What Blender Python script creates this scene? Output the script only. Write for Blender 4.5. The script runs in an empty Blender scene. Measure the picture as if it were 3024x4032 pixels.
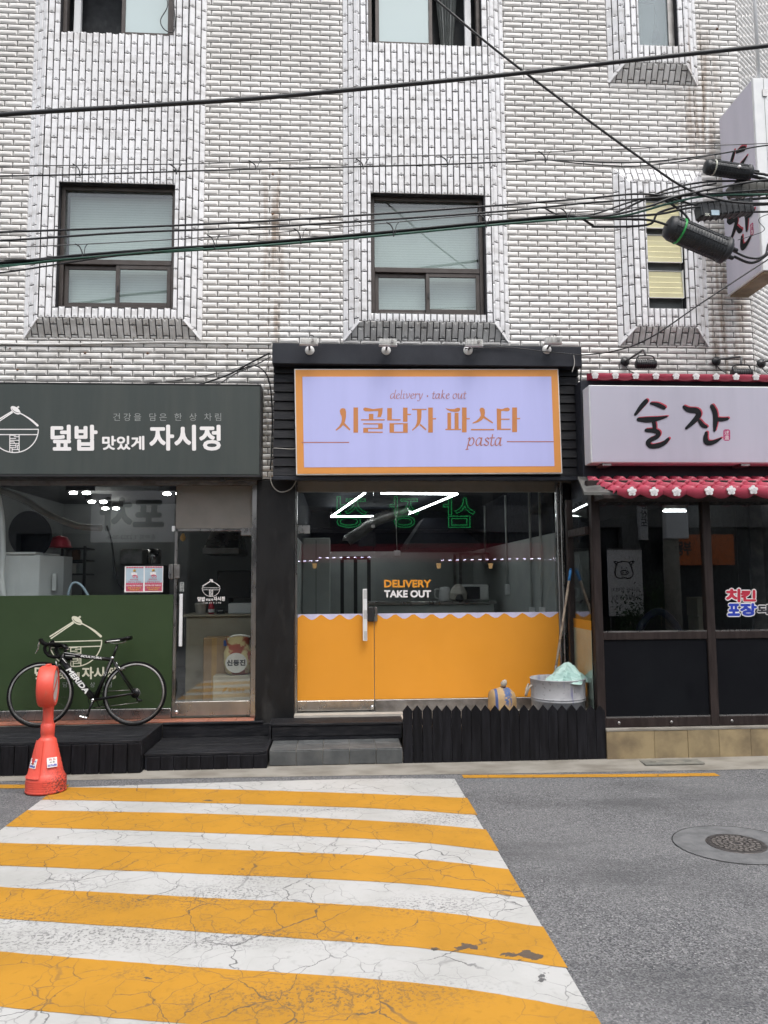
import bpy, bmesh, math, random
from mathutils import Vector, Matrix
random.seed(7)
R = math.radians
SC = bpy.context.scene
COL = SC.collection

# ------------------------------------------------------------------ camera, sky, sun, exposure
CAM = Vector((0.0, -8.6, 1.84))
FPX, CX, CY = 3000.0, 1512.0, 2016.0
YAW, PIT, ROL = R(3.55), R(5.2), R(0.4)
FW = Vector((math.sin(YAW)*math.cos(PIT), math.cos(YAW)*math.cos(PIT), math.sin(PIT)))
R0 = Vector((math.cos(YAW), -math.sin(YAW), 0)); U0 = R0.cross(FW)
RT = R0*math.cos(ROL) - U0*math.sin(ROL); UP = U0*math.cos(ROL) + R0*math.sin(ROL)
cd = bpy.data.cameras.new('camera'); cam = bpy.data.objects.new('camera', cd); COL.objects.link(cam)
M = Matrix((RT, UP, -FW)).transposed().to_4x4(); M.translation = CAM
cam.matrix_world = M
cd.sensor_fit = 'VERTICAL'; cd.sensor_height = 36.0; cd.sensor_width = 27.0; cd.lens = 36.0*FPX/4032.0
cd.clip_start = 0.05; cd.clip_end = 500
SC.camera = cam
world = bpy.data.worlds.new('World'); SC.world = world; world.use_nodes = True
wn = world.node_tree; wn.nodes.clear()
sky = wn.nodes.new('ShaderNodeTexSky'); sky.sky_type = 'NISHITA'; sky.sun_disc = False
SUN_EL, SUN_AZ = R(66), R(160)       # azimuth clockwise from +Y
sky.sun_elevation = SUN_EL; sky.sun_rotation = SUN_AZ; sky.dust_density = 4.0; sky.air_density = 1.0; sky.ozone_density = 1.0
hs = wn.nodes.new('ShaderNodeHueSaturation'); hs.inputs['Saturation'].default_value = 0.34   # overcast: grey cloud light
bg = wn.nodes.new('ShaderNodeBackground'); bg.inputs['Strength'].default_value = 0.15
wo = wn.nodes.new('ShaderNodeOutputWorld')
wn.links.new(sky.outputs[0], hs.inputs['Color']); wn.links.new(hs.outputs[0], bg.inputs['Color']); wn.links.new(bg.outputs[0], wo.inputs[0])
sl = bpy.data.lights.new('sun', 'SUN'); sl.energy = 1.1; sl.angle = R(35); sl.color = (1.0, 0.97, 0.93)
so = bpy.data.objects.new('sun', sl); COL.objects.link(so)
sd = Vector((math.sin(SUN_AZ)*math.cos(SUN_EL), math.cos(SUN_AZ)*math.cos(SUN_EL), math.sin(SUN_EL)))
so.rotation_euler = sd.to_track_quat('Z', 'Y').to_euler(); so.location = (0, -20, 30)
SC.view_settings.view_transform = 'Standard'; SC.view_settings.look = 'None'
SC.view_settings.gamma = 1.0; SC.view_settings.use_curve_mapping = False
SC.view_settings.exposure = 0.82
SC.render.engine = 'CYCLES'
cy = SC.cycles
cy.use_denoising = True
try: cy.denoiser = 'OPENIMAGEDENOISE'
except Exception: pass
cy.use_adaptive_sampling = True; cy.adaptive_threshold = 0.03; cy.max_bounces = 8; cy.diffuse_bounces = 3; cy.glossy_bounces = 4; cy.transparent_max_bounces = 16
cy.transmission_bounces = 6; cy.sample_clamp_indirect = 6.0; cy.caustics_reflective = False; cy.caustics_refractive = False

# ------------------------------------------------------------------ measuring helpers (photo pixel -> real place at a known depth)
def ray(px, py): return FW + RT*((px-CX)/FPX) - UP*((py-CY)/FPX)
def W(px, py, Y=0.0):
    d = ray(px, py); return CAM + d*((Y-CAM.y)/d.y)
def G(px, py, Z=0.0):
    d = ray(px, py); return CAM + d*((Z-CAM.z)/d.z)
def WX(px, py, X):
    d = ray(px, py); return CAM + d*((X-CAM.x)/d.x)

# ------------------------------------------------------------------ materials
MATS = {}
def nd(t, typ, **kw):
    n = t.nodes.new(typ)
    for k, v in kw.items():
        if k.startswith('i_'): n.inputs[k[2:].replace('_', ' ')].default_value = v
        else: setattr(n, k, v)
    return n
def mixc(t, a, b, fac):
    m = nd(t, 'ShaderNodeMix', data_type='RGBA'); 
    for s, v in ((6, a), (7, b), (0, fac)):
        if hasattr(v, 'is_linked') or hasattr(v, 'links'): t.links.new(v, m.inputs[s])
        else: m.inputs[s].default_value = (v if s == 0 else (*v, 1.0))
    return m.outputs[2]
def mth(t, op, a, b=None, c=None, clamp=False):
    m = nd(t, 'ShaderNodeMath', operation=op, use_clamp=clamp)
    for i, v in enumerate((a, b, c)):
        if v is None: continue
        if hasattr(v, 'links'): t.links.new(v, m.inputs[i])
        else: m.inputs[i].default_value = v
    return m.outputs[0]
def ramp(t, fac, lo, hi, a=0.0, b=1.0):
    m = nd(t, 'ShaderNodeMapRange'); t.links.new(fac, m.inputs[0])
    m.inputs[1].default_value = lo; m.inputs[2].default_value = hi; m.inputs[3].default_value = a; m.inputs[4].default_value = b
    return m.outputs[0]
def pos(t, scale=(1, 1, 1), rot=(0, 0, 0)):
    g = nd(t, 'ShaderNodeNewGeometry'); mp = nd(t, 'ShaderNodeMapping')
    t.links.new(g.outputs['Position'], mp.inputs['Vector']); mp.inputs['Scale'].default_value = scale; mp.inputs['Rotation'].default_value = rot
    return mp.outputs[0]
def noise(t, vec, scale, detail=4.0, rough=0.55, dist=0.0):
    n = nd(t, 'ShaderNodeTexNoise'); t.links.new(vec, n.inputs['Vector'])
    n.inputs['Scale'].default_value = scale; n.inputs['Detail'].default_value = detail; n.inputs['Roughness'].default_value = rough; n.inputs['Distortion'].default_value = dist
    return n.outputs[0]
def newmat(name):
    m = bpy.data.materials.new(name); m.use_nodes = True; t = m.node_tree; t.nodes.clear()
    o = nd(t, 'ShaderNodeOutputMaterial'); p = nd(t, 'ShaderNodeBsdfPrincipled'); t.links.new(p.outputs[0], o.inputs[0])
    MATS[name] = m
    return m, t, p, o
def setb(t, p, h, strength, dist=0.01):
    b = nd(t, 'ShaderNodeBump'); b.inputs['Strength'].default_value = strength; b.inputs['Distance'].default_value = dist
    t.links.new(h, b.inputs['Height']); t.links.new(b.outputs[0], p.inputs['Normal'])
def mat(name, c, rough=0.5, metal=0.0, c2=None, nsc=6.0, nlo=0.4, nhi=0.65, stretch=(1, 1, 1), bump=0.0, bsc=60.0, rvar=0.1, emis=None, estr=0.0, rnd=0.0, spec=0.5, coat=0.0):
    m, t, p, o = newmat(name)
    v = pos(t, stretch); n = noise(t, v, nsc)
    if c2 is None: c2 = tuple(max(0, x*0.82) for x in c)
    f = ramp(t, n, nlo, nhi); col = mixc(t, c, c2, f)
    if rnd:
        oi = nd(t, 'ShaderNodeObjectInfo'); h = nd(t, 'ShaderNodeHueSaturation'); t.links.new(col, h.inputs['Color'])
        t.links.new(ramp(t, oi.outputs['Random'], 0, 1, 1-rnd, 1+rnd), h.inputs['Value']); col = h.outputs[0]
    t.links.new(col, p.inputs['Base Color'])
    t.links.new(ramp(t, noise(t, v, nsc*2.3), 0.3, 0.7, max(0.02, rough-rvar), min(1, rough+rvar)), p.inputs['Roughness'])
    p.inputs['Metallic'].default_value = metal; p.inputs['Specular IOR Level'].default_value = spec
    if coat: p.inputs['Coat Weight'].default_value = coat
    if bump: setb(t, p, noise(t, v, bsc, 5), bump, 0.005)
    if emis: p.inputs['Emission Color'].default_value = (*emis, 1); p.inputs['Emission Strength'].default_value = estr
    return m
def emat(name, c, s):
    m, t, p, o = newmat(name); p.inputs['Base Color'].default_value = (*c, 1); p.inputs['Emission Color'].default_value = (*c, 1); p.inputs['Emission Strength'].default_value = s; p.inputs['Roughness'].default_value = 0.4
    return m
def glassmat(name, tint=(1, 1, 1), rough=0.0, f0=0.04, diff=0.0, dcol=(.7, .75, .73)):
    m, t, p, o = newmat(name); t.nodes.remove(p)
    lw = nd(t, 'ShaderNodeLayerWeight'); lw.inputs[0].default_value = 0.5
    fac = mth(t, 'ADD', mth(t, 'MULTIPLY', mth(t, 'POWER', lw.outputs['Facing'], 5.0), 1-f0), f0)
    tr = nd(t, 'ShaderNodeBsdfTransparent'); tr.inputs[0].default_value = (*tint, 1)
    gl = nd(t, 'ShaderNodeBsdfGlossy'); gl.inputs['Roughness'].default_value = rough; gl.inputs[0].default_value = (1, 1, 1, 1)
    base = tr.outputs[0]
    if diff:
        df = nd(t, 'ShaderNodeBsdfDiffuse'); df.inputs[0].default_value = (*dcol, 1)
        mx = nd(t, 'ShaderNodeMixShader'); mx.inputs[0].default_value = diff; t.links.new(base, mx.inputs[1]); t.links.new(df.outputs[0], mx.inputs[2]); base = mx.outputs[0]
    ms = nd(t, 'ShaderNodeMixShader'); t.links.new(fac, ms.inputs[0]); t.links.new(base, ms.inputs[1]); t.links.new(gl.outputs[0], ms.inputs[2]); t.links.new(ms.outputs[0], o.inputs[0])
    return m

# ------------------------------------------------------------------ object helpers
WL = {}
def wl(o): return WL.get(o.name, Vector((0, 0, 0))) if o else Vector((0, 0, 0))
def tag(o, label=None, cat=None, group=None, kind=None):
    if label: o['label'] = label
    if cat: o['category'] = cat
    if group: o['group'] = group
    if kind: o['kind'] = kind
    return o
def thing(name, label, cat, loc=(0, 0, 0), group=None):
    o = bpy.data.objects.new(name, None); COL.objects.link(o); o.location = loc; o.empty_display_size = 0.1
    WL[o.name] = Vector(loc); return tag(o, label, cat, group)
def link(name, me, m, parent=None, matrix=None):
    o = bpy.data.objects.new(name, me); COL.objects.link(o)
    if m is not None and not me.materials: me.materials.append(MATS[m] if isinstance(m, str) else m)
    if parent: o.parent = parent
    base = wl(parent)
    if matrix is not None:
        mm = matrix.copy(); mm.translation = mm.translation - base; o.matrix_local = mm; WL[o.name] = matrix.translation.copy()
    else: WL[o.name] = base.copy()
    return o
class MB:
    def __init__(s): s.v = []; s.f = []; s.sm = []
    def add(s, vs, fs, sm=False):
        b = len(s.v); s.v += [Vector(v) for v in vs]; s.f += [tuple(b+i for i in f) for f in fs]; s.sm += [sm]*len(fs); return s
    def box(s, x0, x1, y0, y1, z0, z1):
        return s.add([(x0,y0,z0),(x1,y0,z0),(x1,y1,z0),(x0,y1,z0),(x0,y0,z1),(x1,y0,z1),(x1,y1,z1),(x0,y1,z1)],
                     [(3,2,1,0),(4,5,6,7),(0,1,5,4),(1,2,6,5),(2,3,7,6),(3,0,4,7)])
    def bar(s, a, b, w, h=None, up=(0, 0, 1)):
        a, b = Vector(a), Vector(b); h = h or w; d = (b-a).normalized(); u = Vector(up)
        if abs(d.dot(u)) > 0.99: u = Vector((0, 1, 0))
        sx = d.cross(u).normalized()*w/2; sy = sx.cross(d).normalized()*h/2
        vs = [p+i*sx+j*sy for p in (a, b) for i, j in ((-1,-1),(1,-1),(1,1),(-1,1))]
        return s.add(vs, [(3,2,1,0),(4,5,6,7),(0,1,5,4),(1,2,6,5),(2,3,7,6),(3,0,4,7)])
    def prism(s, poly, d):           # poly: list of 3D points (front, CCW from the viewer), d: extrusion vector to the back
        n = len(poly); d = Vector(d); vs = [Vector(p) for p in poly] + [Vector(p)+d for p in poly]
        fs = [tuple(range(n)), tuple(reversed(range(n, 2*n)))] + [(i, n+i, n+(i+1) % n, (i+1) % n) for i in range(n)]
        return s.add(vs, fs)
    def tube(s, path, r, n=8, caps=True, sm=True):
        P = [Vector(p) for p in path]; k = len(P); rs = r if isinstance(r, (list, tuple)) else [r]*k
        vs = []; u = None
        for i, p in enumerate(P):
            d = (P[min(i+1, k-1)]-P[max(i-1, 0)]); d = d.normalized() if d.length > 1e-9 else Vector((0, 0, 1))
            if u is None: u = d.orthogonal().normalized()
            else:
                u = u - d*u.dot(d); u = u.normalized() if u.length > 1e-6 else d.orthogonal().normalized()
            w = d.cross(u)
            vs += [p + (u*math.cos(2*math.pi*j/n) + w*math.sin(2*math.pi*j/n))*rs[i] for j in range(n)]
        fs = [(i*n+j, i*n+(j+1) % n, (i+1)*n+(j+1) % n, (i+1)*n+j) for i in range(k-1) for j in range(n)]
        s.add(vs, fs, sm)
        if caps: b = len(s.v)-len(vs); s.f += [tuple(b+j for j in reversed(range(n))), tuple(b+(k-1)*n+j for j in range(n))]; s.sm += [False]*2
        return s
    def lathe(s, prof, n=32, origin=(0, 0, 0), axis=(0, 0, 1), sm=True, scale=(1, 1)):   # prof: (r, h)
        a = Vector(axis).normalized(); u = a.orthogonal().normalized(); 
        if abs(a.z) > 0.99: u = Vector((1, 0, 0))
        w = a.cross(u); o = Vector(origin); k = len(prof)
        vs = [o + a*h + (u*math.cos(2*math.pi*j/n)*scale[0] + w*math.sin(2*math.pi*j/n)*scale[1])*r for r, h in prof for j in range(n)]
        fs = [(i*n+j, i*n+(j+1) % n, (i+1)*n+(j+1) % n, (i+1)*n+j) for i in range(k-1) for j in range(n)]
        return s.add(vs, fs, sm)
    def torus(s, c, r, r2, axis=(0, 1, 0), n=48, m=8):
        a = Vector(axis).normalized(); u = a.orthogonal().normalized(); w = a.cross(u); c = Vector(c); vs = []
        for i in range(n):
            t = 2*math.pi*i/n; d = u*math.cos(t)+w*math.sin(t)
            vs += [c + d*(r + r2*math.cos(2*math.pi*j/m)) + a*r2*math.sin(2*math.pi*j/m) for j in range(m)]
        return s.add(vs, [(i*m+j, ((i+1) % n)*m+j, ((i+1) % n)*m+(j+1) % m, i*m+(j+1) % m) for i in range(n) for j in range(m)], True)
    def mesh(s, name, org=Vector((0, 0, 0))):
        me = bpy.data.meshes.new(name); me.from_pydata([tuple(v-org) for v in s.v], [], s.f); me.update()
        if any(s.sm): me.polygons.foreach_set('use_smooth', s.sm)
        return me
    def build(s, name, m, parent=None, bevel=0.0, seg=1, fix=True, **tg):
        me = s.mesh(name, wl(parent))
        if fix:
            b = bmesh.new(); b.from_mesh(me); bmesh.ops.recalc_face_normals(b, faces=b.faces); b.to_mesh(me); b.free()
        o = link(name, me, m, parent)
        if bevel:
            md = o.modifiers.new('bevel', 'BEVEL'); md.width = bevel; md.segments = seg; md.limit_method = 'ANGLE'; md.angle_limit = R(40)
        return tag(o, **tg)
def Box(name, m, parent, x0, x1, y0, y1, z0, z1, bevel=0.0, **tg): return MB().box(x0, x1, y0, y1, z0, z1).build(name, m, parent, bevel, **tg)
def crom(pts, n=8):
    P = [Vector(p) for p in pts]; out = []
    for i in range(len(P)-1):
        a, b, c, d = P[max(i-1, 0)], P[i], P[i+1], P[min(i+2, len(P)-1)]
        for k in range(n):
            t = k/n; out.append(0.5*((2*b)+(c-a)*t+(2*a-5*b+4*c-d)*t*t+(3*b-a-3*c+d)*t**3))
    return out+[P[-1]]
# flat print: traced polygons and brush strokes laid on a panel, a hair's breadth proud of it
class Ink:
    def __init__(s, fn, step=0.000008): s.fn = fn; s.mb = MB(); s.k = 0; s.step = step   # fn(x, y) -> (point, normal)
    def poly(s, pts, k=None):
        s.k += 1; vs = []
        for x, y in pts:
            p, n = s.fn(x, y); vs.append(p + n*(s.step*s.k))
        s.mb.add(vs, [tuple(range(len(vs)))]); return s
    def rect(s, x0, y0, x1, y1): return s.poly([(x0, y0), (x0, y1), (x1, y1), (x1, y0)])
    def stroke(s, pts, w=None, smooth=6, cap=True):          # pts: (x, y, width) or (x, y) with w
        P = [Vector((p[0], p[1], p[2] if len(p) > 2 else w)) for p in pts]
        Q = crom(P, smooth) if smooth and len(P) > 2 else P
        L = []; Rr = []
        for i, q in enumerate(Q):
            d = Q[min(i+1, len(Q)-1)]-Q[max(i-1, 0)]; d = Vector((d.x, d.y)); d = d.normalized() if d.length > 1e-9 else Vector((1, 0))
            nn = Vector((-d.y, d.x))*q.z/2; L.append((q.x+nn.x, q.y+nn.y)); Rr.append((q.x-nn.x, q.y-nn.y))
        for i in range(len(Q)-1): s.poly([L[i], L[i+1], Rr[i+1], Rr[i]])
        if cap:
            for q in (Q[0], Q[-1]): s.disc(q.x, q.y, q.z/2*0.96)
        return s
    def disc(s, x, y, r, ry=None, n=14, rot=0):
        ry = ry or r; c, d = math.cos(rot), math.sin(rot)
        return s.poly([(x+r*math.cos(-2*math.pi*i/n)*c-ry*math.sin(-2*math.pi*i/n)*d, y+r*math.cos(-2*math.pi*i/n)*d+ry*math.sin(-2*math.pi*i/n)*c) for i in range(n)])
    def build(s, name, m, parent, **tg):
        o = s.mb.build(name, m, parent, fix=False, **tg); return o
FRONT = Vector((0, -1, 0))
def onY(Y, ox=0, oy=0, sc=1.0):            # ink mapper: zoomed photo pixels -> plane Y
    return lambda x, y: (W(ox+x/sc, oy+y/sc, Y), FRONT)
# font lettering fitted into a box; frame: origin, right, up (3D) of the box
def font_mesh(body, bold=0.0, shear=0.0, space=1.0, offs=0.0):
    c = bpy.data.curves.new('lettering', 'FONT'); c.body = body; c.size = 1; c.shear = shear; c.space_character = space; c.resolution_u = 3
    if offs: c.offset = offs
    o = bpy.data.objects.new('lettering_tmp', c); COL.objects.link(o); bpy.context.view_layer.update()
    me = bpy.data.meshes.new_from_object(o.evaluated_get(bpy.context.evaluated_depsgraph_get()))
    vs = [v.co.copy() for v in me.vertices]; fs = [tuple(p.vertices) for p in me.polygons]
    bpy.data.objects.remove(o); bpy.data.curves.remove(c); bpy.data.meshes.remove(me)
    x0 = min(v.x for v in vs); x1 = max(v.x for v in vs); y0 = min(v.y for v in vs); y1 = max(v.y for v in vs)
    return vs, fs, (x0, x1, y0, y1)
def letters(name, body, m, parent, org, right, up, bold=0.0, shear=0.0, space=1.0, proud=0.0012, layer=0.0):
    """org = lower-left corner, right / up = full vectors of the box the text fills"""
    org, right, up = Vector(org), Vector(right), Vector(up); nrm = right.cross(up).normalized()
    vs, fs, (x0, x1, y0, y1) = font_mesh(body, 0, shear, space); mb = MB(); k = 0
    offs = [(0, 0)]
    if bold: offs += [(bold*math.cos(a*math.pi/4), bold*math.sin(a*math.pi/4)) for a in range(8)]
    for dx, dy in offs:
        k += 1
        mb.add([org + right*((v.x-x0)/(x1-x0)) + up*((v.y-y0)/(y1-y0)) + right.normalized()*dx*up.length + up.normalized()*dy*up.length + nrm*(proud+layer+0.00008*k) for v in vs], fs)
    return mb.build(name, m, parent, fix=False)
def lettersW(name, body, m, parent, bx, Y, **kw):       # bx: photo pixel box x0, y0, x1, y1 on plane Y
    a = W(bx[0], bx[3], Y); b = W(bx[2], bx[3], Y); c = W(bx[0], bx[1], Y)
    return letters(name, body, m, parent, a, b-a, c-a, **kw)
# ------------------------------------------------------------------ material set
mat('mortar', (.095, .092, .092), .9, c2=(.15, .145, .14), nsc=9); mat('mortar_bay', (.018, .018, .022), .9, c2=(.035, .035, .04), nsc=9)
def tilemat(name, ca, cb):
    m, t, p, o = newmat(name)
    oi = nd(t, 'ShaderNodeObjectInfo'); v = pos(t)
    big = noise(t, v, 0.9, 5); fine = noise(t, v, 14, 4); cell = noise(t, pos(t, (4.3, 4.3, 15)), 1.0, 0)
    col = mixc(t, ca, cb, ramp(t, big, .42, .66))
    col = mixc(t, col, (.50, .49, .475), ramp(t, fine, .55, .8, 0, .5))
    col = mixc(t, col, (.47, .46, .45), ramp(t, cell, .52, .74, 0, .45))
    # rain and rust streaks running down below old fixings and along the right-hand corner
    st = noise(t, pos(t, (7, 7, .55)), 1.6, 5, .6); sx = nd(t, 'ShaderNodeSeparateXYZ'); t.links.new(pos(t), sx.inputs[0])
    def band(x0, w, z0, z1): 
        a = ramp(t, mth(t, 'ABSOLUTE', mth(t, 'SUBTRACT', sx.outputs[0], x0)), w, w*.3)
        return mth(t, 'MULTIPLY', a, mth(t, 'MULTIPLY', ramp(t, sx.outputs[2], z0-.25, z0+.2), ramp(t, sx.outputs[2], z1+.2, z1-.3)))
    k = mth(t, 'ADD', band(4.62, .42, 3.9, 6.0), mth(t, 'ADD', band(-.74, .16, 4.6, 6.6), band(4.42, .35, 7.0, 8.6)))
    k = mth(t, 'MULTIPLY', k, ramp(t, st, .42, .62), clamp=True)
    col = mixc(t, col, (.20, .12, .06), mth(t, 'MULTIPLY', k, .75))
    g = mth(t, 'MULTIPLY', ramp(t, sx.outputs[2], 4.75, 4.35), ramp(t, noise(t, v, 5, 5), .4, .66))
    col = mixc(t, col, (.30, .285, .255), mth(t, 'MULTIPLY', g, .55))
    t.links.new(col, p.inputs['Base Color']); p.inputs['Roughness'].default_value = .32; p.inputs['Specular IOR Level'].default_value = .45
    setb(t, p, noise(t, v, 30, 3), .12, .004)
tilemat('tile', (.755, .74, .715), (.63, .612, .585)); tilemat('bay_white', (.77, .77, .78), (.69, .685, .685))
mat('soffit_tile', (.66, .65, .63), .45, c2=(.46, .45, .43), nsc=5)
mat('brown_frame', (.055, .045, .04), .45, c2=(.07, .06, .055), metal=.3)
mat('dark_trim', (.018, .018, .02), .5)
mat('blind', (.62, .64, .62), .6, c2=(.58, .60, .585), nsc=2)
mat('white_curtain', (.62, .62, .60), .8)
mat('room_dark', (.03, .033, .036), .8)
mat('upvc', (.72, .73, .73), .4, c2=(.66, .67, .68))
glassmat('glass', (.95, .97, .965), f0=.074)
glassmat('glass_window', (.86, .905, .895), f0=.07)
glassmat('glass_frost', (.8, .9, .9), rough=.12, f0=.05, diff=.75, dcol=(.62, .72, .72))
mat('louver', (.70, .66, .42), .5, c2=(.62, .58, .36), nsc=3)
mat('grey_board', (.17, .185, .18), .6)
mat('black_paint', (.016, .018, .025), .6, c2=(.022, .025, .033), nsc=3, bump=.2, bsc=50, spec=.3)
mat('black_pillar', (.006, .006, .0065), .5, c2=(.032, .031, .03), nsc=3.5, nlo=.56, nhi=.75, bump=.3, bsc=22, stretch=(1, 1, .45), spec=.35)
mat('black_wood', (.008, .0085, .011), .6, c2=(.030, .030, .032), nlo=.46, nhi=.78, nsc=5, stretch=(1, 6, 6), bump=.5, bsc=24, rnd=.25, spec=.22)
mat('black_picket', (.006, .006, .0075), .6, c2=(.013, .013, .016), nsc=4, stretch=(8, 8, .8), bump=.4, bsc=24, rnd=.2, spec=.15)
mat('steel', (.50, .49, .47), .28, metal=1.0, c2=(.38, .37, .36), nsc=3, stretch=(1, 1, .4))
mat('steel_dull', (.34, .33, .32), .42, metal=.9, c2=(.22, .21, .2), nsc=8)
mat('chrome', (.75, .75, .75), .14, metal=1.0)
def roadmat():
    m, t, p, o = newmat('asphalt'); v = pos(t)
    vo = nd(t, 'ShaderNodeTexVoronoi'); t.links.new(v, vo.inputs['Vector']); vo.inputs['Scale'].default_value = 120
    sp = noise(t, v, 75, 3, .7); big = noise(t, v, .8, 5, .6)
    sep = nd(t, 'ShaderNodeSeparateColor'); t.links.new(vo.outputs['Color'], sep.inputs[0])
    col = mixc(t, (.050, .052, .056), (.20, .20, .205), ramp(t, sep.outputs[0], .1, .95))
    col = mixc(t, col, (.38, .38, .37), ramp(t, sep.outputs[1], .93, .99, 0, .7))
    col = mixc(t, col, (.05, .051, .055), ramp(t, sp, .54, .76, 0, .6))
    col = mixc(t, col, (.17, .17, .173), ramp(t, big, .38, .66, 0, .5))
    col = mixc(t, col, (.052, .053, .056), ramp(t, noise(t, pos(t, (.5, 1.3, 1)), .9, 6, .62), .50, .68, 0, .6))       # tar-dark bands and old patches
    col = mixc(t, col, (.03, .03, .032), ramp(t, noise(t, v, 2.2, 5, .6), .68, .76, 0, .5))                                # oil drips
    t.links.new(col, p.inputs['Base Color']); p.inputs['Roughness'].default_value = .85; p.inputs['Specular IOR Level'].default_value = .3
    setb(t, p, mth(t, 'ADD', vo.outputs['Distance'], mth(t, 'MULTIPLY', sp, .8)), .6, .006)
roadmat()
def paintmat(name, c, c2, crack=.88):
    m, t, p, o = newmat(name); v = pos(t)
    wob = nd(t, 'ShaderNodeTexNoise'); t.links.new(v, wob.inputs['Vector']); wob.inputs['Scale'].default_value = 5; wob.inputs['Detail'].default_value = 5
    vm = nd(t, 'ShaderNodeVectorMath', operation='MULTIPLY_ADD'); t.links.new(wob.outputs['Color'], vm.inputs[0]); vm.inputs[1].default_value = (.20, .20, 0); t.links.new(v, vm.inputs[2])
    def vor(sc, wlo, whi, seed):
        a = nd(t, 'ShaderNodeVectorMath', operation='ADD'); t.links.new(vm.outputs[0], a.inputs[0]); a.inputs[1].default_value = (seed, seed*1.7, 0)
        q = nd(t, 'ShaderNodeTexVoronoi', feature='DISTANCE_TO_EDGE'); t.links.new(a.outputs[0], q.inputs['Vector']); q.inputs['Scale'].default_value = sc
        return ramp(t, q.outputs['Distance'], wlo, whi, 1, 0)
    gate = noise(t, v, 1.3, 3); gate2 = noise(t, v, 2.1, 3)
    c1 = mth(t, 'MULTIPLY', vor(2.6, .003, .008, 0), ramp(t, gate, .42, .54, 0, .9))
    cc = mth(t, 'MULTIPLY', vor(6.5, .006, .022, 3.3), ramp(t, gate2, .44, .58, 0, .6))
    ck = mth(t, 'MAXIMUM', c1, cc)
    # worn-through speckle in a few wheel tracks, and flaked-off chips
    wz = ramp(t, noise(t, pos(t, (.55, 1.5, 1)), 1.0, 3), .55, .66); grit = noise(t, v, 55, 3, .7)
    for (qx, qy, sx_, sy_) in ((330, 3690, .9, 4.5), (1300, 3930, 1.1, 4.5), (1690, 3570, 2.2, 5), (60, 3620, 2, 5)):     # wheel tracks worn through to the stone
        g_ = G(qx, qy); mp = nd(t, 'ShaderNodeMapping'); t.links.new(v, mp.inputs['Vector']); mp.inputs['Scale'].default_value = (sx_, sy_, 1); mp.inputs['Location'].default_value = (-g_.x*sx_, -g_.y*sy_, 0)
        ln_ = nd(t, 'ShaderNodeVectorMath', operation='LENGTH'); t.links.new(mp.outputs[0], ln_.inputs[0]); wz = mth(t, 'MAXIMUM', wz, ramp(t, ln_.outputs['Value'], 1.0, .25))
    wear = mth(t, 'MULTIPLY', ramp(t, grit, .52, .60, 0, .75), wz)
    chip = ramp(t, noise(t, v, 3.0, 5, .6), .69, .70)
    cn = noise(t, v, 11, 4, .6)                      # flaked patches near the kerb-side end of the crossing
    for (qx, qy, sx_, sy_) in ((1820, 3735, 4.2, 15), (2068, 3764, 4.0, 13), (2148, 3862, 12, 10), (1290, 3690, 16, 16)):
        g_ = G(qx, qy); mp = nd(t, 'ShaderNodeMapping'); t.links.new(v, mp.inputs['Vector']); mp.inputs['Scale'].default_value = (sx_, sy_, 1); mp.inputs['Location'].default_value = (-g_.x*sx_, -g_.y*sy_, 0)
        ln_ = nd(t, 'ShaderNodeVectorMath', operation='LENGTH'); t.links.new(mp.outputs[0], ln_.inputs[0])
        chip = mth(t, 'MAXIMUM', chip, ramp(t, mth(t, 'ADD', mth(t, 'SUBTRACT', 1.0, ln_.outputs['Value']), mth(t, 'MULTIPLY', mth(t, 'SUBTRACT', cn, .5), 3.2)), .62, .70))
    k = mth(t, 'MAXIMUM', mth(t, 'MAXIMUM', ck, wear), chip, clamp=True)
    dirt = noise(t, v, 1.6, 6, .65)
    col = mixc(t, c, c2, ramp(t, dirt, .42, .68)); col = mixc(t, col, tuple(x*.72 for x in c2), ramp(t, noise(t, v, 18, 4), .58, .78, 0, .55))
    col = mixc(t, col, (.052, .052, .055), mth(t, 'MULTIPLY', k, crack))
    t.links.new(col, p.inputs['Base Color']); p.inputs['Roughness'].default_value = .62
    setb(t, p, mth(t, 'SUBTRACT', mth(t, 'MULTIPLY', noise(t, v, 90, 3), .4), k), .35, .004)
paintmat('white_paint', (.43, .43, .42), (.36, .36, .345))
paintmat('yellow_paint', (.44, .214, .016), (.365, .178, .013))
mat('concrete', (.25, .235, .205), .85, c2=(.165, .15, .125), nsc=2.5, bump=.4, bsc=70, stretch=(1, 2.2, 1))
mat('concrete_patch', (.135, .137, .14), .85, c2=(.095, .097, .10), nsc=9, bump=.4, bsc=90)
mat('iron', (.085, .078, .075), .55, metal=.5, c2=(.05, .045, .045), nsc=30)
mat('iron_worn', (.13, .12, .11), .6, metal=.3, c2=(.20, .18, .17), nsc=40)
mat('crack_dark', (.015, .015, .016), .9)

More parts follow.
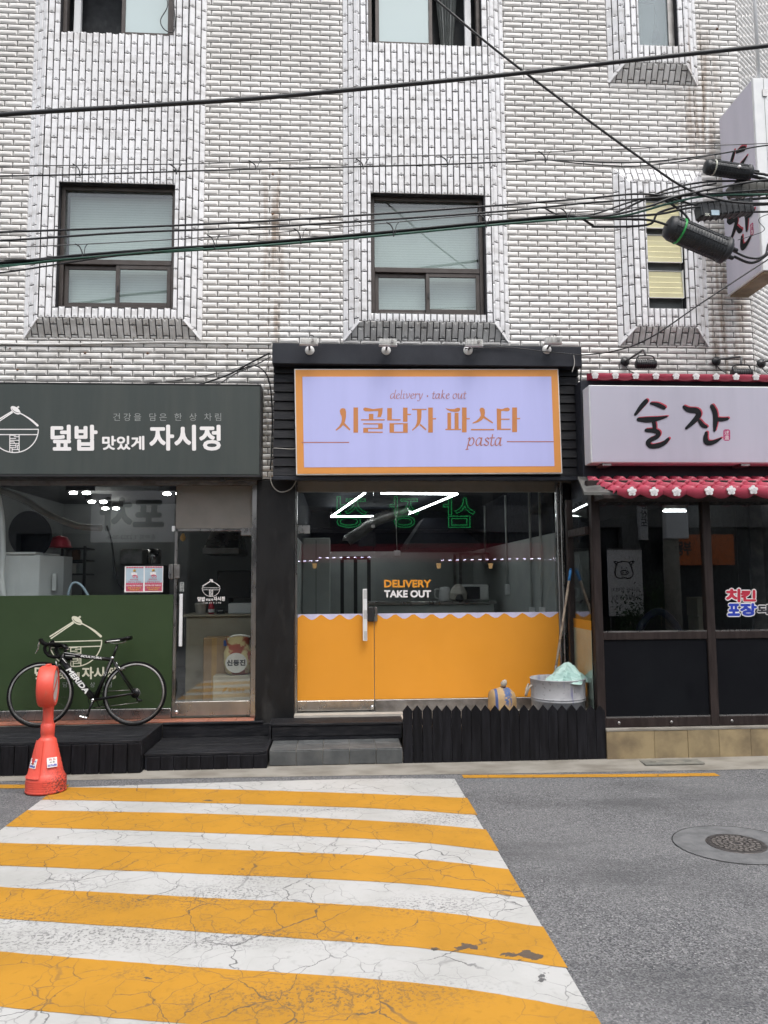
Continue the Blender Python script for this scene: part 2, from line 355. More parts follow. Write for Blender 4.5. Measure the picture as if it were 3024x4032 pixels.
# ------------------------------------------------------------------ ground
road = MB().add([(-60, -60, 0), (60, -60, 0), (60, 40, 0), (-60, 40, 0)], [(0, 1, 2, 3)]).build('road', 'asphalt', kind='structure')
XS = [-2.52, -2.1, -1.6, -1.0, -.5, 0, .35, .7, .9, 1.09]
KN = [(-1.345, -1.295, -1.29, -1.36), (-1.35, -1.56, -1.83, -2.01), (-1.72, -1.96, -2.23, -2.46), (-2.05, -2.28, -2.58, -2.84), (-2.44, -2.71, -2.98, -3.27),
      (-2.82, -3.07, -3.34, -3.62), (-3.21, -3.49, -3.76, -4.04), (-3.56, -3.87, -4.15, -4.44), (-3.94, -4.27, -4.58, -4.85), (-4.30, -4.66, -4.95, -5.24),
      (-4.73, -5.10, -5.40, -5.66), (-5.1, -5.48, -5.79, -6.06), (-5.5, -5.88, -6.2, -6.47), (-5.9, -6.28, -6.6, -6.9)]
def kn(row, x):
    P = crom([(-2.52, row[0], 0), (-1.0, row[1], 0), (.35, row[2], 0), (1.09, row[3], 0)], 16)
    if x <= P[0].x+1e-4: return row[0]
    for a, b in zip(P, P[1:]):
        if a.x <= x <= b.x+1e-6: return a.y + (b.y-a.y)*(x-a.x)/(b.x-a.x)
    return row[3]
cross = MB()
cw = bpy.data.objects.new('crosswalk', None); COL.objects.link(cw); tag(cw, 'zebra crossing of worn white and yellow stripes across the road', kind='structure')
for i in range(len(KN)-1):
    white = i % 2 == 0; mb = MB(); h = .004 if white else .006; n = 48; vs = []
    for k in range(n+1):
        x = -2.52 + 3.61*k/n
        if k == n: x += random.uniform(-.008, .012)
        j = lambda: random.uniform(-.003, .003)
        vs += [(x, kn(KN[i], x)+(0 if white else .012)+j(), h), (x, kn(KN[i+1], x)-(0 if white else .012)+j(), h)]
    mb.add(vs, [(2*k, 2*k+1, 2*k+3, 2*k+2) for k in range(n)])
    mb.build('stripe', 'white_paint' if white else 'yellow_paint', cw)
def sheet(name, m, pts, z, **tg): return MB().add([(x, y, z) for x, y in pts], [tuple(range(len(pts)))]).build(name, m, **tg)
yl = [(1.18, -1.225), (2.0, -1.28), (2.99, -1.344), (3.58, -1.365)]
ln = MB(); vs = []
for x, y in yl: vs += [(x, y, .004), (x, y-.11, .004)]
ln.add(vs, [(2*k, 2*k+1, 2*k+3, 2*k+2) for k in range(len(yl)-1)]).build('road_line', 'yellow_paint', kind='structure')
ln = MB(); vs = []
for x, y in [(-6.5, -1.02), (-3.1, -1.19), (-2.6, -1.235), (-2.45, -1.25)]: vs += [(x, y, .0035), (x, y-.125, .0035)]
ln.add(vs, [(2*k, 2*k+1, 2*k+3, 2*k+2) for k in range(3)]).build('road_line', 'yellow_paint', kind='structure')
# concrete gutter strip rising to the decks
vs = []; gx = [(-7, -1.0), (-3, -1.08), (-1.5, -1.12), (0, -1.135), (1.5, -1.2), (2.9, -1.25), (4.2, -1.26), (6, -1.25), (9, -1.2)]
n = len(gx)
for x, y in gx: vs += [(x, y+random.uniform(-.02, .02), .003), (x, -.92, .034), (x, .2, .05)]
MB().add(vs, [f for k in range(n-1) for f in ((3*k, 3*k+3, 3*k+4, 3*k+1), (3*k+1, 3*k+4, 3*k+5, 3*k+2))]).build('gutter_strip', 'concrete', kind='structure')
# manhole with concrete collar
MX, MY = 2.77, -3.27
MB().lathe([(.0, .004), (.2, .004), (.40, .004)], 40, (MX, MY, 0), scale=(1.05, .97)).build('road_patch', 'concrete_patch', kind='structure')
MB().lathe([(.40, .0015), (.4055, .0048)], 60, (MX, MY, 0), scale=(1.05, .97)).build('road_patch_joint', 'crack_dark', kind='structure')
mh = thing('manhole_cover', 'round cast iron manhole cover set in a grey collar on the road', 'manhole cover', (MX, MY, 0))
MB().lathe([(.165, .003), (.165, .009), (.195, .009), (.2, .003)], 48, (MX, MY, 0), sm=False).build('ring', 'iron', mh)
MB().lathe([(0, .006), (.165, .006)], 48, (MX, MY, 0)).build('lid', 'iron', mh)
for r0, r1, nn in ((.03, .045, 1), (.062, .083, 14), (.097, .122, 20), (.133, .156, 22)):
    for k in range(nn):
        a0 = 2*math.pi*k/nn; a1 = a0 + 2*math.pi/nn*(.72 if nn > 1 else 1); st = 3 if nn > 1 else 24; mb = MB(); vs = []
        for q in range(st+1):
            a = a0+(a1-a0)*q/st; vs += [(MX+r*math.cos(a), MY+r*math.sin(a), z) for r, z in ((r0, .006), (r0, .0105), (r1, .0105), (r1, .006))]
        mb.add(vs, [(4*q+i, 4*q+4+i, 4*q+5+i, 4*q+1+i) for q in range(st) for i in range(3)])
        mb.build('boss', 'iron_worn', mh)
gp = G(2700, 3018, .02)
mat('drain_plate', (.13, .13, .115), .8, c2=(.20, .19, .16), nsc=8)
dp = thing('drain_cover', 'flat grey drain plate at the foot of the stone plinth', 'drain cover', (3.35, -.98, .03))
MB().box(3.02, 3.62, -1.10, -.93, .02, .036).build('plate', 'drain_plate', dp, .004)
for k in range(2): MB().box(3.10+.36*k, 3.16+.36*k, -1.02, -1.01, .036, .040).build('lifting_bar', 'drain_plate', dp)
mat('blue_litter', (.05, .22, .42), .4)
lp = G(418, 3043, .01)
tag(MB().add([(lp.x-.06, lp.y, .012), (lp.x+.05, lp.y-.02, .02), (lp.x+.07, lp.y+.02, .013), (lp.x, lp.y+.02, .035), (lp.x-.05, lp.y+.025, .012)], [(0, 1, 3), (1, 2, 3), (3, 2, 4), (0, 3, 4)]).build('plastic_scrap', 'blue_litter'), 'crumpled blue plastic scrap lying in the gutter by the black deck', 'litter')

# ------------------------------------------------------------------ tiled building
B = thing('tiled_building', 'white glazed tile building with projecting window bays above the shops', 'building', (0, 0, 0))
XC = 4.965                                    # corner where the front turns into the side street
WD = Vector((.78, .63, 0)).normalized()
e = Vector((XC, .009, 0)); d2 = e + WD*4
nn2 = Vector((WD.y, -WD.x, 0))
MB().prism([(XC, .0085, 0.02), (d2.x, d2.y, 0.02), (d2.x, d2.y, 10.6), (XC, .0085, 10.6)], -nn2*.3).build('side_wall', 'mortar', B)
# core behind the shops: party walls, back wall, slabs (closes the rooms)
for nm, a in (('party_wall', (-.86, -.60, .30, 6, 0, 3.3)), ('party_wall', (2.60, 2.75, .20, 6, 0, 3.3)), ('party_wall', (-8, -4.9, .3, 6, 0, 3.3)), ('end_wall', (4.82, 4.93, .3, 6, 0, 3.3)),
              ('back_wall', (-8, 4.93, 6, 6.2, 0, 10.6)), ('floor_slab', (-8, 4.93, .33, 6, 3.3, 3.5)), ('roof_slab', (-8, 4.93, .33, 6, 10.4, 10.6)), ('floor_slab', (-8, 4.93, .33, 6, 6.6, 6.8))):
    Box(nm, 'room_dark', B, *a)
PL, PH, J = .2345, .0675, .0095
def tile_h(L, H):                              # metro tile: hipped bevel around a narrow flat
    bx, bz, e1, e2 = min(.020, L*.3), min(.019, H*.34), .003, .0138
    x, z = L/2, H/2
    v = [(-x,-z,0),(x,-z,0),(x,z,0),(-x,z,0),(-x,-z,e1),(x,-z,e1),(x,z,e1),(-x,z,e1),(-x+bx,-z+bz,e2),(x-bx,-z+bz,e2),(x-bx,z-bz,e2),(-x+bx,z-bz,e2)]
    f = [(8,9,10,11)] + [(i, (i+1) % 4, 4+(i+1) % 4, 4+i) for i in range(4)] + [(4+i, 4+(i+1) % 4, 8+(i+1) % 4, 8+i) for i in range(4)]
    return v, f
def tile_v(Wd, L, lo=True, hi=True):           # stacked tile: scooped facets at its ends
    x, z, e1, e2, s = Wd/2, L/2, .003, .014, .006
    v = [(-x,-z,0),(x,-z,0),(x,z,0),(-x,z,0),(-x,-z,e1),(x,-z,e1),(x,z,e1),(-x,z,e1)]
    f = [(i, (i+1) % 4, 4+(i+1) % 4, 4+i) for i in range(4)]
    xs, zs = x-s, z-s*.5; a = xs*.72; arc = [(a*math.cos(t), a*math.sin(t)*1.15) for t in (0, math.pi/4, math.pi/2, 3*math.pi/4, math.pi)]
    b = len(v); pts = [(-xs, -zs)]
    if lo: pts += [(px, -zs+py) for px, py in reversed(arc)]
    i_lo = list(range(b+1, b+6)) if lo else []
    pts += [(xs, -zs), (xs, zs)]; i_br = b+len(pts)-2; i_tr = b+len(pts)-1
    if hi: i_hi = list(range(b+len(pts), b+len(pts)+5)); pts += [(px, zs-py) for px, py in arc]
    else: i_hi = []
    pts += [(-xs, zs)]; i_tl = b+len(pts)-1
    v += [(p[0], p[1], e2) for p in pts]; f.append(tuple(range(b, b+len(pts))))
    if lo: m0 = len(v); v.append((0, -z, e1*.6)); f += [(i_lo[k+1], i_lo[k], m0) for k in range(4)]
    if hi: m1 = len(v); v.append((0, z, e1*.6)); f += [(i_hi[k+1], i_hi[k], m1) for k in range(4)]
    f += [(5, 6, i_tr, i_br), (7, 4, b, i_tl)]
    f.append((4, 5, i_br) + ((i_lo[4], m0, i_lo[0]) if lo else ()) + (b,)); f.append((6, 7, i_tl) + ((i_hi[4], m1, i_hi[0]) if hi else ()) + (i_tr,))
    return v, f
def tile_p(poly):                              # cut tile of any convex outline
    c = Vector((sum(p[0] for p in poly)/len(poly), sum(p[1] for p in poly)/len(poly))); n = len(poly)
    ins = []
    for p in poly:
        d = Vector(p)-c; l = d.length; q = c + d*max(.35, 1-.014/max(l, .014)); ins.append((q.x, q.y, .0105))
    v = [(p[0], p[1], 0) for p in poly] + [(p[0], p[1], .004) for p in poly] + ins
    return v, [tuple(range(2*n, 3*n))] + [(i, (i+1) % n, n+(i+1) % n, n+i) for i in range(n)] + [(n+i, n+(i+1) % n, 2*n+(i+1) % n, 2*n+i) for i in range(n)]
def clip(poly, conv):
    out = poly
    for i in range(len(conv)):
        a, b = conv[i], conv[(i+1) % len(conv)]; inp = out; out = []
        side = lambda p: (b[0]-a[0])*(p[1]-a[1])-(b[1]-a[1])*(p[0]-a[0])
        for k in range(len(inp)):
            p, q = inp[k], inp[(k+1) % len(inp)]; sp, sq = side(p), side(q)
            if sp >= 0: out.append(p)
            if (sp >= 0) != (sq >= 0):
                t = sp/(sp-sq); out.append((p[0]+(q[0]-p[0])*t, p[1]+(q[1]-p[1])*t))
        if not out: return []
    return out
def area(p): return abs(sum(p[i][0]*p[(i+1) % len(p)][1]-p[(i+1) % len(p)][0]*p[i][1] for i in range(len(p))))/2
TILES = []          # (distance to the street's middle, origin frame, kind, geometry, owner)
def lay(owner, org, u, v, w, h, vertical, holes=(), conv=None, m='tile', u0=0.0, v0=0.0, shift=.5):
    """tile a w x h face; org = lower-left corner, u / v unit axes"""
    org, u, v = Vector(org), Vector(u).normalized(), Vector(v).normalized(); n = u.cross(v)
    pu, pv = (.0728, PL) if vertical else (PL, PH)
    nu, nv = int(w/pu)+3, int(h/pv)+3
    for a in range(-1, nu):
        for b in range(-1, nv):
            if vertical: ru, rv = u0+a*pu, v0+b*pv + (shift*pv if a % 2 else 0)
            else: ru, rv = u0+a*pu + (shift*pu if b % 2 else 0), v0+b*pv
            r = (max(ru+J/2, 0), max(rv+J/2, 0), min(ru+pu-J/2, w), min(rv+pv-J/2, h))
            pcs = [r]
            for (hx0, hx1, hz0, hz1) in holes:
                nx = []
                for (x0, y0, x1, y1) in pcs:
                    if x1 <= hx0 or x0 >= hx1 or y1 <= hz0 or y0 >= hz1: nx.append((x0, y0, x1, y1)); continue
                    if x0 < hx0: nx.append((x0, y0, hx0, y1))
                    if x1 > hx1: nx.append((hx1, y0, x1, y1))
                    if y0 < hz0: nx.append((max(x0, hx0), y0, min(x1, hx1), hz0))
                    if y1 > hz1: nx.append((max(x0, hx0), hz1, min(x1, hx1), y1))
                pcs = nx
            for (x0, y0, x1, y1) in pcs:
                if x1-x0 < .012 or y1-y0 < .012: continue
                full = abs((x1-x0)-(pu-J)) < 1e-4 and abs((y1-y0)-(pv-J)) < 1e-4
                c = ((x0+x1)/2, (y0+y1)/2); geo = None
                if conv:
                    q = clip([(x0, y0), (x1, y0), (x1, y1), (x0, y1)], conv)
                    if len(q) < 3 or area(q) < 2.5e-4: continue
                    if abs(area(q)-(x1-x0)*(y1-y0)) > 1e-6: full = False; geo = tile_p([(p[0]-c[0], p[1]-c[1]) for p in q])
                if geo is None:
                    if vertical: geo = tile_v(x1-x0, y1-y0) if y1-y0 > .09 and x1-x0 > .03 else tile_v(x1-x0, y1-y0, True, False) if y1-y0 > .05 and x1-x0 > .03 else tile_h(x1-x0, y1-y0)
                    else: geo = tile_h(x1-x0, y1-y0)
                O = org + u*c[0] + v*c[1]
                mx = Matrix((u, v, n)).transposed().to_4x4() @ Matrix.Rotation(random.gauss(0, .012), 4, 'X') @ Matrix.Rotation(random.gauss(0, .008), 4, 'Y'); mx.translation = O + n*random.uniform(-.0006, .0012)
                TILES.append(((O-CAM).length, mx, ('v' if vertical else 'h') if full else None, geo, owner, m))
C_, D_, V_ = .18, .10, .20                     # chamfer run, projection and foot of the bays
z_top = 10.5
bays = []
def bay(xl, xr, zb, zt, opens, cap=False):
    """projecting bay with splayed cheeks; opens = window openings in the front face (x0, x1, z0, z1)"""
    bp = bpy.data.objects.new('bay', None); COL.objects.link(bp); bp.parent = B; WL[bp.name] = Vector((0, 0, 0))
    fx0, fx1, fy = xl+C_, xr-C_, -D_
    ft = zt-V_ if cap else zt
    mb = MB(); g = .0095
    # core shell set just behind the tile faces; the front is left open at the windows
    xs = sorted({fx0, fx1, *[o[0] for o in opens], *[o[1] for o in opens]}); zs = sorted({zb+V_, ft, *[o[2] for o in opens], *[o[3] for o in opens]})
    for i in range(len(xs)-1):
        for k in range(len(zs)-1):
            cx, cz = (xs[i]+xs[i+1])/2, (zs[k]+zs[k+1])/2
            if any(o[0] < cx < o[1] and o[2] < cz < o[3] for o in opens): continue
            mb.add([(xs[i], fy+g, zs[k]), (xs[i+1], fy+g, zs[k]), (xs[i+1], fy+g, zs[k+1]), (xs[i], fy+g, zs[k+1])], [(0, 1, 2, 3)])
    for o in opens:                            # reveals
        x0, x1, z0, z1 = o; mb.add([(x0, fy+g, z0), (x1, fy+g, z0), (x1, fy+g, z1), (x0, fy+g, z1), (x0, .3, z0), (x1, .3, z0), (x1, .3, z1), (x0, .3, z1)], [(0, 1, 5, 4), (1, 2, 6, 5), (2, 3, 7, 6), (3, 0, 4, 7)])
    q = g*.7
    mb.add([(xl+q, .012, zb), (fx0+q, fy+g, zb+V_), (fx0+q, fy+g, ft), (xl+q, .012, zt)], [(0, 1, 2, 3)])
    mb.add([(xr-q, .012, zb), (fx1-q, fy+g, zb+V_), (fx1-q, fy+g, ft), (xr-q, .012, zt)], [(3, 2, 1, 0)])
    mb.add([(xl+q, .012, zb+q), (xr-q, .012, zb+q), (fx1-q, fy+g, zb+V_+q), (fx0+q, fy+g, zb+V_+q)], [(0, 1, 2, 3)])
    if cap: mb.add([(xl+q, .012, zt-q), (xr-q, .012, zt-q), (fx1-q, fy+g, ft-q), (fx0+q, fy+g, ft-q)], [(3, 2, 1, 0)])
    mb.build('mortar_bed', 'mortar_bay', bp, fix=False)
    lay(bp, (fx0, fy, zb+V_), (1, 0, 0), (0, 0, 1), fx1-fx0, ft-zb-V_, True, [(o[0]-fx0, o[1]-fx0, o[2]-zb-V_, o[3]-zb-V_) for o in opens], u0=((fx1-fx0) % .0728)/2 - .0728, m='bay_white')
    L = math.hypot(C_, D_); H = zt-zb
    cl = [(0, 0), (L, V_), (L, H-V_ if cap else H), (0, H)]
    lay(bp, (xl, 0, zb), (C_, -D_, 0), (0, 0, 1), L, H, True, conv=cl, m='bay_white')
    cr = [(0, V_), (L, 0), (L, H), (0, H-V_ if cap else H)]
    lay(bp, (fx1, fy, zb), (C_, D_, 0), (0, 0, 1), L, H, True, conv=cr, u0=-.004, m='bay_white')
    S = math.hypot(D_, V_); wf = xr-xl
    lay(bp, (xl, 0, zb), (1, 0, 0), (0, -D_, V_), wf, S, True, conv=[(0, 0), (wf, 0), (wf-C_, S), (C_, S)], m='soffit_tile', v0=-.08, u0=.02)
    if cap: lay(bp, (fx0-C_, fy, ft), (1, 0, 0), (0, D_, V_), wf, S, True, conv=[(C_, 0), (wf-C_, 0), (wf, S), (0, S)], v0=-.1, m='bay_white')
    for sx_, a_, b_ in ((1, xl, fx0), (-1, xr, fx1)):      # white edging tiles up the splayed hips
        for h0, h1 in ((0, .48), (.52, 1)):
            p_ = Vector((a_, -.006, zb)); q_ = Vector((b_, fy-.006, zb+V_)); MB().bar(p_.lerp(q_, h0), p_.lerp(q_, h1), .05, .012, (-sx_*.9, -1, .1)).build('hip_tile', 'bay_white', bp, .003)
    return bp
def wx(px, py, Y=0): return W(px, py, Y).x
b1l, b1r = wx(127, 420), wx(808, 420); b2l, b2r = wx(1350, 600), wx(1988, 600); b3l, b3r = wx(2421, 1000), wx(2774, 1000)
zb1 = W(430, 1333).z; zb2 = W(1700, 1345).z; zb3 = W(2600, 1362).z; zt3 = W(2460, 668).z; zb4 = W(2560, 331).z
YO = -D_
def opn(x0, y0, x1, y1): a = W(x0, y1, YO); b = W(x1, y0, YO); return (a.x, b.x, a.z, b.z)
o1 = opn(217, 728, 690, 1207); o2 = opn(1462, 770, 1904, 1234); o3 = opn(2556, 775, 2684, 1214)
u1 = opn(236, -160, 690, 124); u2 = opn(1450, -160, 1890, 168); u3 = opn(2518, -160, 2655, 178)
bay1 = bay(b1l, b1r, zb1, z_top, [o1, u1]); bay2 = bay(b2l, b2r, zb2, z_top, [o2, u2])
bay3 = bay(b3l, b3r, zb3, zt3, [o3], cap=True); bay4 = bay(b3l-.01, b3r+.01, zb4, z_top, [u3])
X0 = -6.0
holes = [(b1l-X0, b1r-X0, zb1-3, 20), (b2l-X0, b2r-X0, zb2-3, 20), (b3l-X0, b3r-X0, zb3-3, zt3-3), (b3l-.01-X0, b3r+.01-X0, zb4-3, 20),
         (-.66-X0, 2.70-X0, -1, 1.22), (-1, -.92-X0, -1, .96), (2.75-X0, 20, -1, .98)]
lay(B, (X0, 0, 3.0), (1, 0, 0), (0, 0, 1), XC-X0, 7.5, False, holes, u0=.06, v0=.02)
lay(B, (XC+.01*WD.x, .01*WD.y, 3.0), WD, (0, 0, 1), 3.2, 7.5, False, u0=.06, v0=.02)
mb = MB(); ops = [o1, o2, o3, u1, u2, u3]
xs = sorted({-8, XC, *[o[i] for o in ops for i in (0, 1)]}); zs = sorted({3.0, 10.6, *[o[i] for o in ops for i in (2, 3) if o[i] < 10.6]})
for i in range(len(xs)-1):
    for k in range(len(zs)-1):
        qx, qz = (xs[i]+xs[i+1])/2, (zs[k]+zs[k+1])/2
        if any(o[0] < qx < o[1] and o[2] < qz < o[3] for o in ops): continue
        mb.add([(xs[i], .009, zs[k]), (xs[i+1], .009, zs[k]), (xs[i+1], .009, zs[k+1]), (xs[i], .009, zs[k+1])], [(0, 1, 2, 3)])
mb.box(-8, XC, .302, .32, 3.0, 10.6); mb.box(-8, XC, .010, .30, 2.98, 2.999)
mb.build('wall', 'mortar', B, fix=False)
# the 300 nearest whole tiles of each sort are pieces of their own; the rest share one mesh per owner
SH = {}
for kd, (ww, hh) in (('h', (PL-J, PH-J)), ('v', (.0728-J, PL-J))):
    me = bpy.data.meshes.new('tile_'+kd); v, f = (tile_h if kd == 'h' else tile_v)(ww, hh); me.from_pydata(v, [], f); me.update(); me.materials.append(MATS['tile' if kd == 'h' else 'bay_white']); SH[kd] = me
TILES.sort(key=lambda t: t[0]); cnt = {'h': 0, 'v': 0}; rest = {}
for dist, mx, kd, geo, owner, m in TILES:
    inview = -4.0 < mx.translation.x < 5.0
    if kd and inview and m != 'soffit_tile' and cnt[kd] < 300:
        cnt[kd] += 1; link('wall_tile' if kd == 'h' else 'bay_tile', SH[kd], None, owner, mx)
    else: rest.setdefault((owner.name, m), []).append((mx, geo))
for (on, m), L in rest.items():
    mb = MB(); ow = bpy.data.objects[on]
    for mx, (v, f) in L: mb.add([mx @ Vector(p) for p in v], f)
    mb.build('wall_tile' if ow == B else 'bay_tile' if m == 'bay_white' else 'soffit_tile', m, ow, fix=False, kind='stuff')

# ------------------------------------------------------------------ upper windows
def frame4(mb, x0, x1, z0, z1, y0, y1, t):
    mb.box(x0, x0+t, y0, y1, z0, z1); mb.box(x1-t, x1, y0, y1, z0, z1); mb.box(x0+t, x1-t, y0, y1, z0, z0+t); mb.box(x0+t, x1-t, y0, y1, z1-t, z1)
def blindmesh(parent, x0, x1, z0, z1, y, pitch=.03, name='blind', m='blind'):
    vs = []; fs = []; n = max(2, int((z1-z0)/pitch)); mb = MB()
    for k in range(n):
        za = z0+k*(z1-z0)/n; zb_ = za+(z1-z0)/n*.98; mb.add([(x0, y, za), (x1, y, za), (x1, y+.0013, zb_), (x0, y+.0013, zb_)], [(0, 1, 2, 3)])
    return mb.build(name, m, parent, fix=False)
def bigwindow(bp, o, sash=.5):
    x0, x1, z0, z1 = o; e = .002
    wnd = bpy.data.objects.new('window', None); COL.objects.link(wnd); wnd.parent = B; WL[wnd.name] = Vector((0, 0, 0))
    x0 += e; x1 -= e; z0 += e; z1 -= e; zt = z0 + (z1-z0)*.385; ya, yb = -.02, .06
    mb = MB(); frame4(mb, x0, x1, z0, z1, ya, yb, .045); mb.box(x0+.045, x1-.045, ya, yb, zt-.03, zt+.03); mb.build('frame', 'brown_frame', wnd, .004)
    xm = (x0+x1)/2
    for a, b, yy in ((x0+.047, xm+.02, .02), (xm-.02, x1-.047, -.012)):
        mb = MB(); frame4(mb, a, b, z0+.047, zt-.032, yy, yy+.028, .045); mb.build('sash', 'brown_frame', wnd, .003)
        Box('pane', 'glass_window', wnd, a+.045, b-.045, yy+.010, yy+.016, z0+.092, zt-.077)
    Box('pane', 'glass_window', wnd, x0+.046, x1-.046, .016, .024, zt+.031, z1-.046)
    MB().box(xm+.0, xm+.015, -.026, -.013, z0+.22, z0+.28).build('latch', 'dark_trim', wnd)
    blindmesh(wnd, x0+.05, x1-.05, z0+.05, z1-.05, .13)
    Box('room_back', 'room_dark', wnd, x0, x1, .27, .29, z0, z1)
    return wnd
bigwindow(bay1, o1); bigwindow(bay2, o2)
def upwindow(bp, o, left_dark):
    x0, x1, z0, z1 = o; wnd = bpy.data.objects.new('window', None); COL.objects.link(wnd); wnd.parent = B; WL[wnd.name] = Vector((0, 0, 0))
    mb = MB(); frame4(mb, x0+.002, x1-.002, z0+.002, z1-.002, -.03, .06, .045); mb.build('frame', 'brown_frame', wnd, .004)
    xm = (x0+x1)/2 + (.02 if left_dark else .10); w = x1-x0
    a, b = (xm, x1-.047) if left_dark else (x0+.09, xm)
    mb = MB(); frame4(mb, a, b, z0+.047, z1-.047, -.012, .02, .045); mb.build('sash', 'brown_frame', wnd, .003)
    Box('pane', 'glass_frost', wnd, a+.045, b-.045, .0, .006, z0+.092, z1-.092)
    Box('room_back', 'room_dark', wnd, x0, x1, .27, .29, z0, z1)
    c = x0+.09 if left_dark else x1-.17
    mb = MB(); mb.box(c, c+.08, .07, .13, z0+.05, z1-.05); mb.build('inner_frame', 'upvc', wnd, .006)
    if not left_dark:
        vs = []; n = 24
        for k in range(n+1):
            x = xm+.05 + .30*k/n; y = .16+.02*math.sin(k*1.7); t = .35+.65*abs(k/n-.45)*1.6
            vs += [(xm+.2+(x-xm-.2)*.45, y, z0+.05), (x, y, z1-.05)]
        MB().add(vs, [(2*k, 2*k+2, 2*k+3, 2*k+1) for k in range(n)]).build('curtain', 'grey_board', wnd)
upwindow(bay1, u1, True); upwindow(bay2, u2, False)
# slit window of the right-hand bay: tilted louvre flaps
wnd = bpy.data.objects.new('louvre_window', None); COL.objects.link(wnd); wnd.parent = B; WL[wnd.name] = Vector((0, 0, 0))
x0, x1, z0, z1 = o3; mb = MB(); frame4(mb, x0+.002, x1-.002, z0+.002, z1-.002, -.02, .05, .012); mb.build('frame', 'grey_board', wnd)
Box('room_back', 'grey_board', wnd, x0+.014, x1-.014, .0, .02, z0+.014, z1-.014)
for (pa, pb) in ((790, 898), (920, 1032), (1062, 1172)):
    zA, zB = W(2600, pb, -.08).z, W(2600, pa, -.08).z; fl = bpy.data.objects.new('flap', None)
    mb = MB(); xa, xb = x0+.016, x1-.02; n = 5
    P = []
    for k in range(n):
        zz = zA+(zB-zA)*k/n; z2 = zA+(zB-zA)*(k+1)/n
        P += [(zz, -.075+.05*k/n), (z2-.012, -.082+.05*k/n), (z2-.006, -.070+.05*k/n)]
    vs = []
    for zz, yy in P: vs += [(xa, yy, zz), (xb, yy, zz)]
    mb.add(vs, [(2*k, 2*k+1, 2*k+3, 2*k+2) for k in range(len(P)-1)]); mb.build('flap', 'louver', wnd, fix=False)
    mb = MB()
    for a, b, zq, zr in ((xa-.006, xa, zA, zB), (xb, xb+.006, zA, zB)): mb.box(a, b, -.088, -.02, zq, zr)
    mb.box(xa, xb, -.09, -.07, zA-.006, zA); mb.box(xa, xb, -.04, -.02, zB, zB+.006); mb.build('flap_rim', 'upvc', wnd)
wnd = bpy.data.objects.new('slit_window', None); COL.objects.link(wnd); wnd.parent = B; WL[wnd.name] = Vector((0, 0, 0))
x0, x1, z0, z1 = u3; mb = MB(); frame4(mb, x0+.002, x1-.002, z0+.002, z1-.002, -.02, .05, .03); mb.box(x1-.075, x1-.032, -.02, .05, z0+.03, z1-.03); mb.build('frame', 'steel_dull', wnd)
glassmat('glass_milky', (.85, .9, .9), rough=.05, f0=.05, diff=.35, dcol=(.45, .52, .55))
Box('pane', 'glass_milky', wnd, x0+.032, x1-.077, .0, .006, z0+.031, z1-.031); Box('room_back', 'blind', wnd, x0, x1, .2, .22, z0, z1)
c = W(2583, 150, .05); MB().tube([(c.x, .06, c.z-.06), (c.x, .06, c.z+.07), (c.x, .06, c.z+.1), (c.x, .06, c.z+.18)], [.05, .05, .022, .02], 12).build('silhouette_bottle', 'dark_trim', wnd)  # dark shape added in place of a fixture's shadow on the milky pane
MB().tube(crom([(c.x, .06, c.z+.17), (c.x, .06, c.z+.42), (c.x-.05, .06, c.z+.46), (c.x-.25, .06, c.z+.48)], 6), .009, 6).build('silhouette_pipe', 'dark_trim', wnd)
# wall fixings and stains: anchor bolts, old conduit ledge under the left bay
mat('rust', (.16, .08, .04), .85, c2=(.09, .05, .03), nsc=20)
for px, py in ((1075, 688), (1074, 845), (2822, 115), (2836, 365), (2879, 1162), (42, 1373), (336, 1392), (582, 1392), (437, 1447), (70, 1457), (955, 1382)):
    p = W(px, py, 0); MB().lathe([(.0, .018), (.010, .018), (.013, .006), (.019, .004), (.019, -.012)], 10, p, (0, -1, 0)).build('anchor_bolt', 'rust', B)
MB().tube(crom([W(-60, 1352, -.02), W(200, 1356, -.02), W(420, 1352, -.025), W(640, 1348, -.02), W(830, 1350, -.02), W(1070, 1352, -.02)], 5), .012, 6).build('old_cable', 'soffit_tile', B)
# ================================================================== shop materials
mat('sign_green', (.036, .046, .043), .5, c2=(.046, .055, .050), nsc=2, stretch=(3, 3, .4))
mat('film_green', (.028, .052, .018), .55, c2=(.031, .056, .021), nsc=2, spec=.35)
mat('cream_ink', (.72, .70, .56), .5, c2=(.68, .66, .52)); mat('white_ink', (.80, .78, .77), .5, c2=(.78, .76, .75)); mat('grey_ink', (.30, .32, .31), .6)
mat('orange_film', (.74, .305, .028), .55, c2=(.72, .295, .026), nsc=2, spec=.35); mat('lilac_film', (.62, .60, .80), .45)
mat('orange_ink', (.52, .205, .06), .5, c2=(.51, .20, .06)); mat('rose_ink', (.44, .17, .13), .5)
mat('lilac_face', (.36, .375, .62), .5, c2=(.34, .355, .59), nsc=1.5, stretch=(3, 3, .3), emis=(.42, .43, .80), estr=.13)
mat('orange_border', (.56, .235, .05), .5, c2=(.55, .23, .05), emis=(.8, .32, .06), estr=.06)
mat('taupe_panel', (.20, .185, .165), .6, c2=(.18, .17, .15))
mat('red_floor_tile', (.36, .13, .075), .35, c2=(.30, .12, .08), nsc=7)
mat('pale_floor', (.46, .43, .38), .5, c2=(.38, .35, .31), nsc=5)
mat('grey_tile', (.062, .067, .069), .6, c2=(.10, .104, .104), nsc=5, bump=.2, bsc=60, rnd=.15)
mat('shutter', (.17, .16, .15), .5, metal=.6, c2=(.10, .09, .085), nsc=14, stretch=(1, 6, 6))
mat('white_plastic', (.68, .69, .68), .4, c2=(.64, .65, .64)); mat('white_metal', (.74, .74, .72), .35)
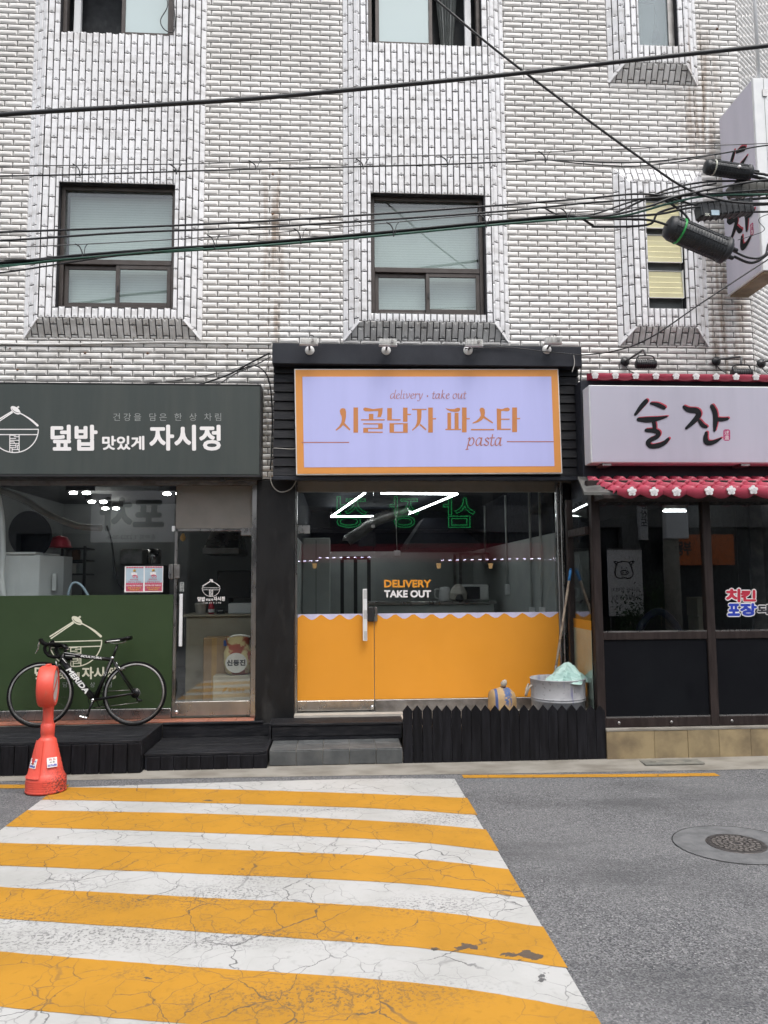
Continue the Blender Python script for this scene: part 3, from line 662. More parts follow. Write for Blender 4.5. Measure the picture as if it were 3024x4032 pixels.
mat('cable_black', (.012, .013, .015), .5); mat('cable_grey', (.12, .12, .12), .55); mat('cable_white', (.45, .44, .41), .55); mat('cable_green', (.02, .09, .06), .5)
mat('interior_grey', (.42, .44, .42), .75, c2=(.35, .37, .355), nsc=1.5); mat('interior_black', (.004, .005, .009), .8, spec=.1); mat('counter_cream', (.40, .36, .27), .45, c2=(.36, .32, .24))
mat('cardboard', (.33, .22, .12), .8, c2=(.29, .19, .10)); mat('dark_ink', (.03, .03, .035), .6); mat('blue_ink', (.03, .07, .25), .5); mat('red_ink', (.55, .03, .06), .45); mat('deep_blue', (.02, .05, .42), .45)
emat('lamp_white', (.93, .97, 1.0), 11.0); emat('lamp_spot', (1.0, .98, .93), 40.0)

# ================================================================== black pillar and left shop
pl = W(1008, 2400, 0).x; prr = W(1160, 2400, 0).x
PILLZ = 2.99
Box('pillar', 'black_pillar', B, pl, prr, -.02, .30, .05, PILLZ, .006)
GY = .12
L0 = -5.2; gl_r = W(990, 2500, GY).x; dl = W(684, 2500, GY).x         # door jambs
zgl = .462; zgt = W(300, 1912, GY).z; zdoor = W(800, 2092, GY).z
sf = thing('shopfront', 'glazed shopfront with deep green lower film and glass door', 'shopfront', (-2.5, GY, .35))
mb = MB(); mb.box(L0, dl-.012, GY-.03, GY+.05, .355, zgl); mb.build('sill', 'steel', sf, .004)
mb = MB(); mb.box(gl_r, pl-.001, GY-.06, GY+.05, .355, zgt); mb.build('jamb', 'steel', sf, .004)
mb = MB(); mb.box(L0, pl-.002, GY-.06, GY+.06, zgt+.002, zgt+.045); mb.build('head_rail', 'steel_dull', sf, .004)
Box('pane', 'glass', sf, L0, dl-.008, GY, GY+.008, zgl+.001, zgt)
ft_l, ft_r = W(0, 2349, GY).z, W(680, 2338, GY).z; zf = (ft_l+ft_r)/2
film = MB().prism([(L0, GY-.002, zgl+.002), (dl-.010, GY-.002, zgl+.002), (dl-.010, GY-.002, zf), (L0, GY-.002, zf)], (0, .0015, 0)).build('film', 'film_green', sf)
Box('transom_panel', 'taupe_panel', sf, dl+.002, gl_r-.002, GY-.008, GY+.02, zdoor+.03, zgt)
door = bpy.data.objects.new('door', None); COL.objects.link(door); door.parent = sf; WL[door.name] = wl(sf)
door.location = (0, 0, 0)
Box('pane', 'glass', door, dl+.03, gl_r-.012, GY-.002, GY+.008, .53, zdoor)
mb = MB(); mb.box(dl-.004, dl+.028, GY-.02, GY+.03, .37, zdoor); mb.build('stile', 'steel', door, .003)
mb = MB(); mb.box(dl+.03, gl_r-.006, GY-.02, GY+.028, .375, .529); mb.build('bottom_rail', 'steel', door, .004)
mb = MB(); mb.box(dl+.03, gl_r-.004, GY-.018, GY+.024, zdoor+.001, zdoor+.028); mb.build('top_rail', 'steel', door, .003)
MB().lathe([(0, .022), (.016, .022), (.02, .01), (.02, 0)], 16, (dl+.05, GY-.021, .42), (0, -1, 0)).build('lock', 'chrome', door)
for a, b in ((1432, 1498),):
    p = W(948, 2080, GY-.03); q = W(993, 2108, GY-.03); Box('patch_fitting', 'steel', door, p.x, q.x, GY-.026, GY+.03, q.z, p.z, .003)
p = W(681, 2075, GY-.03); Box('pivot', 'upvc', door, p.x-.012, p.x+.02, GY-.035, GY+.02, p.z-.05, p.z+.012, .003)
# pull bar, notice strip and keypad
a = W(714, 2338, GY-.06); b = W(714, 2545, GY-.06)
mb = MB(); mb.box(a.x-.018, a.x+.018, GY-.075, GY-.05, b.z, a.z); 
for zz in (a.z-.12, b.z+.12): mb.box(a.x-.008, a.x+.008, GY-.05, GY-.003, zz-.008, zz+.008)
mb.build('pull_handle', 'upvc', door, .004)
a = W(708, 2292, GY-.004); b = W(724, 2330, GY-.004); st = Box('notice_strip', 'grey_ink', door, a.x, b.x, GY-.005, GY-.0025, b.z, a.z)
for i, ch in enumerate('당기세요'):
    h = (a.z-b.z)/4; letters('lettering', ch, 'dark_ink', door, (a.x+.008, GY-.005, a.z-h*(i+1)+.003), (b.x-a.x-.016, 0, 0), (0, 0, h*.72))
a = W(666, 2222, GY-.03); b = W(683, 2280, GY-.03); Box('latch_plate', 'steel', sf, a.x, b.x-.004, GY-.05, GY+.03, b.z, a.z, .008)
a = W(685, 2222, GY-.03); b = W(707, 2278, GY-.03); Box('digital_lock', 'steel_dull', door, a.x, b.x, GY-.05, GY-.003, b.z, a.z, .01)
# ------ bowl emblem: chopsticks, spoon, bowl with a lattice door
def emblem(fn, name, m, parent, dark):
    # u, v in half bowl widths from the bowl's top centre (v downwards)
    k = Ink(fn); q = lambda x, y: ((x-655)/570, (y-690)/570)
    def S(pts, w): k.stroke([(*q(p[0], p[1]), (p[2] if len(p) > 2 else w)/570) for p in pts], smooth=5 if len(pts) > 2 else 0, cap=False)
    S([(85, 575), (600, 265)], 30); S([(110, 618), (615, 288)], 26); S([(690, 190), (755, 145)], 18); S([(715, 200), (768, 160)], 16)
    k.disc(*q(680, 240), 135/570, 70/570, 22, R(38))
    S([(770, 300, 30), (900, 370, 26), (1050, 470, 44), (1200, 600, 50)], 30); k.disc(*q(1200, 600), 25/570)
    S([(85, 690), (1225, 690)], 22); S([(105, 815), (1205, 815)], 22)
    arc = [(655+565*math.cos(t), 690+550*math.sin(t)) for t in [math.pi*i/22 for i in range(23)]]
    for a, b in zip(arc, arc[1:]): S([a, b], 24)
    for x in (545, 765): S([(x, 815), (x, 1235)], 20)
    for a in (((545, 905), (690, 905)), ((640, 865), (765, 865)), ((545, 830), (690, 830)), ((545, 950), (765, 950)), ((545, 1025), (765, 1025)), ((545, 1075), (690, 1075)), ((690, 1025), (690, 1125)), ((545, 1125), (690, 1125)), ((725, 1065), (765, 1065)), ((725, 1065), (725, 1165)), ((600, 1125), (600, 1230)), ((600, 1170), (765, 1170)), ((650, 1030), (650, 985)), ((545, 985), (650, 985))): S(a, 18)
    o = k.build(name, m, parent)
    k2 = Ink(lambda u, v: (lambda pn: (pn[0]+pn[1]*.03 if False else pn[0]+pn[1]*(k.step*(k.k+20)), pn[1]))(fn(u, v)))
    k2.stroke([(*q(x, y), w/570) for x, y, w in ((590, 190, 4), (630, 250, 12), (700, 290, 14), (770, 300, 8))], smooth=5, cap=False); k2.build('spoon_line', dark, parent)
    return o
FI = GY-.0024
emblem(lambda u, v: (W(180+(655+570*u)/5.53, 2400+(690+570*v-18*u)/5.53, FI), FRONT), 'emblem', 'cream_ink', film, 'film_green')
def wordmark(parent, s, ox, oy, Y, m, m2, pr=.0012):          # s, ox, oy map the sign zoom onto a place; tagline above or below
    bx = lambda x0, y0, x1, y1: (ox+x0*s, oy+y0*s, ox+x1*s, oy+y1*s)
    lettersW('lettering', '덮밥', m, parent, bx(374, 158, 702, 334), Y, bold=.036, proud=pr)
    lettersW('lettering', '맛있게', m, parent, bx(745, 236, 1044, 332), Y, bold=.038, proud=pr)
    lettersW('lettering', '자시정', m, parent, bx(1090, 158, 1596, 334), Y, bold=.036, proud=pr)
wordmark(film, .26, 138-.26*374, 2586, FI, 'cream_ink', 'grey_ink')
tag(lettersW('tagline', '건강을 담은 한 상 차림', 'grey_ink', film, (150, 2686, 440, 2706), FI, space=1.5), kind='stuff')
# poster with two notices
a = W(492, 2230, GY-.004); b = W(641, 2331, GY-.004)
po = thing('poster', 'white twin notice with pink captions stuck on the left window', 'poster', (a.x, GY-.004, b.z))
Box('sheet', 'white_ink', po, a.x, b.x, GY-.006, GY-.0035, b.z, a.z)
mat('pale_blue', (.42, .54, .62), .6); mat('pink_ink', (.58, .10, .17), .55); mat('blond', (.70, .42, .10), .6); mat('pale_pink', (.75, .48, .52), .6); mat('yellow_ink', (.80, .45, .10), .6)
pk = lambda ox: onY(GY-.0062, 480+ox, 2200, 9.217)
for ox, oy in ((0, 0), (74.2, -1.3)):
    fn = onY(GY-.0062, 480+ox, 2200+oy, 9.217)
    Ink(fn).rect(145, 310, 785, 885).build('panel', 'pale_blue', po)
    fn2 = lambda x, y, f=fn: (f(x, y)[0]+FRONT*.0004, FRONT)
    k = Ink(fn2); k.rect(145, 905, 770, 1185)
    for i in range(9): k.disc(180+i*70, 905, 36)
    k.build('caption_band', 'pink_ink', po)
    k = Ink(fn2)
    for i in range(7): k.disc(200+i*90, 318, 48, 26)
    k.build('scallop_trim', 'pink_ink', po)
    fn3 = lambda x, y, f=fn: (f(x, y)[0]+FRONT*.0028, FRONT)
    k = Ink(fn3); k.disc(460, 430, 58, 52); k.build('rider_hair', 'blond', po)
    k = Ink(fn3); k.disc(480, 450, 30); k.rect(435, 490, 510, 600); k.rect(345, 500, 430, 600); k.disc(530, 550, 25, 60); k.build('rider_figure', 'white_ink', po)
    k = Ink(fn3); k.stroke([(400, 620), (480, 600), (560, 640)], 38); k.disc(432, 655, 38); k.disc(548, 655, 38); k.build('scooter', 'pink_ink', po)
    k = Ink(lambda x, y, f=fn: (f(x, y)[0]+FRONT*.0045, FRONT)); k.disc(432, 655, 16); k.disc(548, 655, 16); k.build('scooter_hub', 'white_ink', po)
    bx = lambda x0, y0, x1, y1: (480+ox+x0/9.217, 2200+oy+y0/9.217, 480+ox+x1/9.217, 2200+oy+y1/9.217)
    lettersW('lettering', '배달의민족,', 'pink_ink', po, bx(295, 735, 600, 785), GY-.0062, bold=.02)
    lettersW('lettering', '쿠팡이츠, 요기요', 'pink_ink', po, bx(235, 815, 690, 865), GY-.0062, bold=.02)
    lettersW('lettering', '모든 메뉴 포장 가능합니다', 'white_ink', po, bx(165, 950, 740, 1000), GY-.0062, bold=.03, layer=.003)
    lettersW('lettering', '포장 시 각 메뉴당', 'yellow_ink', po, bx(222, 1030, 690, 1090), GY-.0062, bold=.03, layer=.003)
    lettersW('lettering', '1000원 할인!', 'yellow_ink', po, bx(280, 1100, 635, 1155), GY-.0062, bold=.03, layer=.003)
# small decal on the door
emblem(lambda u, v: (W((1313+56*u)/1.58, 1900+(655+56*v)/1.58, GY-.0042), FRONT), 'emblem', 'white_ink', door, 'dark_ink')
for t_, x0, x1, y0, y1 in (('덮밥', 1230, 1275, 712, 738), ('맛있게', 1281, 1323, 722, 736), ('자시정', 1329, 1398, 710, 736)):
    lettersW('lettering', t_, 'white_ink', door, (x0/1.58, 1900+y0/1.58, x1/1.58, 1900+y1/1.58), GY-.0042, bold=.03)
tag(lettersW('tagline', '건강을 담은 한 상 차림', 'white_ink', door, (1262/1.58, 1900+743/1.58, 1375/1.58, 1900+753/1.58), GY-.0042, space=1.4), kind='stuff')
# shutter box under the sign
def shutterbox(parent, x0, x1, z0, z1, y0, y1):
    mb = MB(); mb.box(x0, x1, y0+.02, y1, z0, z1); mb.build('shutter_box', 'shutter', parent)
    n = int((x1-x0)/.062)
    mb = MB()
    for k in range(n): mb.tube([(x0+.062*k+.003, y0+.012, z1-.018), (x0+.062*k+.057, y0+.016, z1-.026)], .011, 6)
    mb.build('roll_edge', 'steel_dull', parent, kind='stuff')
shutterbox(sf, -5.2, pl-.004, zgt+.047, 3.05, -.02, .2)
# ------ green sign
SY = -.28
a = W(1025, 1518, SY); b = W(1025, 1870, SY)
sg = thing('shop_sign', 'long dark green shop sign with cream bowl emblem and lettering', 'sign', (-3, SY, b.z))
Box('panel', 'sign_green', sg, -6.5, a.x, SY, -.02, b.z, a.z, .006)
mb = MB(); mb.box(-6.5, a.x+.008, SY-.004, -.015, a.z+.001, a.z+.012); mb.box(a.x+.001, a.x+.009, SY-.004, -.015, b.z-.008, a.z); mb.box(-6.5, a.x+.009, SY-.004, -.015, b.z-.02, b.z-.001); mb.build('trim', 'dark_trim', sg)
emblem(lambda u, v: (W((105+175*u)/1.843, 1590+(185+175*v)/1.843, SY-.001), FRONT), 'emblem', 'white_ink', sg, 'sign_green')
wordmark(sg, 1/1.843, 0, 1590, SY-.001, 'white_ink', 'grey_ink')
tag(lettersW('tagline', '건강을 담은 한 상 차림', 'grey_ink', sg, (822/1.843, 1590+68/1.843, 1605/1.843, 1590+124/1.843), SY-.001, space=1.5), kind='stuff')
Box('bracket', 'dark_trim', sg, W(876, 1880, -.2).x-.02, W(876, 1880, -.2).x+.02, -.22, -.12, b.z-.06, b.z-.021)

# ================================================================== pasta shop
gx0 = W(1171, 2400, GY).x; gx1 = W(2199, 2400, GY).x; gdx = W(1474, 2500, GY).x
ps = thing('shopfront', 'glazed shopfront with orange scalloped lower film and steel frame', 'shopfront', (1, GY, .4))
zpt = W(1600, 1938, GY).z; zpb = W(1700, 2750, GY).z
TH = .40
Box('sill', 'steel_dull', ps, gdx+.004, gx1, GY-.03, GY+.05, .385, zpb-.002, .004)
for a, b in ((gx0-.09, gx0-.045), (gx0-.042, gx0-.004), (gx1+.002, gx1+.04), (gx1+.043, gx1+.075)): Box('jamb', 'steel', ps, a, b, GY-.05 if (a < gx0-.05 or b > gx1+.05) else GY-.03, GY+.05, .385, zpt+.16, .005)
Box('head_rail', 'taupe_panel', ps, gx0-.003, gx1+.001, GY-.02, GY+.05, zpt+.002, zpt+.13, .004)
Box('upper_pane', 'glass', ps, gx0, gdx-.004, GY, GY+.008, W(1300, 2080, GY).z+.003, zpt)
Box('pane', 'glass', ps, gdx+.001, gx1-.001, GY, GY+.008, zpb, zpt)
zwv = W(1700, 2415, GY).z; FI2 = GY-.0085
def wavefilm(x0, x1, z0, parent, name='film'):
    n = 60; vs = []; per = W(1700, 2415, GY).x-W(1628, 2415, GY).x
    for k in range(n+1):
        x = x0+(x1-x0)*k/n; ph = (x-W(1628, 2415, GY).x)/per
        w = .5-.5*math.cos(2*math.pi*ph); z = zwv-.004-.056*(w**.8); vs += [(x, FI2+.001, z0), (x, FI2+.001, z)]
    o = MB().add(vs, [(2*k, 2*k+2, 2*k+3, 2*k+1) for k in range(n)]).build(name, 'orange_film', parent, fix=False)
    MB().add([(x0, FI2+.003, zwv-.075), (x1, FI2+.003, zwv-.075), (x1, FI2+.003, zwv+.004), (x0, FI2+.003, zwv+.004)], [(0, 1, 2, 3)]).build('film_edge', 'lilac_film', parent, fix=False)
    return o
film2 = wavefilm(gdx+.002, gx1-.002, zpb+.001, ps)
d2 = bpy.data.objects.new('door', None); COL.objects.link(d2); d2.parent = ps; WL[d2.name] = wl(ps)
zdt = W(1300, 2080, GY).z; zdb = W(1300, 2757, GY).z
Box('pane', 'glass', d2, gx0+.002, gdx-.004, GY-.002, GY+.008, zdb, zdt)
wavefilm(gx0+.003, gdx-.005, zdb+.001, d2)
Box('bottom_rail', 'steel', d2, gx0+.002, gdx-.005, GY-.022, GY+.028, .405, zdb-.001, .004)
MB().lathe([(0, .022), (.016, .022), (.02, .01), (.02, 0)], 16, (gdx-.03, GY-.023, .44), (0, -1, 0)).build('lock', 'chrome', d2)
a = W(1172, 2068, GY-.02); b = W(1220, 2100, GY-.02); Box('patch_fitting', 'steel', d2, a.x, b.x, GY-.025, GY+.03, b.z, a.z, .003)
a = W(1462, 2066, GY-.02); b = W(1476, 2078, GY-.02); Box('pivot', 'steel', d2, a.x, b.x, GY-.02, GY+.025, b.z, a.z, .002)
a = W(1428, 2319, GY-.07); b = W(1446, 2523, GY-.07)
hd = MB(); hd.box(a.x, b.x, GY-.085, GY-.065, b.z, a.z)
for zz in (a.z-.1, b.z+.1): hd.box(a.x+.01, b.x-.01, GY-.065, GY-.003, zz-.01, zz+.01)
hd = hd.build('pull_handle', 'upvc', d2, .003)
dots = MB()
for z0_ in (a.z-.015, (a.z+b.z)/2+.05, b.z+.105):
    for i in range(9):
        for j in range(3): dots.box(a.x+.012+.013*j, a.x+.019+.013*j, GY-.0865, GY-.0852, z0_-.011*i-.006, z0_-.011*i)
dots.build('grip_dots', 'steel_dull', d2, kind='stuff')
a = W(1447, 2390, GY-.03); b = W(1472, 2447, GY-.03); Box('digital_lock', 'dark_trim', d2, a.x, b.x, GY-.05, GY-.003, b.z, a.z, .006)
a = W(1473, 2390, GY-.03); b = W(1486, 2446, GY-.03); Box('strike_box', 'steel', ps, a.x+.003, b.x, GY-.045, GY-.001, b.z, a.z, .004)
kx = lambda x0, y0, x1, y1: (1000+x0/1.185, 1850+y0/1.185, 1000+x1/1.185, 1850+y1/1.185)
lettersW('lettering', 'DELIVERY', 'orange_film', film2, kx(609, 515, 824, 547), GY-.001, bold=.058)
lettersW('lettering', 'TAKE OUT', 'white_ink', film2, kx(609, 563, 824, 594), GY-.001, bold=.058)
mat('tan_decal', (.42, .26, .10), .6)
for x in (283, 862, 1104):
    k = Ink(onY(GY-.001, 1000, 1850, 1.185)); k.poly([(x-10, 440), (x-8, 460), (x+8, 460), (x+10, 440)]); k.rect(x-12, 436, x+12, 441); k.build('cup_decal', 'tan_decal', film2)
shutterbox(ps, gx0-.09, gx1+.075, zpt+.162, zpt+.235, .0, .2)
# ------ black fascia with boards and beam
FY = -.25
fa = thing('fascia', 'black clapboard fascia with a deep beam across its top', 'fascia', (1, FY, 3.0))
fx0, fx1 = W(1076, 1650, FY).x, W(2283, 1650, FY).x; fz0 = 3.0; fz1 = W(1600, 1440, FY).z
Box('backing', 'black_paint', fa, fx0+.01, fx1-.01, FY+.03, -.014, fz0+.01, fz1+.1)
nb = 12; hb = (fz1-fz0)/nb
for k in range(nb):
    z = fz0+k*hb
    MB().add([(fx0, FY-.004, z+.004), (fx1, FY-.004, z+.004), (fx1, FY+.012, z+hb-.004), (fx0, FY+.012, z+hb-.004), (fx0, FY+.03, z+.004), (fx1, FY+.03, z+.004), (fx1, FY+.03, z+hb-.004), (fx0, FY+.03, z+hb-.004)],
             [(0,1,2,3),(7,6,5,4),(0,4,5,1),(1,5,6,2),(2,6,7,3),(3,7,4,0)]).build('board', 'black_wood', fa, .003)
BY = -.38; ba = W(1072, 1357, BY); bb = W(2292, 1438, BY); bz0 = (W(1072, 1437, BY).z+bb.z)/2; bz1 = (ba.z + W(2292, 1360, BY).z)/2
Box('beam', 'black_paint', fa, ba.x, bb.x, BY, -.012, bz0, bz1, .006)
Box('base_trim', 'black_paint', fa, fx0-.005, fx1+.005, FY-.02, FY+.06, fz0-.045, fz0-.003, .004)
# ------ lit sign
PY = -.335
c4 = [W(1158.6, 1452, PY), W(2199, 1452, PY), W(2215, 1864, PY), W(1166, 1870, PY)]    # TL TR BR BL
lsn = thing('shop_sign', 'lilac light box sign with orange border and orange pasta lettering', 'sign', (1, PY, 3.0))
bk = [c4[3], c4[2], c4[1], c4[0]]
MB().prism([p+Vector((0, .004, 0)) for p in bk], (0, .06, 0)).build('case', 'white_metal', lsn, .003)
def inset(c, l, r, t, b_):
    TL, TR, BR, BL = c; u = (TR-TL).normalized(); v = (TL-BL).normalized()
    return [TL+u*l-v*t, TR-u*r-v*t, BR-u*r+v*b_, BL+u*l+v*b_]
q1 = inset(c4, .012, .012, .012, .012); q2 = inset(c4, .088, .088, .09, .082)
MB().prism([q1[3], q1[2], q1[1], q1[0]], (0, .0035, 0)).build('border', 'orange_border', lsn)
fc = MB().prism([q2[3]+FRONT*.002, q2[2]+FRONT*.002, q2[1]+FRONT*.002, q2[0]+FRONT*.002], (0, .0018, 0)).build('face', 'lilac_face', lsn)
IY = PY-.0035
k = Ink(onY(IY, 1300, 1580, 2.127))
for p in ([(80,80),(90,62),(107,57),(125,62),(133,85),(133,130),(125,170),(112,195),(88,222),(50,247),(44,240),(75,210),(92,180),(98,150),(95,125),(85,105)], [(105,195),(118,178),(170,235),(162,245)],
          [(276,62),(290,52),(312,55),(360,65),(400,60),(440,56),(436,100),(425,132),(395,132),(402,100),(402,82),(370,82),(330,85),(295,84),(280,76)],
          [(727,70),(766,70),(764,140),(756,180),(740,205),(690,247),(684,240),(710,215),(724,185),(729,150)], [(748,200),(757,188),(807,235),(800,244)],
          [(965,58),(1000,65),(1040,64),(1065,54),(1085,56),(1090,70),(1080,86),(1050,90),(1010,85),(980,72)],
          [(1250,70),(1262,54),(1280,54),(1294,68),(1297,100),(1290,135),(1270,158),(1235,177),(1195,187),(1191,180),(1225,163),(1248,140),(1262,118),(1258,95)], [(1275,135),(1288,122),(1366,178),(1358,186)],
          [(1395,60),(1440,66),(1465,56),(1490,52),(1506,65),(1500,80),(1480,84),(1450,80),(1432,82),(1432,240),(1397,240)]): k.poly(list(reversed(p)))
for r in ((195,52,234,263),(324,105,362,152),(258,150,457,161),(277,184,440,194),(402,184,440,232),(277,222,440,232),(277,222,318,264),(277,254,440,264),(478,57,517,160),(478,150,590,161),(610,53,648,172),(648,105,677,115),
          (497,183,535,264),(611,183,650,264),(497,183,650,193),(497,254,650,264),(685,63,807,73),(821,53,860,262),(860,141,887,152),(982,96,1013,240),(1042,96,1076,240),(965,231,1096,241),(1104,52,1143,260),(1143,141,1170,151),
          (1180,232,1374,243),(1432,145,1503,155),(1397,229,1512,240),(1524,52,1565,258),(1565,140,1591,150)): k.rect(*r)
k.build('lettering', 'orange_ink', fc)
k = Ink(onY(IY, 1000, 1300, 1.185)); k.rect(222, 521.5, 444, 526); k.rect(1180, 518, 1400, 522.5); k.build('rule_line', 'rose_ink', fc)
# slanted serif italics drawn with a broad nib
GLY = {  # x, y (up, x-height 1) strokes; width from the nib angle
 'd': [[(.62,.95),(.35,1.0),(.08,.55),(.1,.1),(.3,0),(.55,.3),(.72,.75)], [(.95,1.75),(.72,.6),(.68,.1),(.78,.0),(.95,.12)]], 'e': [[(.1,.48),(.45,.6),(.6,.8),(.45,1),(.2,.8),(.08,.4),(.18,.05),(.4,.0),(.65,.2)]],
 'l': [[(.3,1.75),(.15,.6),(.1,.1),(.2,0),(.38,.12)]], 'i': [[(.02,.85),(.18,1),(.22,.9),(.1,.2),(.2,0),(.38,.12)], [(.3,1.42),(.34,1.46)]], 'v': [[(.02,.85),(.16,1),(.24,.8),(.25,.02),(.6,.5),(.68,.95),(.58,1)]],
 'r': [[(.02,.85),(.17,1),(.2,.85),(.05,0)], [(.17,.6),(.4,.98),(.58,.92)]], 'y': [[(.02,.85),(.16,1),(.24,.75),(.28,.05)], [(.7,1),(.55,.4),(.25,-.25),(0,-.5),(-.1,-.42)]], 't': [[(.3,1.4),(.12,.3),(.15,.03),(.3,.0),(.45,.15)], [(.0,.97),(.5,.99)]],
 'a': [[(.62,.9),(.38,1.0),(.1,.6),(.08,.15),(.26,0),(.5,.3),(.66,.8)], [(.72,1),(.6,.25),(.65,0),(.85,.12)]], 'k': [[(.3,1.75),(.05,0)], [(.12,.45),(.4,.95),(.6,.95)], [(.2,.55),(.4,.3),(.5,.02),(.7,.1)]],
 'o': [[(.5,1),(.2,.85),(.06,.4),(.18,.03),(.4,.02),(.65,.4),(.68,.8),(.5,1)]], 'u': [[(.02,.85),(.16,1),(.2,.85),(.1,.2),(.22,0),(.5,.3),(.66,.8)], [(.74,1),(.62,.25),(.66,0),(.86,.12)]],
 'p': [[(.02,.85),(.17,1),(.17,.8),(-.1,-.5)], [(-.22,-.52),(.05,-.5)], [(.12,.5),(.4,.98),(.62,.9),(.68,.5),(.5,.1),(.25,.0),(.1,.12)]], 's': [[(.55,.85),(.38,1),(.2,.82),(.3,.58),(.5,.4),(.45,.08),(.25,0),(.05,.15)]], '.': [[(.25,.55),(.3,.58)]]}
ADV = dict(d=.95, e=.72, l=.45, i=.45, v=.78, r=.62, y=.82, t=.52, a=.93, k=.78, o=.82, u=.95, p=.85, s=.68)
def script(text, x0, y0, x1, xh, fn, m, parent, wt=.15):       # baseline y0, fitted to x0..x1
    tot = sum(ADV.get(c, .6) if c != ' ' else .45 for c in text); sx = (x1-x0)/tot; k = Ink(fn); cx = 0
    for c in text:
        if c == ' ': cx += .45; continue
        if c == '.': k.disc(x0+(cx+.3)*sx, y0-.5*xh, .16*xh); cx += .6; continue
        for st in GLY[c]:
            P = crom([(x, y, 0) for x, y in st], 5) if len(st) > 2 else [Vector((*p, 0)) for p in st]; Q = []
            for i, p in enumerate(P):
                d = P[min(i+1, len(P)-1)]-P[max(i-1, 0)]; an = math.atan2(d.y, d.x)
                Q.append((x0+(cx+p.x+.04)*sx, y0-p.y*xh, (wt*(.38+.72*abs(math.sin(an-R(35)))))*xh))
            k.stroke(Q, smooth=0, cap=True)
        cx += ADV[c]
    return k.build('script_lettering', m, parent, kind='stuff')
z1 = onY(IY, 1000, 1300, 1.185)
script('delivery . take out', 634, 319, 990, 22.5, z1, 'rose_ink', fc)
script('pasta', 996, 538, 1160, 36, z1, 'rose_ink', fc, wt=.16)
# ------ four floodlights on the beam
def flood(px, py, hx, hy, label):
    c = W(px, py, BY); f = thing('floodlight', label, 'floodlight', c, 'white floodlights on the black beam')
    MB().lathe([(0, .028), (.012, .026), (.03, .014), (.046, .010), (.052, .003), (.052, 0)], 24, c, (0, -1, 0)).build('base', 'white_metal', f)
    h = W(hx, hy, BY-.13)
    MB().tube([c+Vector((0, -.02, 0)), c+Vector(((h.x-c.x)*.4, -.05, .03)), h+Vector((0, .0, -.01))], .012, 8).build('arm', 'cable_grey', f)
    hb = MB(); hb.box(h.x-.095, h.x+.095, h.y-.012, h.y+.02, h.z-.022, h.z+.036); hb.box(h.x-.1, h.x+.1, h.y-.03, h.y+.03, h.z-.034, h.z-.0225); hb.build('housing', 'white_metal', f, .004)
    fins = MB()
    for i in range(12): fins.box(h.x-.09+i*.0155, h.x-.083+i*.0155, h.y-.04, h.y-.0125, h.z-.02, h.z+.04)
    fins.build('cooling_fins', 'white_metal', f)
    Box('driver', 'steel_dull', f, h.x+.03, h.x+.055, h.y-.055, h.y-.041, h.z-.01, h.z+.02)
    Box('lens', 'lilac_film', f, h.x-.08, h.x+.08, h.y+.0205, h.y+.026, h.z-.018, h.z+.03)
    MB().tube(crom([h+Vector((0, 0, .02)), h+Vector((.01, .01, .075)), h+Vector((.05, .05, .08)), h+Vector((.03, .1, .0))], 5), .005, 6).build('lead', 'cable_black', f)
s_ = 3024/1659
for (a, b, c_, d, l) in ((669, 757, 667, 739, 'white floodlight over the left end of the lilac sign'), (834, 757, 838, 741, 'white floodlight second from the left on the black beam'), (1011, 757, 1024, 742, 'white floodlight third from the left on the black beam'), (1181, 755, 1195, 737, 'white floodlight over the right end of the lilac sign')):
    flood(a*s_, b*s_, c_*s_, d*s_, l)
# ------ decks, steps and fence
DK = thing('timber_deck', 'low black timber deck in front of the green windows', 'deck', (-3, -.5, .05))
dz, dyf, dyb = .33, -.95, -.10; dxr = W(562, 2912, dyf).x
npl = 7; pw = (dyb-dyf)/npl
for k in range(npl): Box('plank', 'black_wood', DK, -6.5, dxr-.05, dyf+k*pw+.0015, dyf+(k+1)*pw-.0015, dz-.028, dz+random.uniform(-.001, .001), .003)
x = dxr-.005; 
while x > -5.5:
    Box('front_board', 'black_picket', DK, x-.128, x-.004, dyf-.022-random.uniform(0, .003), dyf-.001, .03, dz-.028, .003); x -= .132
MB().box(dxr-.045, dxr, dyf-.02, -.12, .19, dz+.006).build('side_board', 'black_wood', DK, .004)
MB().box(dxr-.046, dxr-.002, dyf+.01, -.12, .03, .188).build('side_panel', 'black_wood', DK)
MB().box(-6.5, dxr-.06, dyf+.01, -.12, .04, dz-.03).build('substructure', 'black_paint', DK)
Lg = thing('door_ledge', 'terracotta tiled ledge along the green shopfront', 'ledge', (-3, 0, .3))
MB().box(-6.5, pl-.002, -.098, .3, .05, .338).build('bed', 'concrete', Lg)
x = -6.5
while x < pl-.05:
    x2 = min(x+.30, pl-.004); Box('tile', 'red_floor_tile', Lg, x+.002, x2-.002, -.101, GY-.035, .338, .352, .002); x = x2
MS = thing('timber_step', 'wide black timber step before the green shop door', 'step', (-1.3, -.5, .05))
mxr = W(1052, 2955, -.9).x; mz = .188; ry = -.102
for k in range(6): pwk = (ry+.9)/6; Box('plank', 'black_wood', MS, dxr+.004, mxr-.03, -.9+k*pwk+.0015, -.9+(k+1)*pwk-.0015, mz-.026, mz+random.uniform(-.001, .001), .003)
Box('riser', 'black_wood', MS, dxr+.004, mxr-.0, ry-.024, ry, mz+.001, .322, .003); Box('riser_cap', 'black_wood', MS, dxr+.004, pl+.1, ry-.04, -.1025, .323, .345, .003)
x = mxr
while x > dxr+.05:
    x2 = max(x-.128, dxr+.003); Box('front_board', 'black_picket', MS, x2+.002, x-.002, -.922-random.uniform(0, .003), -.901, .025, mz-.026, .003); x = x2
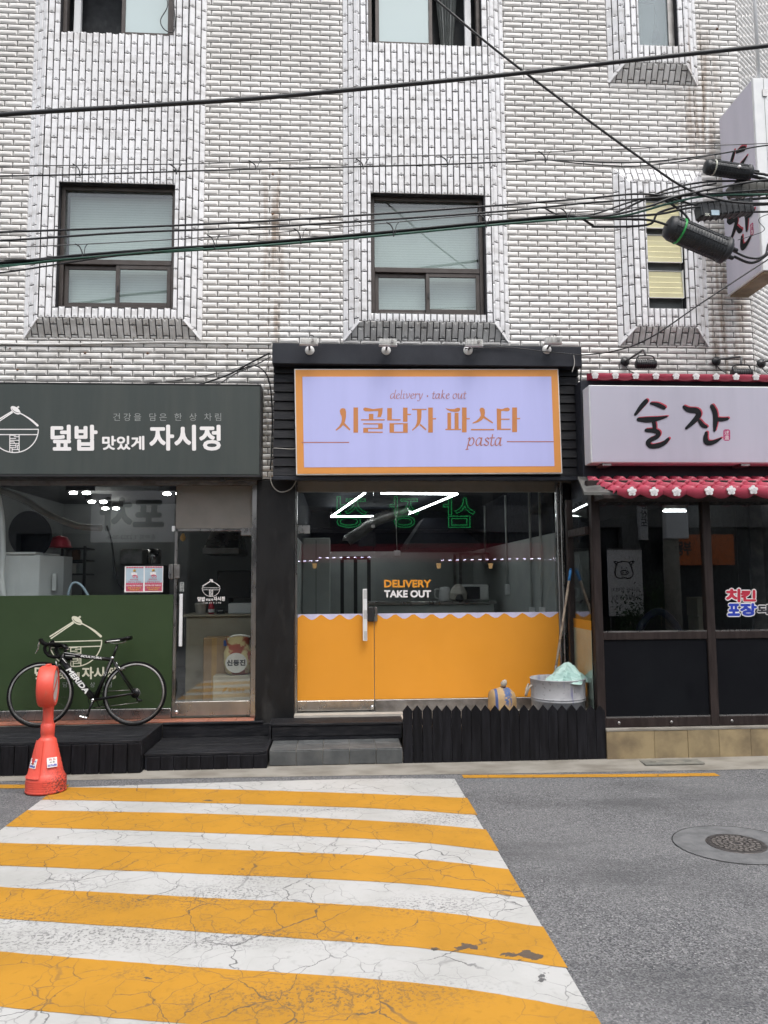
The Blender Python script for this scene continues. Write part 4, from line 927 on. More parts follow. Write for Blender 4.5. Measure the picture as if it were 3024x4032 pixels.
MB().box(mxr-.028, mxr, -.9, ry-.03, .03, mz+.01).build('side_board', 'black_wood', MS, .003)
MB().box(dxr+.01, mxr-.03, -.89, ry-.03, .03, mz-.028).build('substructure', 'black_paint', MS)
TS = thing('tiled_step', 'grey tiled concrete step below the orange shop door', 'step', (0, -.6, .05))
tx0, tx1 = W(1060, 2960, -.85).x, W(1585, 2945, -.85).x
MB().box(tx0+.004, tx1-.004, -.845, -.30, .03, .178).build('core', 'concrete', TS)
nt = 5
for k in range(nt):
    a = tx0+(tx1-tx0)*k/nt; b = tx0+(tx1-tx0)*(k+1)/nt
    Box('tile', 'grey_tile', TS, a+.0025, b-.0025, -.85, -.58, .178, .188, .003); Box('tile', 'grey_tile', TS, a+.0025, b-.0025, -.576, -.33, .178, .188, .003)
    Box('tile', 'grey_tile', TS, a+.0025, b-.0025, -.856, -.846, .035+random.uniform(0, .01), .1765, .003)
WS = thing('timber_step', 'black painted timber step under the orange shop door', 'step', (0, -.2, .2))
wx0, wx1 = W(1068, 2850, -.4).x, W(1586, 2850, -.4).x
for k in range(3): Box('plank', 'black_wood', WS, wx0, wx1, -.41+k*.115+.0015, -.41+(k+1)*.115-.0015, .335, .362, .004)
Box('riser', 'black_wood', WS, wx0+.01, wx1-.01, -.40, -.375, .228, .333, .003); Box('riser', 'black_wood', WS, wx0+.01, wx1-.01, -.395, -.37, .1895, .226, .003); Box('end_board', 'black_wood', WS, wx0-.022, wx0-.001, -.41, -.07, .19, .365, .003)
PT = thing('concrete_platform', 'pale concrete threshold platform behind the picket fence', 'platform', (1.6, -.3, .05))
Box('slab', 'pale_floor', PT, prr+.002, 2.645, -.058, .3, .05, .384); Box('slab', 'pale_floor', PT, wx1+.004, 2.645, -.78, -.06, .05, .372)
FN = thing('picket_fence', 'low black picket fence with pointed tops beside the tiled step', 'fence', (1.7, -.85, .03))
PFY = -.85; px0, px1 = W(1587, 2900, PFY).x, W(2386, 2900, PFY).x; npk = 21; pw = (px1-px0)/npk
for k in range(npk):
    a = px0+k*pw+.001; b = a+pw-.0022; zt = W(1587+k*38, 2776, PFY).z + random.uniform(-.006, .006); m_ = (a+b)/2; j = random.uniform(-.004, .004)
    sh = .058; dy = random.uniform(0, .004)
    MB().prism([(a, PFY-dy, .035), (b, PFY-dy, .035), (b+j*.3, PFY-dy, zt-sh), (m_+j*.3, PFY-dy, zt), (a+j*.3, PFY-dy, zt-sh)], (0, .018, 0)).build('picket', 'black_picket', FN, .002)
for zz in (.14, .40): Box('rail', 'black_wood', FN, px0, px1, PFY+.022, PFY+.05, zz, zz+.06, .003)
# ================================================================== right-hand shop: lean-to front with tiled roofs
mat('brown_wood', (.022, .016, .015), .5, c2=(.036, .027, .025), nsc=4, stretch=(6, 6, .8), bump=.4, bsc=30, spec=.2)
mat('roof_red', (.43, .050, .088), .42, c2=(.36, .042, .072), nsc=4, rnd=.08); mat('medallion', (.72, .70, .70), .5)
mat('sign_white', (.45, .44, .52), .45, c2=(.41, .40, .475), nsc=1.2, stretch=(3, 3, .3)); mat('brush_ink', (.006, .008, .010), .6, spec=.2); mat('brush_red', (.50, .05, .08), .5); mat('seal_red', (.42, .03, .14), .5)
mat('black_board', (.0025, .003, .005), .6, c2=(.004, .005, .007), nsc=2, spec=.15); mat('plinth_stone', (.29, .225, .125), .65, c2=(.16, .12, .07), nsc=3.4, bump=.15, bsc=30, rnd=.12)
mat('lead_flashing', (.13, .13, .12), .6, metal=.3, c2=(.08, .08, .075)); mat('lamp_black', (.014, .015, .017), .45)
EY = -.81                                    # front plane of the lean-to
EX0 = 2.655; EX1 = 5.25
rs = thing('wooden_shopfront', 'dark wooden lean-to shopfront with black panels below its windows', 'shopfront', (4, EY, .3))
zst = .325
z_mid0, z_mid1 = W(2600, 2518, EY).z, W(2600, 2488, EY).z; z_b1 = W(2600, 2822, EY).z; z_wt = W(2500, 1965, EY).z
posts = [W(2200+287/1.843, 1850+1000/1.843, EY).x, W(2200+1098/1.843, 1850+1000/1.843, EY).x]
posts.append(posts[1]*2-posts[0]); posts[2] = min(posts[2], EX1-.05)
pw = .088
for i, x in enumerate(posts):
    Box('post', 'brown_wood', rs, x-pw/2, x+pw/2, EY-.012, EY+.08, zst+.01, z_wt+.06, .006)
for a, b in zip(posts, posts[1:]):
    x0, x1 = a+pw/2+.001, b-pw/2-.001
    Box('mid_rail', 'brown_wood', rs, x0, x1, EY-.004, EY+.06, z_mid0, z_mid1, .005); Box('bottom_rail', 'brown_wood', rs, x0, x1, EY-.004, EY+.06, zst+.012, z_b1-.004, .005)
    Box('bead', 'steel', rs, x0, x1, EY+.0, EY+.02, z_mid1+.001, z_mid1+.012); Box('bead', 'steel', rs, x0, x1, EY-.0, EY+.02, z_b1-.003, z_b1+.008)
    Box('pane', 'glass', rs, x0+.004, x1-.004, EY+.024, EY+.030, z_mid1+.013, z_wt)
    Box('panel', 'black_board', rs, x0+.002, x1-.002, EY+.012, EY+.026, z_b1+.009, z_mid0-.002)
    for q in (.12, .62): MB().lathe([(0, .006), (.012, .005), (.016, 0)], 14, (x0+q*(x1-x0), EY-.0045, (zst+z_b1)/2), (0, -1, 0)).build('screw_cap', 'steel_dull', rs)
    nn = 12; vs = []
    for k in range(nn*6+1):
        x = x0+.004+(x1-x0-.008)*k/(nn*6); vs += [(x, EY+.019, z_wt), (x, EY+.019, z_wt-.028-.02*math.sin(k*math.pi/6)**2)]
    MB().add(vs, [(2*k, 2*k+1, 2*k+3, 2*k+2) for k in range(nn*6)]).build('valance', 'dark_trim', rs, fix=False)
Box('head_beam', 'brown_wood', rs, EX0-.04, EX1, EY-.002, EY+.07, z_wt+.062, z_wt+.2, .006)
Box('end_panel', 'brown_wood', rs, EX1-.04, EX1, EY+.082, .2, .01, z_wt+.06)
# return side towards the orange shop
ys0, ys1 = EY+.082, -.05
Box('side_post', 'brown_wood', rs, EX0-.05, EX0+.02, ys1-.07, ys1, zst+.01, 2.75, .005)
for z0, z1 in ((2.32, 2.40), (zst+.012, zst+.07)): Box('side_rail', 'brown_wood', rs, EX0-.045, EX0+.015, ys0, ys1-.072, z0, z1, .004)
Box('side_pane', 'glass', rs, EX0-.016, EX0-.010, ys0, ys1-.072, zst+.071, 2.318); Box('side_pane', 'glass', rs, EX0-.016, EX0-.010, ys0, ys1-.072, 2.402, 2.74)
mat('mint_film', (.52, .60, .52), .5)
zc = W(2310, 2475, -.4).z
Box('side_film', 'mint_film', rs, EX0-.009, EX0-.006, ys0+.01, ys1-.08, zst+.075, zc); Box('side_film', 'orange_film', rs, EX0-.009, EX0-.006, ys0+.01, ys1-.08, zc+.001, zc+.10)
MB().box(EX0-.055, EX0-.046, ys1-.05, ys1-.035, 1.28, 1.36).build('hasp', 'rust', rs)
# stone plinth
pn = thing('stone_plinth', 'brown stone plinth of large slabs below the wooden shopfront', 'plinth', (4, EY, 0))
Box('core', 'concrete', pn, EX0+.05, EX1, EY-.03, EY+.3, .0, zst-.02)
sx = [W(2389, 2950, EY-.05).x, W(2577, 2950, EY-.05).x, W(2709, 2950, EY-.05).x, W(2832, 2950, EY-.05).x, W(2957, 2950, EY-.05).x, 4.85, EX1]
for a, b in zip(sx, sx[1:]): Box('slab', 'plinth_stone', pn, a+.001, b-.001, EY-.055-random.uniform(0, .003), EY-.031, .01, zst-.018, .003)
Box('coping', 'concrete', pn, sx[0]-.002, EX1, EY-.06, EY+.1, zst-.017, zst+.009, .004)
# upper black wall, lower roof, ridge coping
UW = -.46
up = thing('black_parapet', 'flat black parapet behind the white brush lettered sign', 'parapet', (4, UW, 2.9))
pz1 = W(2500, 1500, UW).z
Box('parapet_wall', 'black_paint', up, W(2292, 1700, UW).x, EX1, UW, -.012, 2.72, pz1, .005)
rf = thing('tiled_roof', 'lower red pantile roof with white flower medallions along its eave', 'roof', (4, -.8, 2.7))
eY, tY = -1.16, UW-.002; eZ = W(2800, 1938, eY).z; tZ = W(2700, 1888, tY).z
ridge = Vector((0, tY-eY, tZ-eZ)); SL = ridge.length; rdir = ridge/SL; rn = Vector((1, 0, 0)).cross(rdir); rn = -rn if rn.z < 0 else rn
rx0 = W(2440, 1935, eY).x
def pantile(w, l):
    n = 8; vs = []
    for j, (t, lift) in enumerate(((0, .022), (1, -.006))):
        for k in range(n+1):
            u = k/n; h = .030*math.sin(2*math.pi*u-.6)+(.012 if u > .8 else 0); vs.append((u*w, t*l, h+lift+.01))
    vs += [(k/n*w, 0, vs[k][2]-.036) for k in range(n+1)]
    return vs, [(k, k+1, n+2+k, n+1+k) for k in range(n)] + [(2*n+2+k, 2*n+3+k, k+1, k) for k in range(n)]
tw, tl = .155, SL/4
pv, pf = pantile(tw*1.04, tl*1.22); pm = bpy.data.meshes.new('roof_tile'); pm.from_pydata(pv, [], pf); pm.update(); pm.polygons.foreach_set('use_smooth', [True]*len(pm.polygons)); pm.materials.append(MATS['roof_red'])
left0 = W(2292, 1895, tY).x
Box('roof_deck', 'brown_wood', rf, left0, EX1, eY+.02, tY, eZ-.06, eZ-.03)
MB().prism([(left0+.0, eY+.03, eZ-.028), (left0, tY, eZ-.028), (left0, tY, tZ-.02)], (EX1-left0, 0, 0)).build('rafter_infill', 'brown_wood', rf)
for r in range(4):
    n0 = 0; xb = left0 + .02 + (.0 if r else .0) + (3-r)*.02
    k = 0
    while xb + k*tw < EX1-.1:
        x = xb+k*tw + random.uniform(-.004, .004); k += 1
        if r == 0 and x < rx0-.14: continue
        o_ = Vector((x, eY, eZ)) + rdir*(tl*r) + rn*random.uniform(0, .004)
        mx = Matrix((Vector((1, 0, 0)), rdir, rn)).transposed().to_4x4(); mx.translation = o_; link('roof_tile', pm, None, rf, mx)
def eavetile(w, h):
    n = 14; vs = []
    for k in range(n+1):
        u = k/n; vs += [(u*w, -.012*math.sin(math.pi*u), 0), (u*w, -.02*math.sin(math.pi*u)-.004, -h*.55-h*.45*math.sin(math.pi*u)), (u*w, .02-.02*math.sin(math.pi*u), -h*.5-h*.42*math.sin(math.pi*u))]
    return vs, [f for k in range(n) for f in ((3*k, 3*k+1, 3*k+4, 3*k+3), (3*k+1, 3*k+2, 3*k+5, 3*k+4))]
def emesh(w, h):
    v, f = eavetile(w, h); me = bpy.data.meshes.new('eave_tile'); me.from_pydata(v, [], f); me.update(); me.polygons.foreach_set('use_smooth', [True]*len(me.polygons)); me.materials.append(MATS['roof_red']); return me
def flower(c, r, parent, m='medallion'):
    vs = [c+Vector((0, -.012, 0))]; n = 40
    for k in range(n):
        a = 2*math.pi*k/n+math.pi/2; rr = r*(.70+.36*abs(math.cos(2.5*(a-math.pi/2)))**.8); vs.append(c+Vector((math.cos(a)*rr, -.008, math.sin(a)*rr)))
    vs += [v+Vector((0, .016, 0)) for v in vs[1:]]
    fs = [(0, 1+k, 1+(k+1) % n) for k in range(n)] + [(1+k, 41+k, 41+(k+1) % n, 1+(k+1) % n) for k in range(n)]
    o = MB().add(vs, fs, False).build('medallion', m, parent)
    MB().torus(c+Vector((0, -.011, 0)), r*.38, r*.07, (0, 1, 0), 20, 5).build('relief_ring', m, o)
    for k in range(5):
        a = 2*math.pi*k/5+math.pi/2; MB().bar(c+Vector((math.cos(a)*r*.15, -.012, math.sin(a)*r*.15)), c+Vector((math.cos(a)*r*.62, -.011, math.sin(a)*r*.62)), r*.07).build('relief_vein', m, o)
em = emesh(.235, .105)
fpx = [(2488, 1935), (2575, 1936), (2664, 1937), (2792, 1933), (2879, 1931), (2966, 1929)]
for i, (x, y) in enumerate(fpx):
    c = W(x, y, eY-.045); flower(c, .045, rf)
ex = W(2430, 1940, eY-.02).x
while ex < EX1-.2:
    mx = Matrix.Translation((ex, eY-.02, eZ+.035)); link('eave_tile', em, None, rf, mx); ex += .2365
MB().prism([(left0-.16, eY+.16, eZ+.02), (left0+.14, eY+.02, eZ-.0), (left0+.06, tY, tZ+.03), (left0-.05, tY, tZ+.03)], (0, 0, -.03)).build('flashing', 'lead_flashing', rf)
rg = thing('tiled_coping', 'narrow red tile coping with white flower medallions above the white sign', 'coping', (4, -.6, 3.9))
em2 = emesh(.225, .085); RY = -.60; cz = W(2700, 1483, RY).z; ex = W(2340, 1490, RY).x
xa = ex-.02
while ex < EX1-.2:
    link('eave_tile', em2, None, rg, Matrix.Translation((ex, RY, cz+.028))); flower(Vector((ex+.002, RY-.022, cz-.002)), .037, rg); ex += .2265
MB().prism([(xa, RY+.005, cz+.03), (xa, UW+.05, cz+.075), (xa, UW+.05, pz1+.001), (xa, RY+.01, cz-.0)], (EX1-xa, 0, 0)).build('coping_bed', 'roof_red', rg)
# white sign box
WY = -.68
s0 = W(2320, 1520, WY); s1 = W(2327, 1818, WY)
ws = thing('shop_sign', 'white box sign with black brush lettering shadowed in red', 'sign', (4, WY, 3.1))
bx0 = s0.x-.004
Box('case', 'upvc', ws, bx0, EX1, WY+.001, UW-.004, s1.z-.012, s0.z+.012, .008); Box('face', 'sign_white', ws, bx0+.012, EX1-.012, WY-.003, WY, s1.z, s0.z)
for x in (2385, 2928): p = W(x, 1828, WY+.06); Box('bracket', 'steel_dull', ws, p.x-.05, p.x+.05, WY+.02, UW-.004, s1.z-.04, s1.z-.0125, .003)
def brush(fn, name, m, parent, dx=0, dy=0):
    ST = [[(285,75,56),(210,160,56),(120,280,34)], [(355,110,30),(450,130,55),(555,175,52)], [(165,355,46),(300,360,72),(450,345,55),(600,312,22)], [(392,380,50),(410,450,50),(408,520,50)],
          [(285,520,46),(400,525,60),(470,560,60),(440,620,56),(345,668,58),(312,715,60),(360,762,58),(470,750,64),(560,710,54),(620,650,38)],
          [(860,165,44),(930,208,68),(1050,225,74),(1080,285,70),(1010,380,62),(890,490,32)], [(1092,375,44),(1140,440,55),(1195,468,42)], [(1283,155,56),(1325,240,64),(1337,350,64),(1330,440,54),(1320,525,32)], [(1340,345,48),(1430,355,50),(1520,342,36)],
          [(1197,560,42),(1185,640,60),(1202,700,68),(1270,710,58),(1350,680,42),(1420,640,22)]]
    k0 = 0
    for s in ST:
        k = Ink(fn); k.k = k0; k.stroke([(x+dx, y+dy, w*1.2) for x, y, w in s], smooth=5); k0 = k.k; k.build(name, m, parent)
fb = onY(WY-.0035, 2470, 1560, 3.858)
brush(fb, 'brush_stroke_shadow', 'brush_red', ws, 20, -14)
brush(lambda x, y: (fb(x, y)[0]+FRONT*.004, FRONT), 'brush_stroke', 'brush_ink', ws)
def seal(fn, parent, x0, y0, x1, y1):
    k = Ink(fn); r = (x1-x0)*.3; k.rect(x0, y0+r, x1, y1-r); k.rect(x0+r, y0, x1-r, y1)
    for a, b in ((x0+r, y0+r), (x1-r, y0+r), (x0+r, y1-r), (x1-r, y1-r)): k.disc(a, b, r)
    o = k.build('seal', 'seal_red', parent)
    for ch, ya, yb in (('述', y0+.12*(y1-y0), y0+.47*(y1-y0)), ('盞', y0+.53*(y1-y0), y0+.9*(y1-y0))):
        a = fn(x0+.15*(x1-x0), yb)[0]; b = fn(x1-.15*(x1-x0), yb)[0]; c = fn(x0+.15*(x1-x0), ya)[0]; letters('lettering', ch, 'medallion', o, a, b-a, c-a, proud=.0015)
seal(fb, ws, 1458, 503, 1563, 677)
# wall lamps above the coping
def armlamp(c, elbow, head, label, side=1):
    L = thing('wall_lamp', label, 'lamp', c, 'black arm lamps above the red coping')
    MB().lathe([(0, .03), (.02, .028), (.04, .012), (.055, .004), (.055, 0)], 20, c, (0, -1, 0)).build('base', 'lamp_black', L)
    MB().tube([c+Vector((0, -.02, 0)), c+Vector((.02, -.05, .01)), elbow, elbow+Vector((.012, -.01, -.01)), head+Vector((0, 0, .1))], .013, 8).build('arm', 'cable_grey', L)
    MB().tube(crom([head+Vector((-.105, 0, -.0)), head+Vector((-.10, 0, .07)), head+Vector((-.06, 0, .1)), head+Vector((.06, 0, .1)), head+Vector((.10, 0, .07)), head+Vector((.105, 0, -.0))], 4), .008, 6).build('yoke', 'lamp_black', L)
    MB().lathe([(0, -.115), (.045, -.115), (.05, -.105), (.05, .105), (.045, .115), (0, .115)], 16, head, (1, 0, 0)).build('head', 'lamp_black', L)
    f = MB()
    for k in range(8): f.torus(head+Vector((-.09+k*.026, 0, 0)), .05, .005, (1, 0, 0), 16, 5)
    f.build('cooling_fins', 'lamp_black', L, kind='stuff')
    MB().tube(crom([c+Vector((0, -.01, -.05)), c+Vector((.02, -.04, -.11)), c+Vector((.1, -.03, -.15))], 5), .006, 6).build('lead', 'cable_black', L)
LY = -.03
armlamp(W(2461, 1424, LY), W(2531, 1378, LY-.25), W(2543, 1434, LY-.28), 'black arm lamp on the tiles above the first brush character')
armlamp(W(2820, 1422, LY), W(2913, 1405, LY-.35), W(2920, 1470, LY-.42), 'black arm lamp on the rust stained tiles near the corner')
c = Vector((XC, 0, 0))+WD*.10; armlamp(Vector((c.x+.02, c.y-.05, W(2982, 1430, .0).z)), Vector((c.x+.45, c.y-.42, W(2982, 1430, .0).z+.01)), Vector((c.x+.47, c.y-.44, W(2982, 1430, .0).z-.12)), 'black arm lamp cut by the right edge beyond the corner')
# window sticker 치킨 포장되
a = rs
def stick(ch, x0, y0, x1, y1, m):
    bx = tuple((2840+v/9.016) if i % 2 == 0 else (2300+v/9.013) for i, v in enumerate((x0, y0, x1, y1)))
    lettersW('sticker_border', ch, 'white_ink', a, bx, EY+.0215, bold=.17); lettersW('sticker_letter', ch, m, a, bx, EY+.0215, bold=.075, layer=.0018)
stick('치', 190, 190, 650, 610, 'red_ink'); stick('킨', 710, 230, 1205, 590, 'red_ink'); stick('포', 250, 715, 635, 1100, 'deep_blue'); stick('장', 690, 700, 1225, 1095, 'deep_blue'); stick('되', 1300, 750, 1650, 1045, 'dark_ink'); stick('요', 1720, 750, 2050, 1045, 'dark_ink')
# ================================================================== projecting sign at the corner
PX = W(2850, 750, -.15).x
def onX(X): return lambda px, py: WX(px, py, X)
bt = WX(2846, 452, PX); bbm = WX(2890, 1150, PX); ft_ = WX(2968, 297, PX)
y_b, y_f = -.12, WX(2985, 700, PX).y
zt_, zb_ = bt.z, bbm.z
pj = thing('projecting_sign', 'white box sign projecting from the corner wall with brush lettering', 'sign', (PX, -.1, zb_))
zt_ = (WX(2846, 452, PX).z + WX(2968, 297, PX).z)/2; zb_ = WX(2888, 1150, PX).z
Box('case', 'upvc', pj, PX, PX+.26, y_f, y_b, zb_, zt_, .006)
mat('sign_white_lit', (.60, .58, .66), .45, c2=(.55, .535, .61), nsc=1.2, stretch=(3, 3, .3)); Box('face', 'sign_white_lit', pj, PX-.004, PX-.0005, y_f+.035, y_b-.012, zb_+.02, zt_-.02)  # sign_white lightened in colour, making up for a face turned from the light
for z in (zt_-.22, zb_+.3): Box('hinge', 'steel', pj, PX+.10, PX+.15, y_f-.012, y_f-.001, z, z+.08)
Box('door_seam', 'grey_ink', pj, PX+.118, PX+.122, y_f-.0035, y_f-.0005, zb_+.01, zt_-.01)
Box('base_trim', 'plinth_stone', pj, PX+.02, PX+.24, y_f+.02, y_b-.02, zb_-.02, zb_-.001)
MB().tube([(PX+.13, y_f+.1, zt_), (PX+.13, y_f+.1, zt_+2.6)], .02, 10).build('mast', 'upvc', pj)
for z in (zt_-.1, zb_+.1): MB().box(PX+.11, PX+.15, y_b, .01, z-.03, z+.03).build('bracket', 'steel_dull', pj)
wdt = (y_b-y_f)*.62; yc = (y_b+y_f)/2; 
def onsign(zc, sc):           # characters stacked down the face; right of the lettering is towards the street (-Y)
    return lambda x, y: (Vector((PX-.005, yc-(x)*sc, zc-y*sc)), Vector((-1, 0, 0)))
hh = zt_-zb_
def half(fn, lo, hi, cx_, cy_, dx, dy, m, name, extra=0):
    ST = [[(285,75,56),(210,160,56),(120,280,34)], [(355,110,30),(450,130,55),(555,175,52)], [(165,355,46),(300,360,72),(450,345,55),(600,312,22)], [(392,380,50),(410,450,50),(408,520,50)], [(285,520,46),(400,525,60),(470,560,60),(440,620,56),(345,668,58),(312,715,60),(360,762,58),(470,750,64),(560,710,54),(620,650,38)],
          [(860,165,44),(930,208,68),(1050,225,74),(1080,285,70),(1010,380,62),(890,490,32)], [(1092,375,44),(1140,440,55),(1195,468,42)], [(1283,155,56),(1325,240,64),(1337,350,64),(1330,440,54),(1320,525,32)], [(1340,345,48),(1430,355,50),(1520,342,36)], [(1197,560,42),(1185,640,60),(1202,700,68),(1270,710,58),(1350,680,42),(1420,640,22)]]
    k0 = 0
    for s in ST[lo:hi]:
        k = Ink(fn); k.k = k0; k.stroke([(x-cx_+dx, y-cy_+dy, w*1.3) for x, y, w in s], smooth=5); k0 = k.k; k.build(name, m, pj)
for zc, lo, hi, cx_, cy_ in ((zt_-hh*.40, 0, 5, 370, 400), (zt_-hh*.70, 5, 10, 1190, 420)):
    sc = wdt*1.3/720; fs_ = onsign(zc, sc); half(fs_, lo, hi, cx_, cy_, 20, -14, 'brush_red', 'brush_stroke_shadow'); half(lambda x, y, f=fs_: (f(x, y)[0]+Vector((-.004, 0, 0)), Vector((-1, 0, 0))), lo, hi, cx_, cy_, 0, 0, 'brush_ink', 'brush_stroke')
seal(onsign(zt_-hh*.70, wdt/720), pj, 270, 80, 375, 300)
# ================================================================== overhead cables and closures
def cable(pts, r, label, m='cable_black', Y=-2.0, name='overhead_cable', group='overhead cables', n=8, seg=8):
    pts = [tuple(p) if len(p) > 2 else (*p, Y) for p in pts]
    if pts[-1][0] >= 3040 and pts[-1][2] < -1: y_ = pts[-1][1]; pts += [(3650, y_*.5+345, -2.0), (4290, 690+(y_-690)*.12, -2.0)]       # on to the pole down the street
    if pts[0][0] <= -300 and pts[0][2] < -1: pts = [(-1900, pts[0][1]+60, pts[0][2])] + pts
    P = [W(*p) for p in pts]; Q = crom(P, seg); r = r*1.28 if name == 'overhead_cable' else r
    return tag(MB().tube(Q, r, n).build(name, m), label, 'cable', group)
cable([(-500, 500), (0, 452), (500, 420), (1000, 388), (1500, 342), (2000, 293), (2500, 236), (3024, 180), (3500, 130)], .0155, 'thick black cable highest across the facade, rising to the right', Y=-2.1)
cable([(-500, 496, -2.13), (0, 446), (500, 413), (1000, 381), (1500, 336), (2000, 287), (2500, 229), (3024, 172), (3500, 122)], .004, 'thin wire lashed along the top of the highest thick cable', Y=-2.1)
cable([(1400, -270), (1717, 0), (2000, 234), (2506, 611), (2759, 765), (3060, 800)], .0085, 'single black cable slanting down from the upper centre window to the closures', Y=-2.05)
cable([(-400, 657), (0, 654), (640, 647), (1000, 637), (1660, 613), (2024, 603), (2420, 588), (2816, 572), (3300, 565)], .0035, 'thin steel wire above the slim looped cable at mid height', 'cable_grey', Y=-2.0)
cable([(-400, 700), (0, 693), (320, 687), (1000, 666), (1660, 650), (2024, 636), (2150, 630), (2500, 640), (2815, 608), (3024, 572), (3300, 560)], .0055, 'slim black cable looped under the thin steel wire', Y=-2.0)
cable([(2150, 629), (2300, 645), (2480, 655), (2650, 640), (2815, 608)], .0045, 'short slack wire sagging below the looped cable near the white corner sign', Y=-2.02)
cable([(-400, 925), (0, 914), (500, 896), (1000, 873), (1500, 842), (2000, 806), (2300, 782), (2560, 765), (2800, 820), (3100, 830)], .0075, 'black cable crossing the middle of both large windows', Y=-2.0)
cable([(-400, 962), (0, 948), (500, 916), (1000, 896), (1500, 866), (2000, 830), (2300, 800), (2640, 775), (3100, 742)], .0075, 'black cable just below the window crossing cable', Y=-2.04)
cable([(-400, 990), (0, 976), (500, 953), (1000, 922), (1500, 880), (1900, 846), (2240, 838), (2700, 800), (3100, 770)], .0035, 'thin steel carrier wire strung over the thick cable bundle', 'cable_grey', Y=-2.0)
BU = [(-400, 1052), (0, 1040), (300, 1012), (640, 986), (1000, 963), (1500, 921), (2000, 874), (2240, 856)]
ends = [([(2400, 848), (2560, 810), (2700, 765), (3100, 700)], 'cable_black', 'topmost strand of the thick bundle, rising towards the corner sign'), ([(2450, 850), (2640, 800), (2800, 770), (3100, 762)], 'cable_green', 'greenish strand in the thick bundle of cables'),
        ([(2420, 855), (2600, 842), (2750, 815), (3100, 800)], 'cable_black', 'middle strand of the thick bundle, running into the flat closure'), ([(2400, 862), (2550, 866), (2640, 890)], 'cable_black', 'lower strand of the thick bundle, ending at the large closure'), ([(2330, 885), (2350, 893), (2550, 885), (2600, 835), (2760, 800), (3100, 775)], 'cable_black', 'drooping strand looping under the thick bundle near the louvre window')]
for i, (e_, m_, l_) in enumerate(ends):
    a = 2*math.pi*i/5; cable([(x+math.cos(a)*6*(.6+.4*math.sin(x*.01+i)), y+math.sin(a)*7, -2.0+.012*math.cos(a*2)) for x, y in BU]+[(x, y, -2.0+.03*(i-2)) for x, y in e_], .0085, l_, m_)
cable([(-300, 1100), (0, 1074), (170, 1050), (420, 1012), (640, 990)], .006, 'stray black cable joining the bundle from below at the left edge', Y=-2.03)
cable([(-300, 1030), (0, 1024), (170, 1022), (330, 1012), (600, 988)], .0055, 'stray black cable joining the bundle from above at the left edge', Y=-2.03)
cable([(-300, 1064), (0, 1052), (200, 1026), (500, 1000), (800, 976)], .0045, 'green sheathed wire lying along the left end of the bundle', 'cable_green', Y=-2.05)
cable([(2400, 850), (2560, 775), (2650, 740), (2800, 715), (3100, 712)], .0075, 'black cable bowed upward over the louvre window top', Y=-1.95)
cable([(2140, 817), (2210, 848), (2330, 845), (2500, 790), (2700, 745), (2820, 722)], .0065, 'kinked black cable dipping before the louvre window', Y=-1.96)
cable([(2560, 766), (2620, 790), (2690, 838), (2720, 880)], .0085, 'short cable curling down into the large ribbed closure', Y=-1.98)
cable([(3250, 880), (3024, 1022), (2770, 1188), (2560, 1330), (2420, 1382, -.8), (2290, 1398, -.40)], .0055, 'thin black wire slanting from the right edge to the black beam', Y=-1.3)
cable([(2290, 1398, -.40), (2150, 1385, -.42), (2000, 1368, -.40), (1830, 1372, -.40)], .0045, 'thin black wire trailing along the black beam', Y=-.40)
cable([(2890, 1010), (2960, 1035), (3024, 1000), (3100, 930)], .010, 'black cable curving out of the large closure to the right edge', Y=-1.9)
cable([(2880, 985), (2950, 1015), (3010, 1005), (3100, 910)], .008, 'second black cable leaving the large closure below the first', Y=-1.93)
cable([(2905, 945), (2960, 928), (3010, 905), (3040, 840)], .0025, 'hair thin wire arcing over the corner sign from the large closure', Y=-1.95)
cable([(2940, 690), (3000, 702), (3100, 712)], .011, 'black cable leaving the small closure at the right edge', Y=-2.0)
cable([(640, -60, -.13), (660, 20, -.16), (632, 80, -.17), (650, 118, -.15), (684, 122, -.13), (688, 60, -.12), (672, -60, -.12)], .006, 'loose black cable loop hanging in the upper left window', name='service_cable', group='cables between the two signs')
cable([(2945, 675), (3000, 685), (3100, 692)], .009, 'upper black cable leaving the small closure at the right edge', Y=-2.03)
pq = W(4300, 700, -2.0); up_ = thing('utility_pole', 'concrete utility pole down the street carrying the overhead cables', 'pole', (pq.x+.12, -2.0, 0))
MB().tube([(pq.x+.14, -2.0, 0), (pq.x+.14, -2.0, 9.5)], [.17, .12], 20).build('shaft', 'concrete', up_); MB().bar((pq.x-.3, -2.0, pq.z+.25), (pq.x+.6, -2.0, pq.z+.25), .08).build('cross_arm', 'steel_dull', up_)
def clipw(px, y0, y1, i, label, m='cable_black'):
    P = [W(px-28, y0-4, -2), W(px-12, y0+6, -2.01), W(px-2, (y0+y1)/2+4, -2.02), W(px, y1+6, -2.02)]; t = thing('cable_tie', label, 'cable tie', P[3], 'wire ties on the overhead cables')
    MB().tube(crom(P, 4), .006, 6).build('hook', m, t); MB().tube(crom([W(px+22, y0-6, -2), W(px+10, y0+10, -2.01), W(px+6, y1-4, -2.02)], 4), .0035, 6).build('tail', m, t)
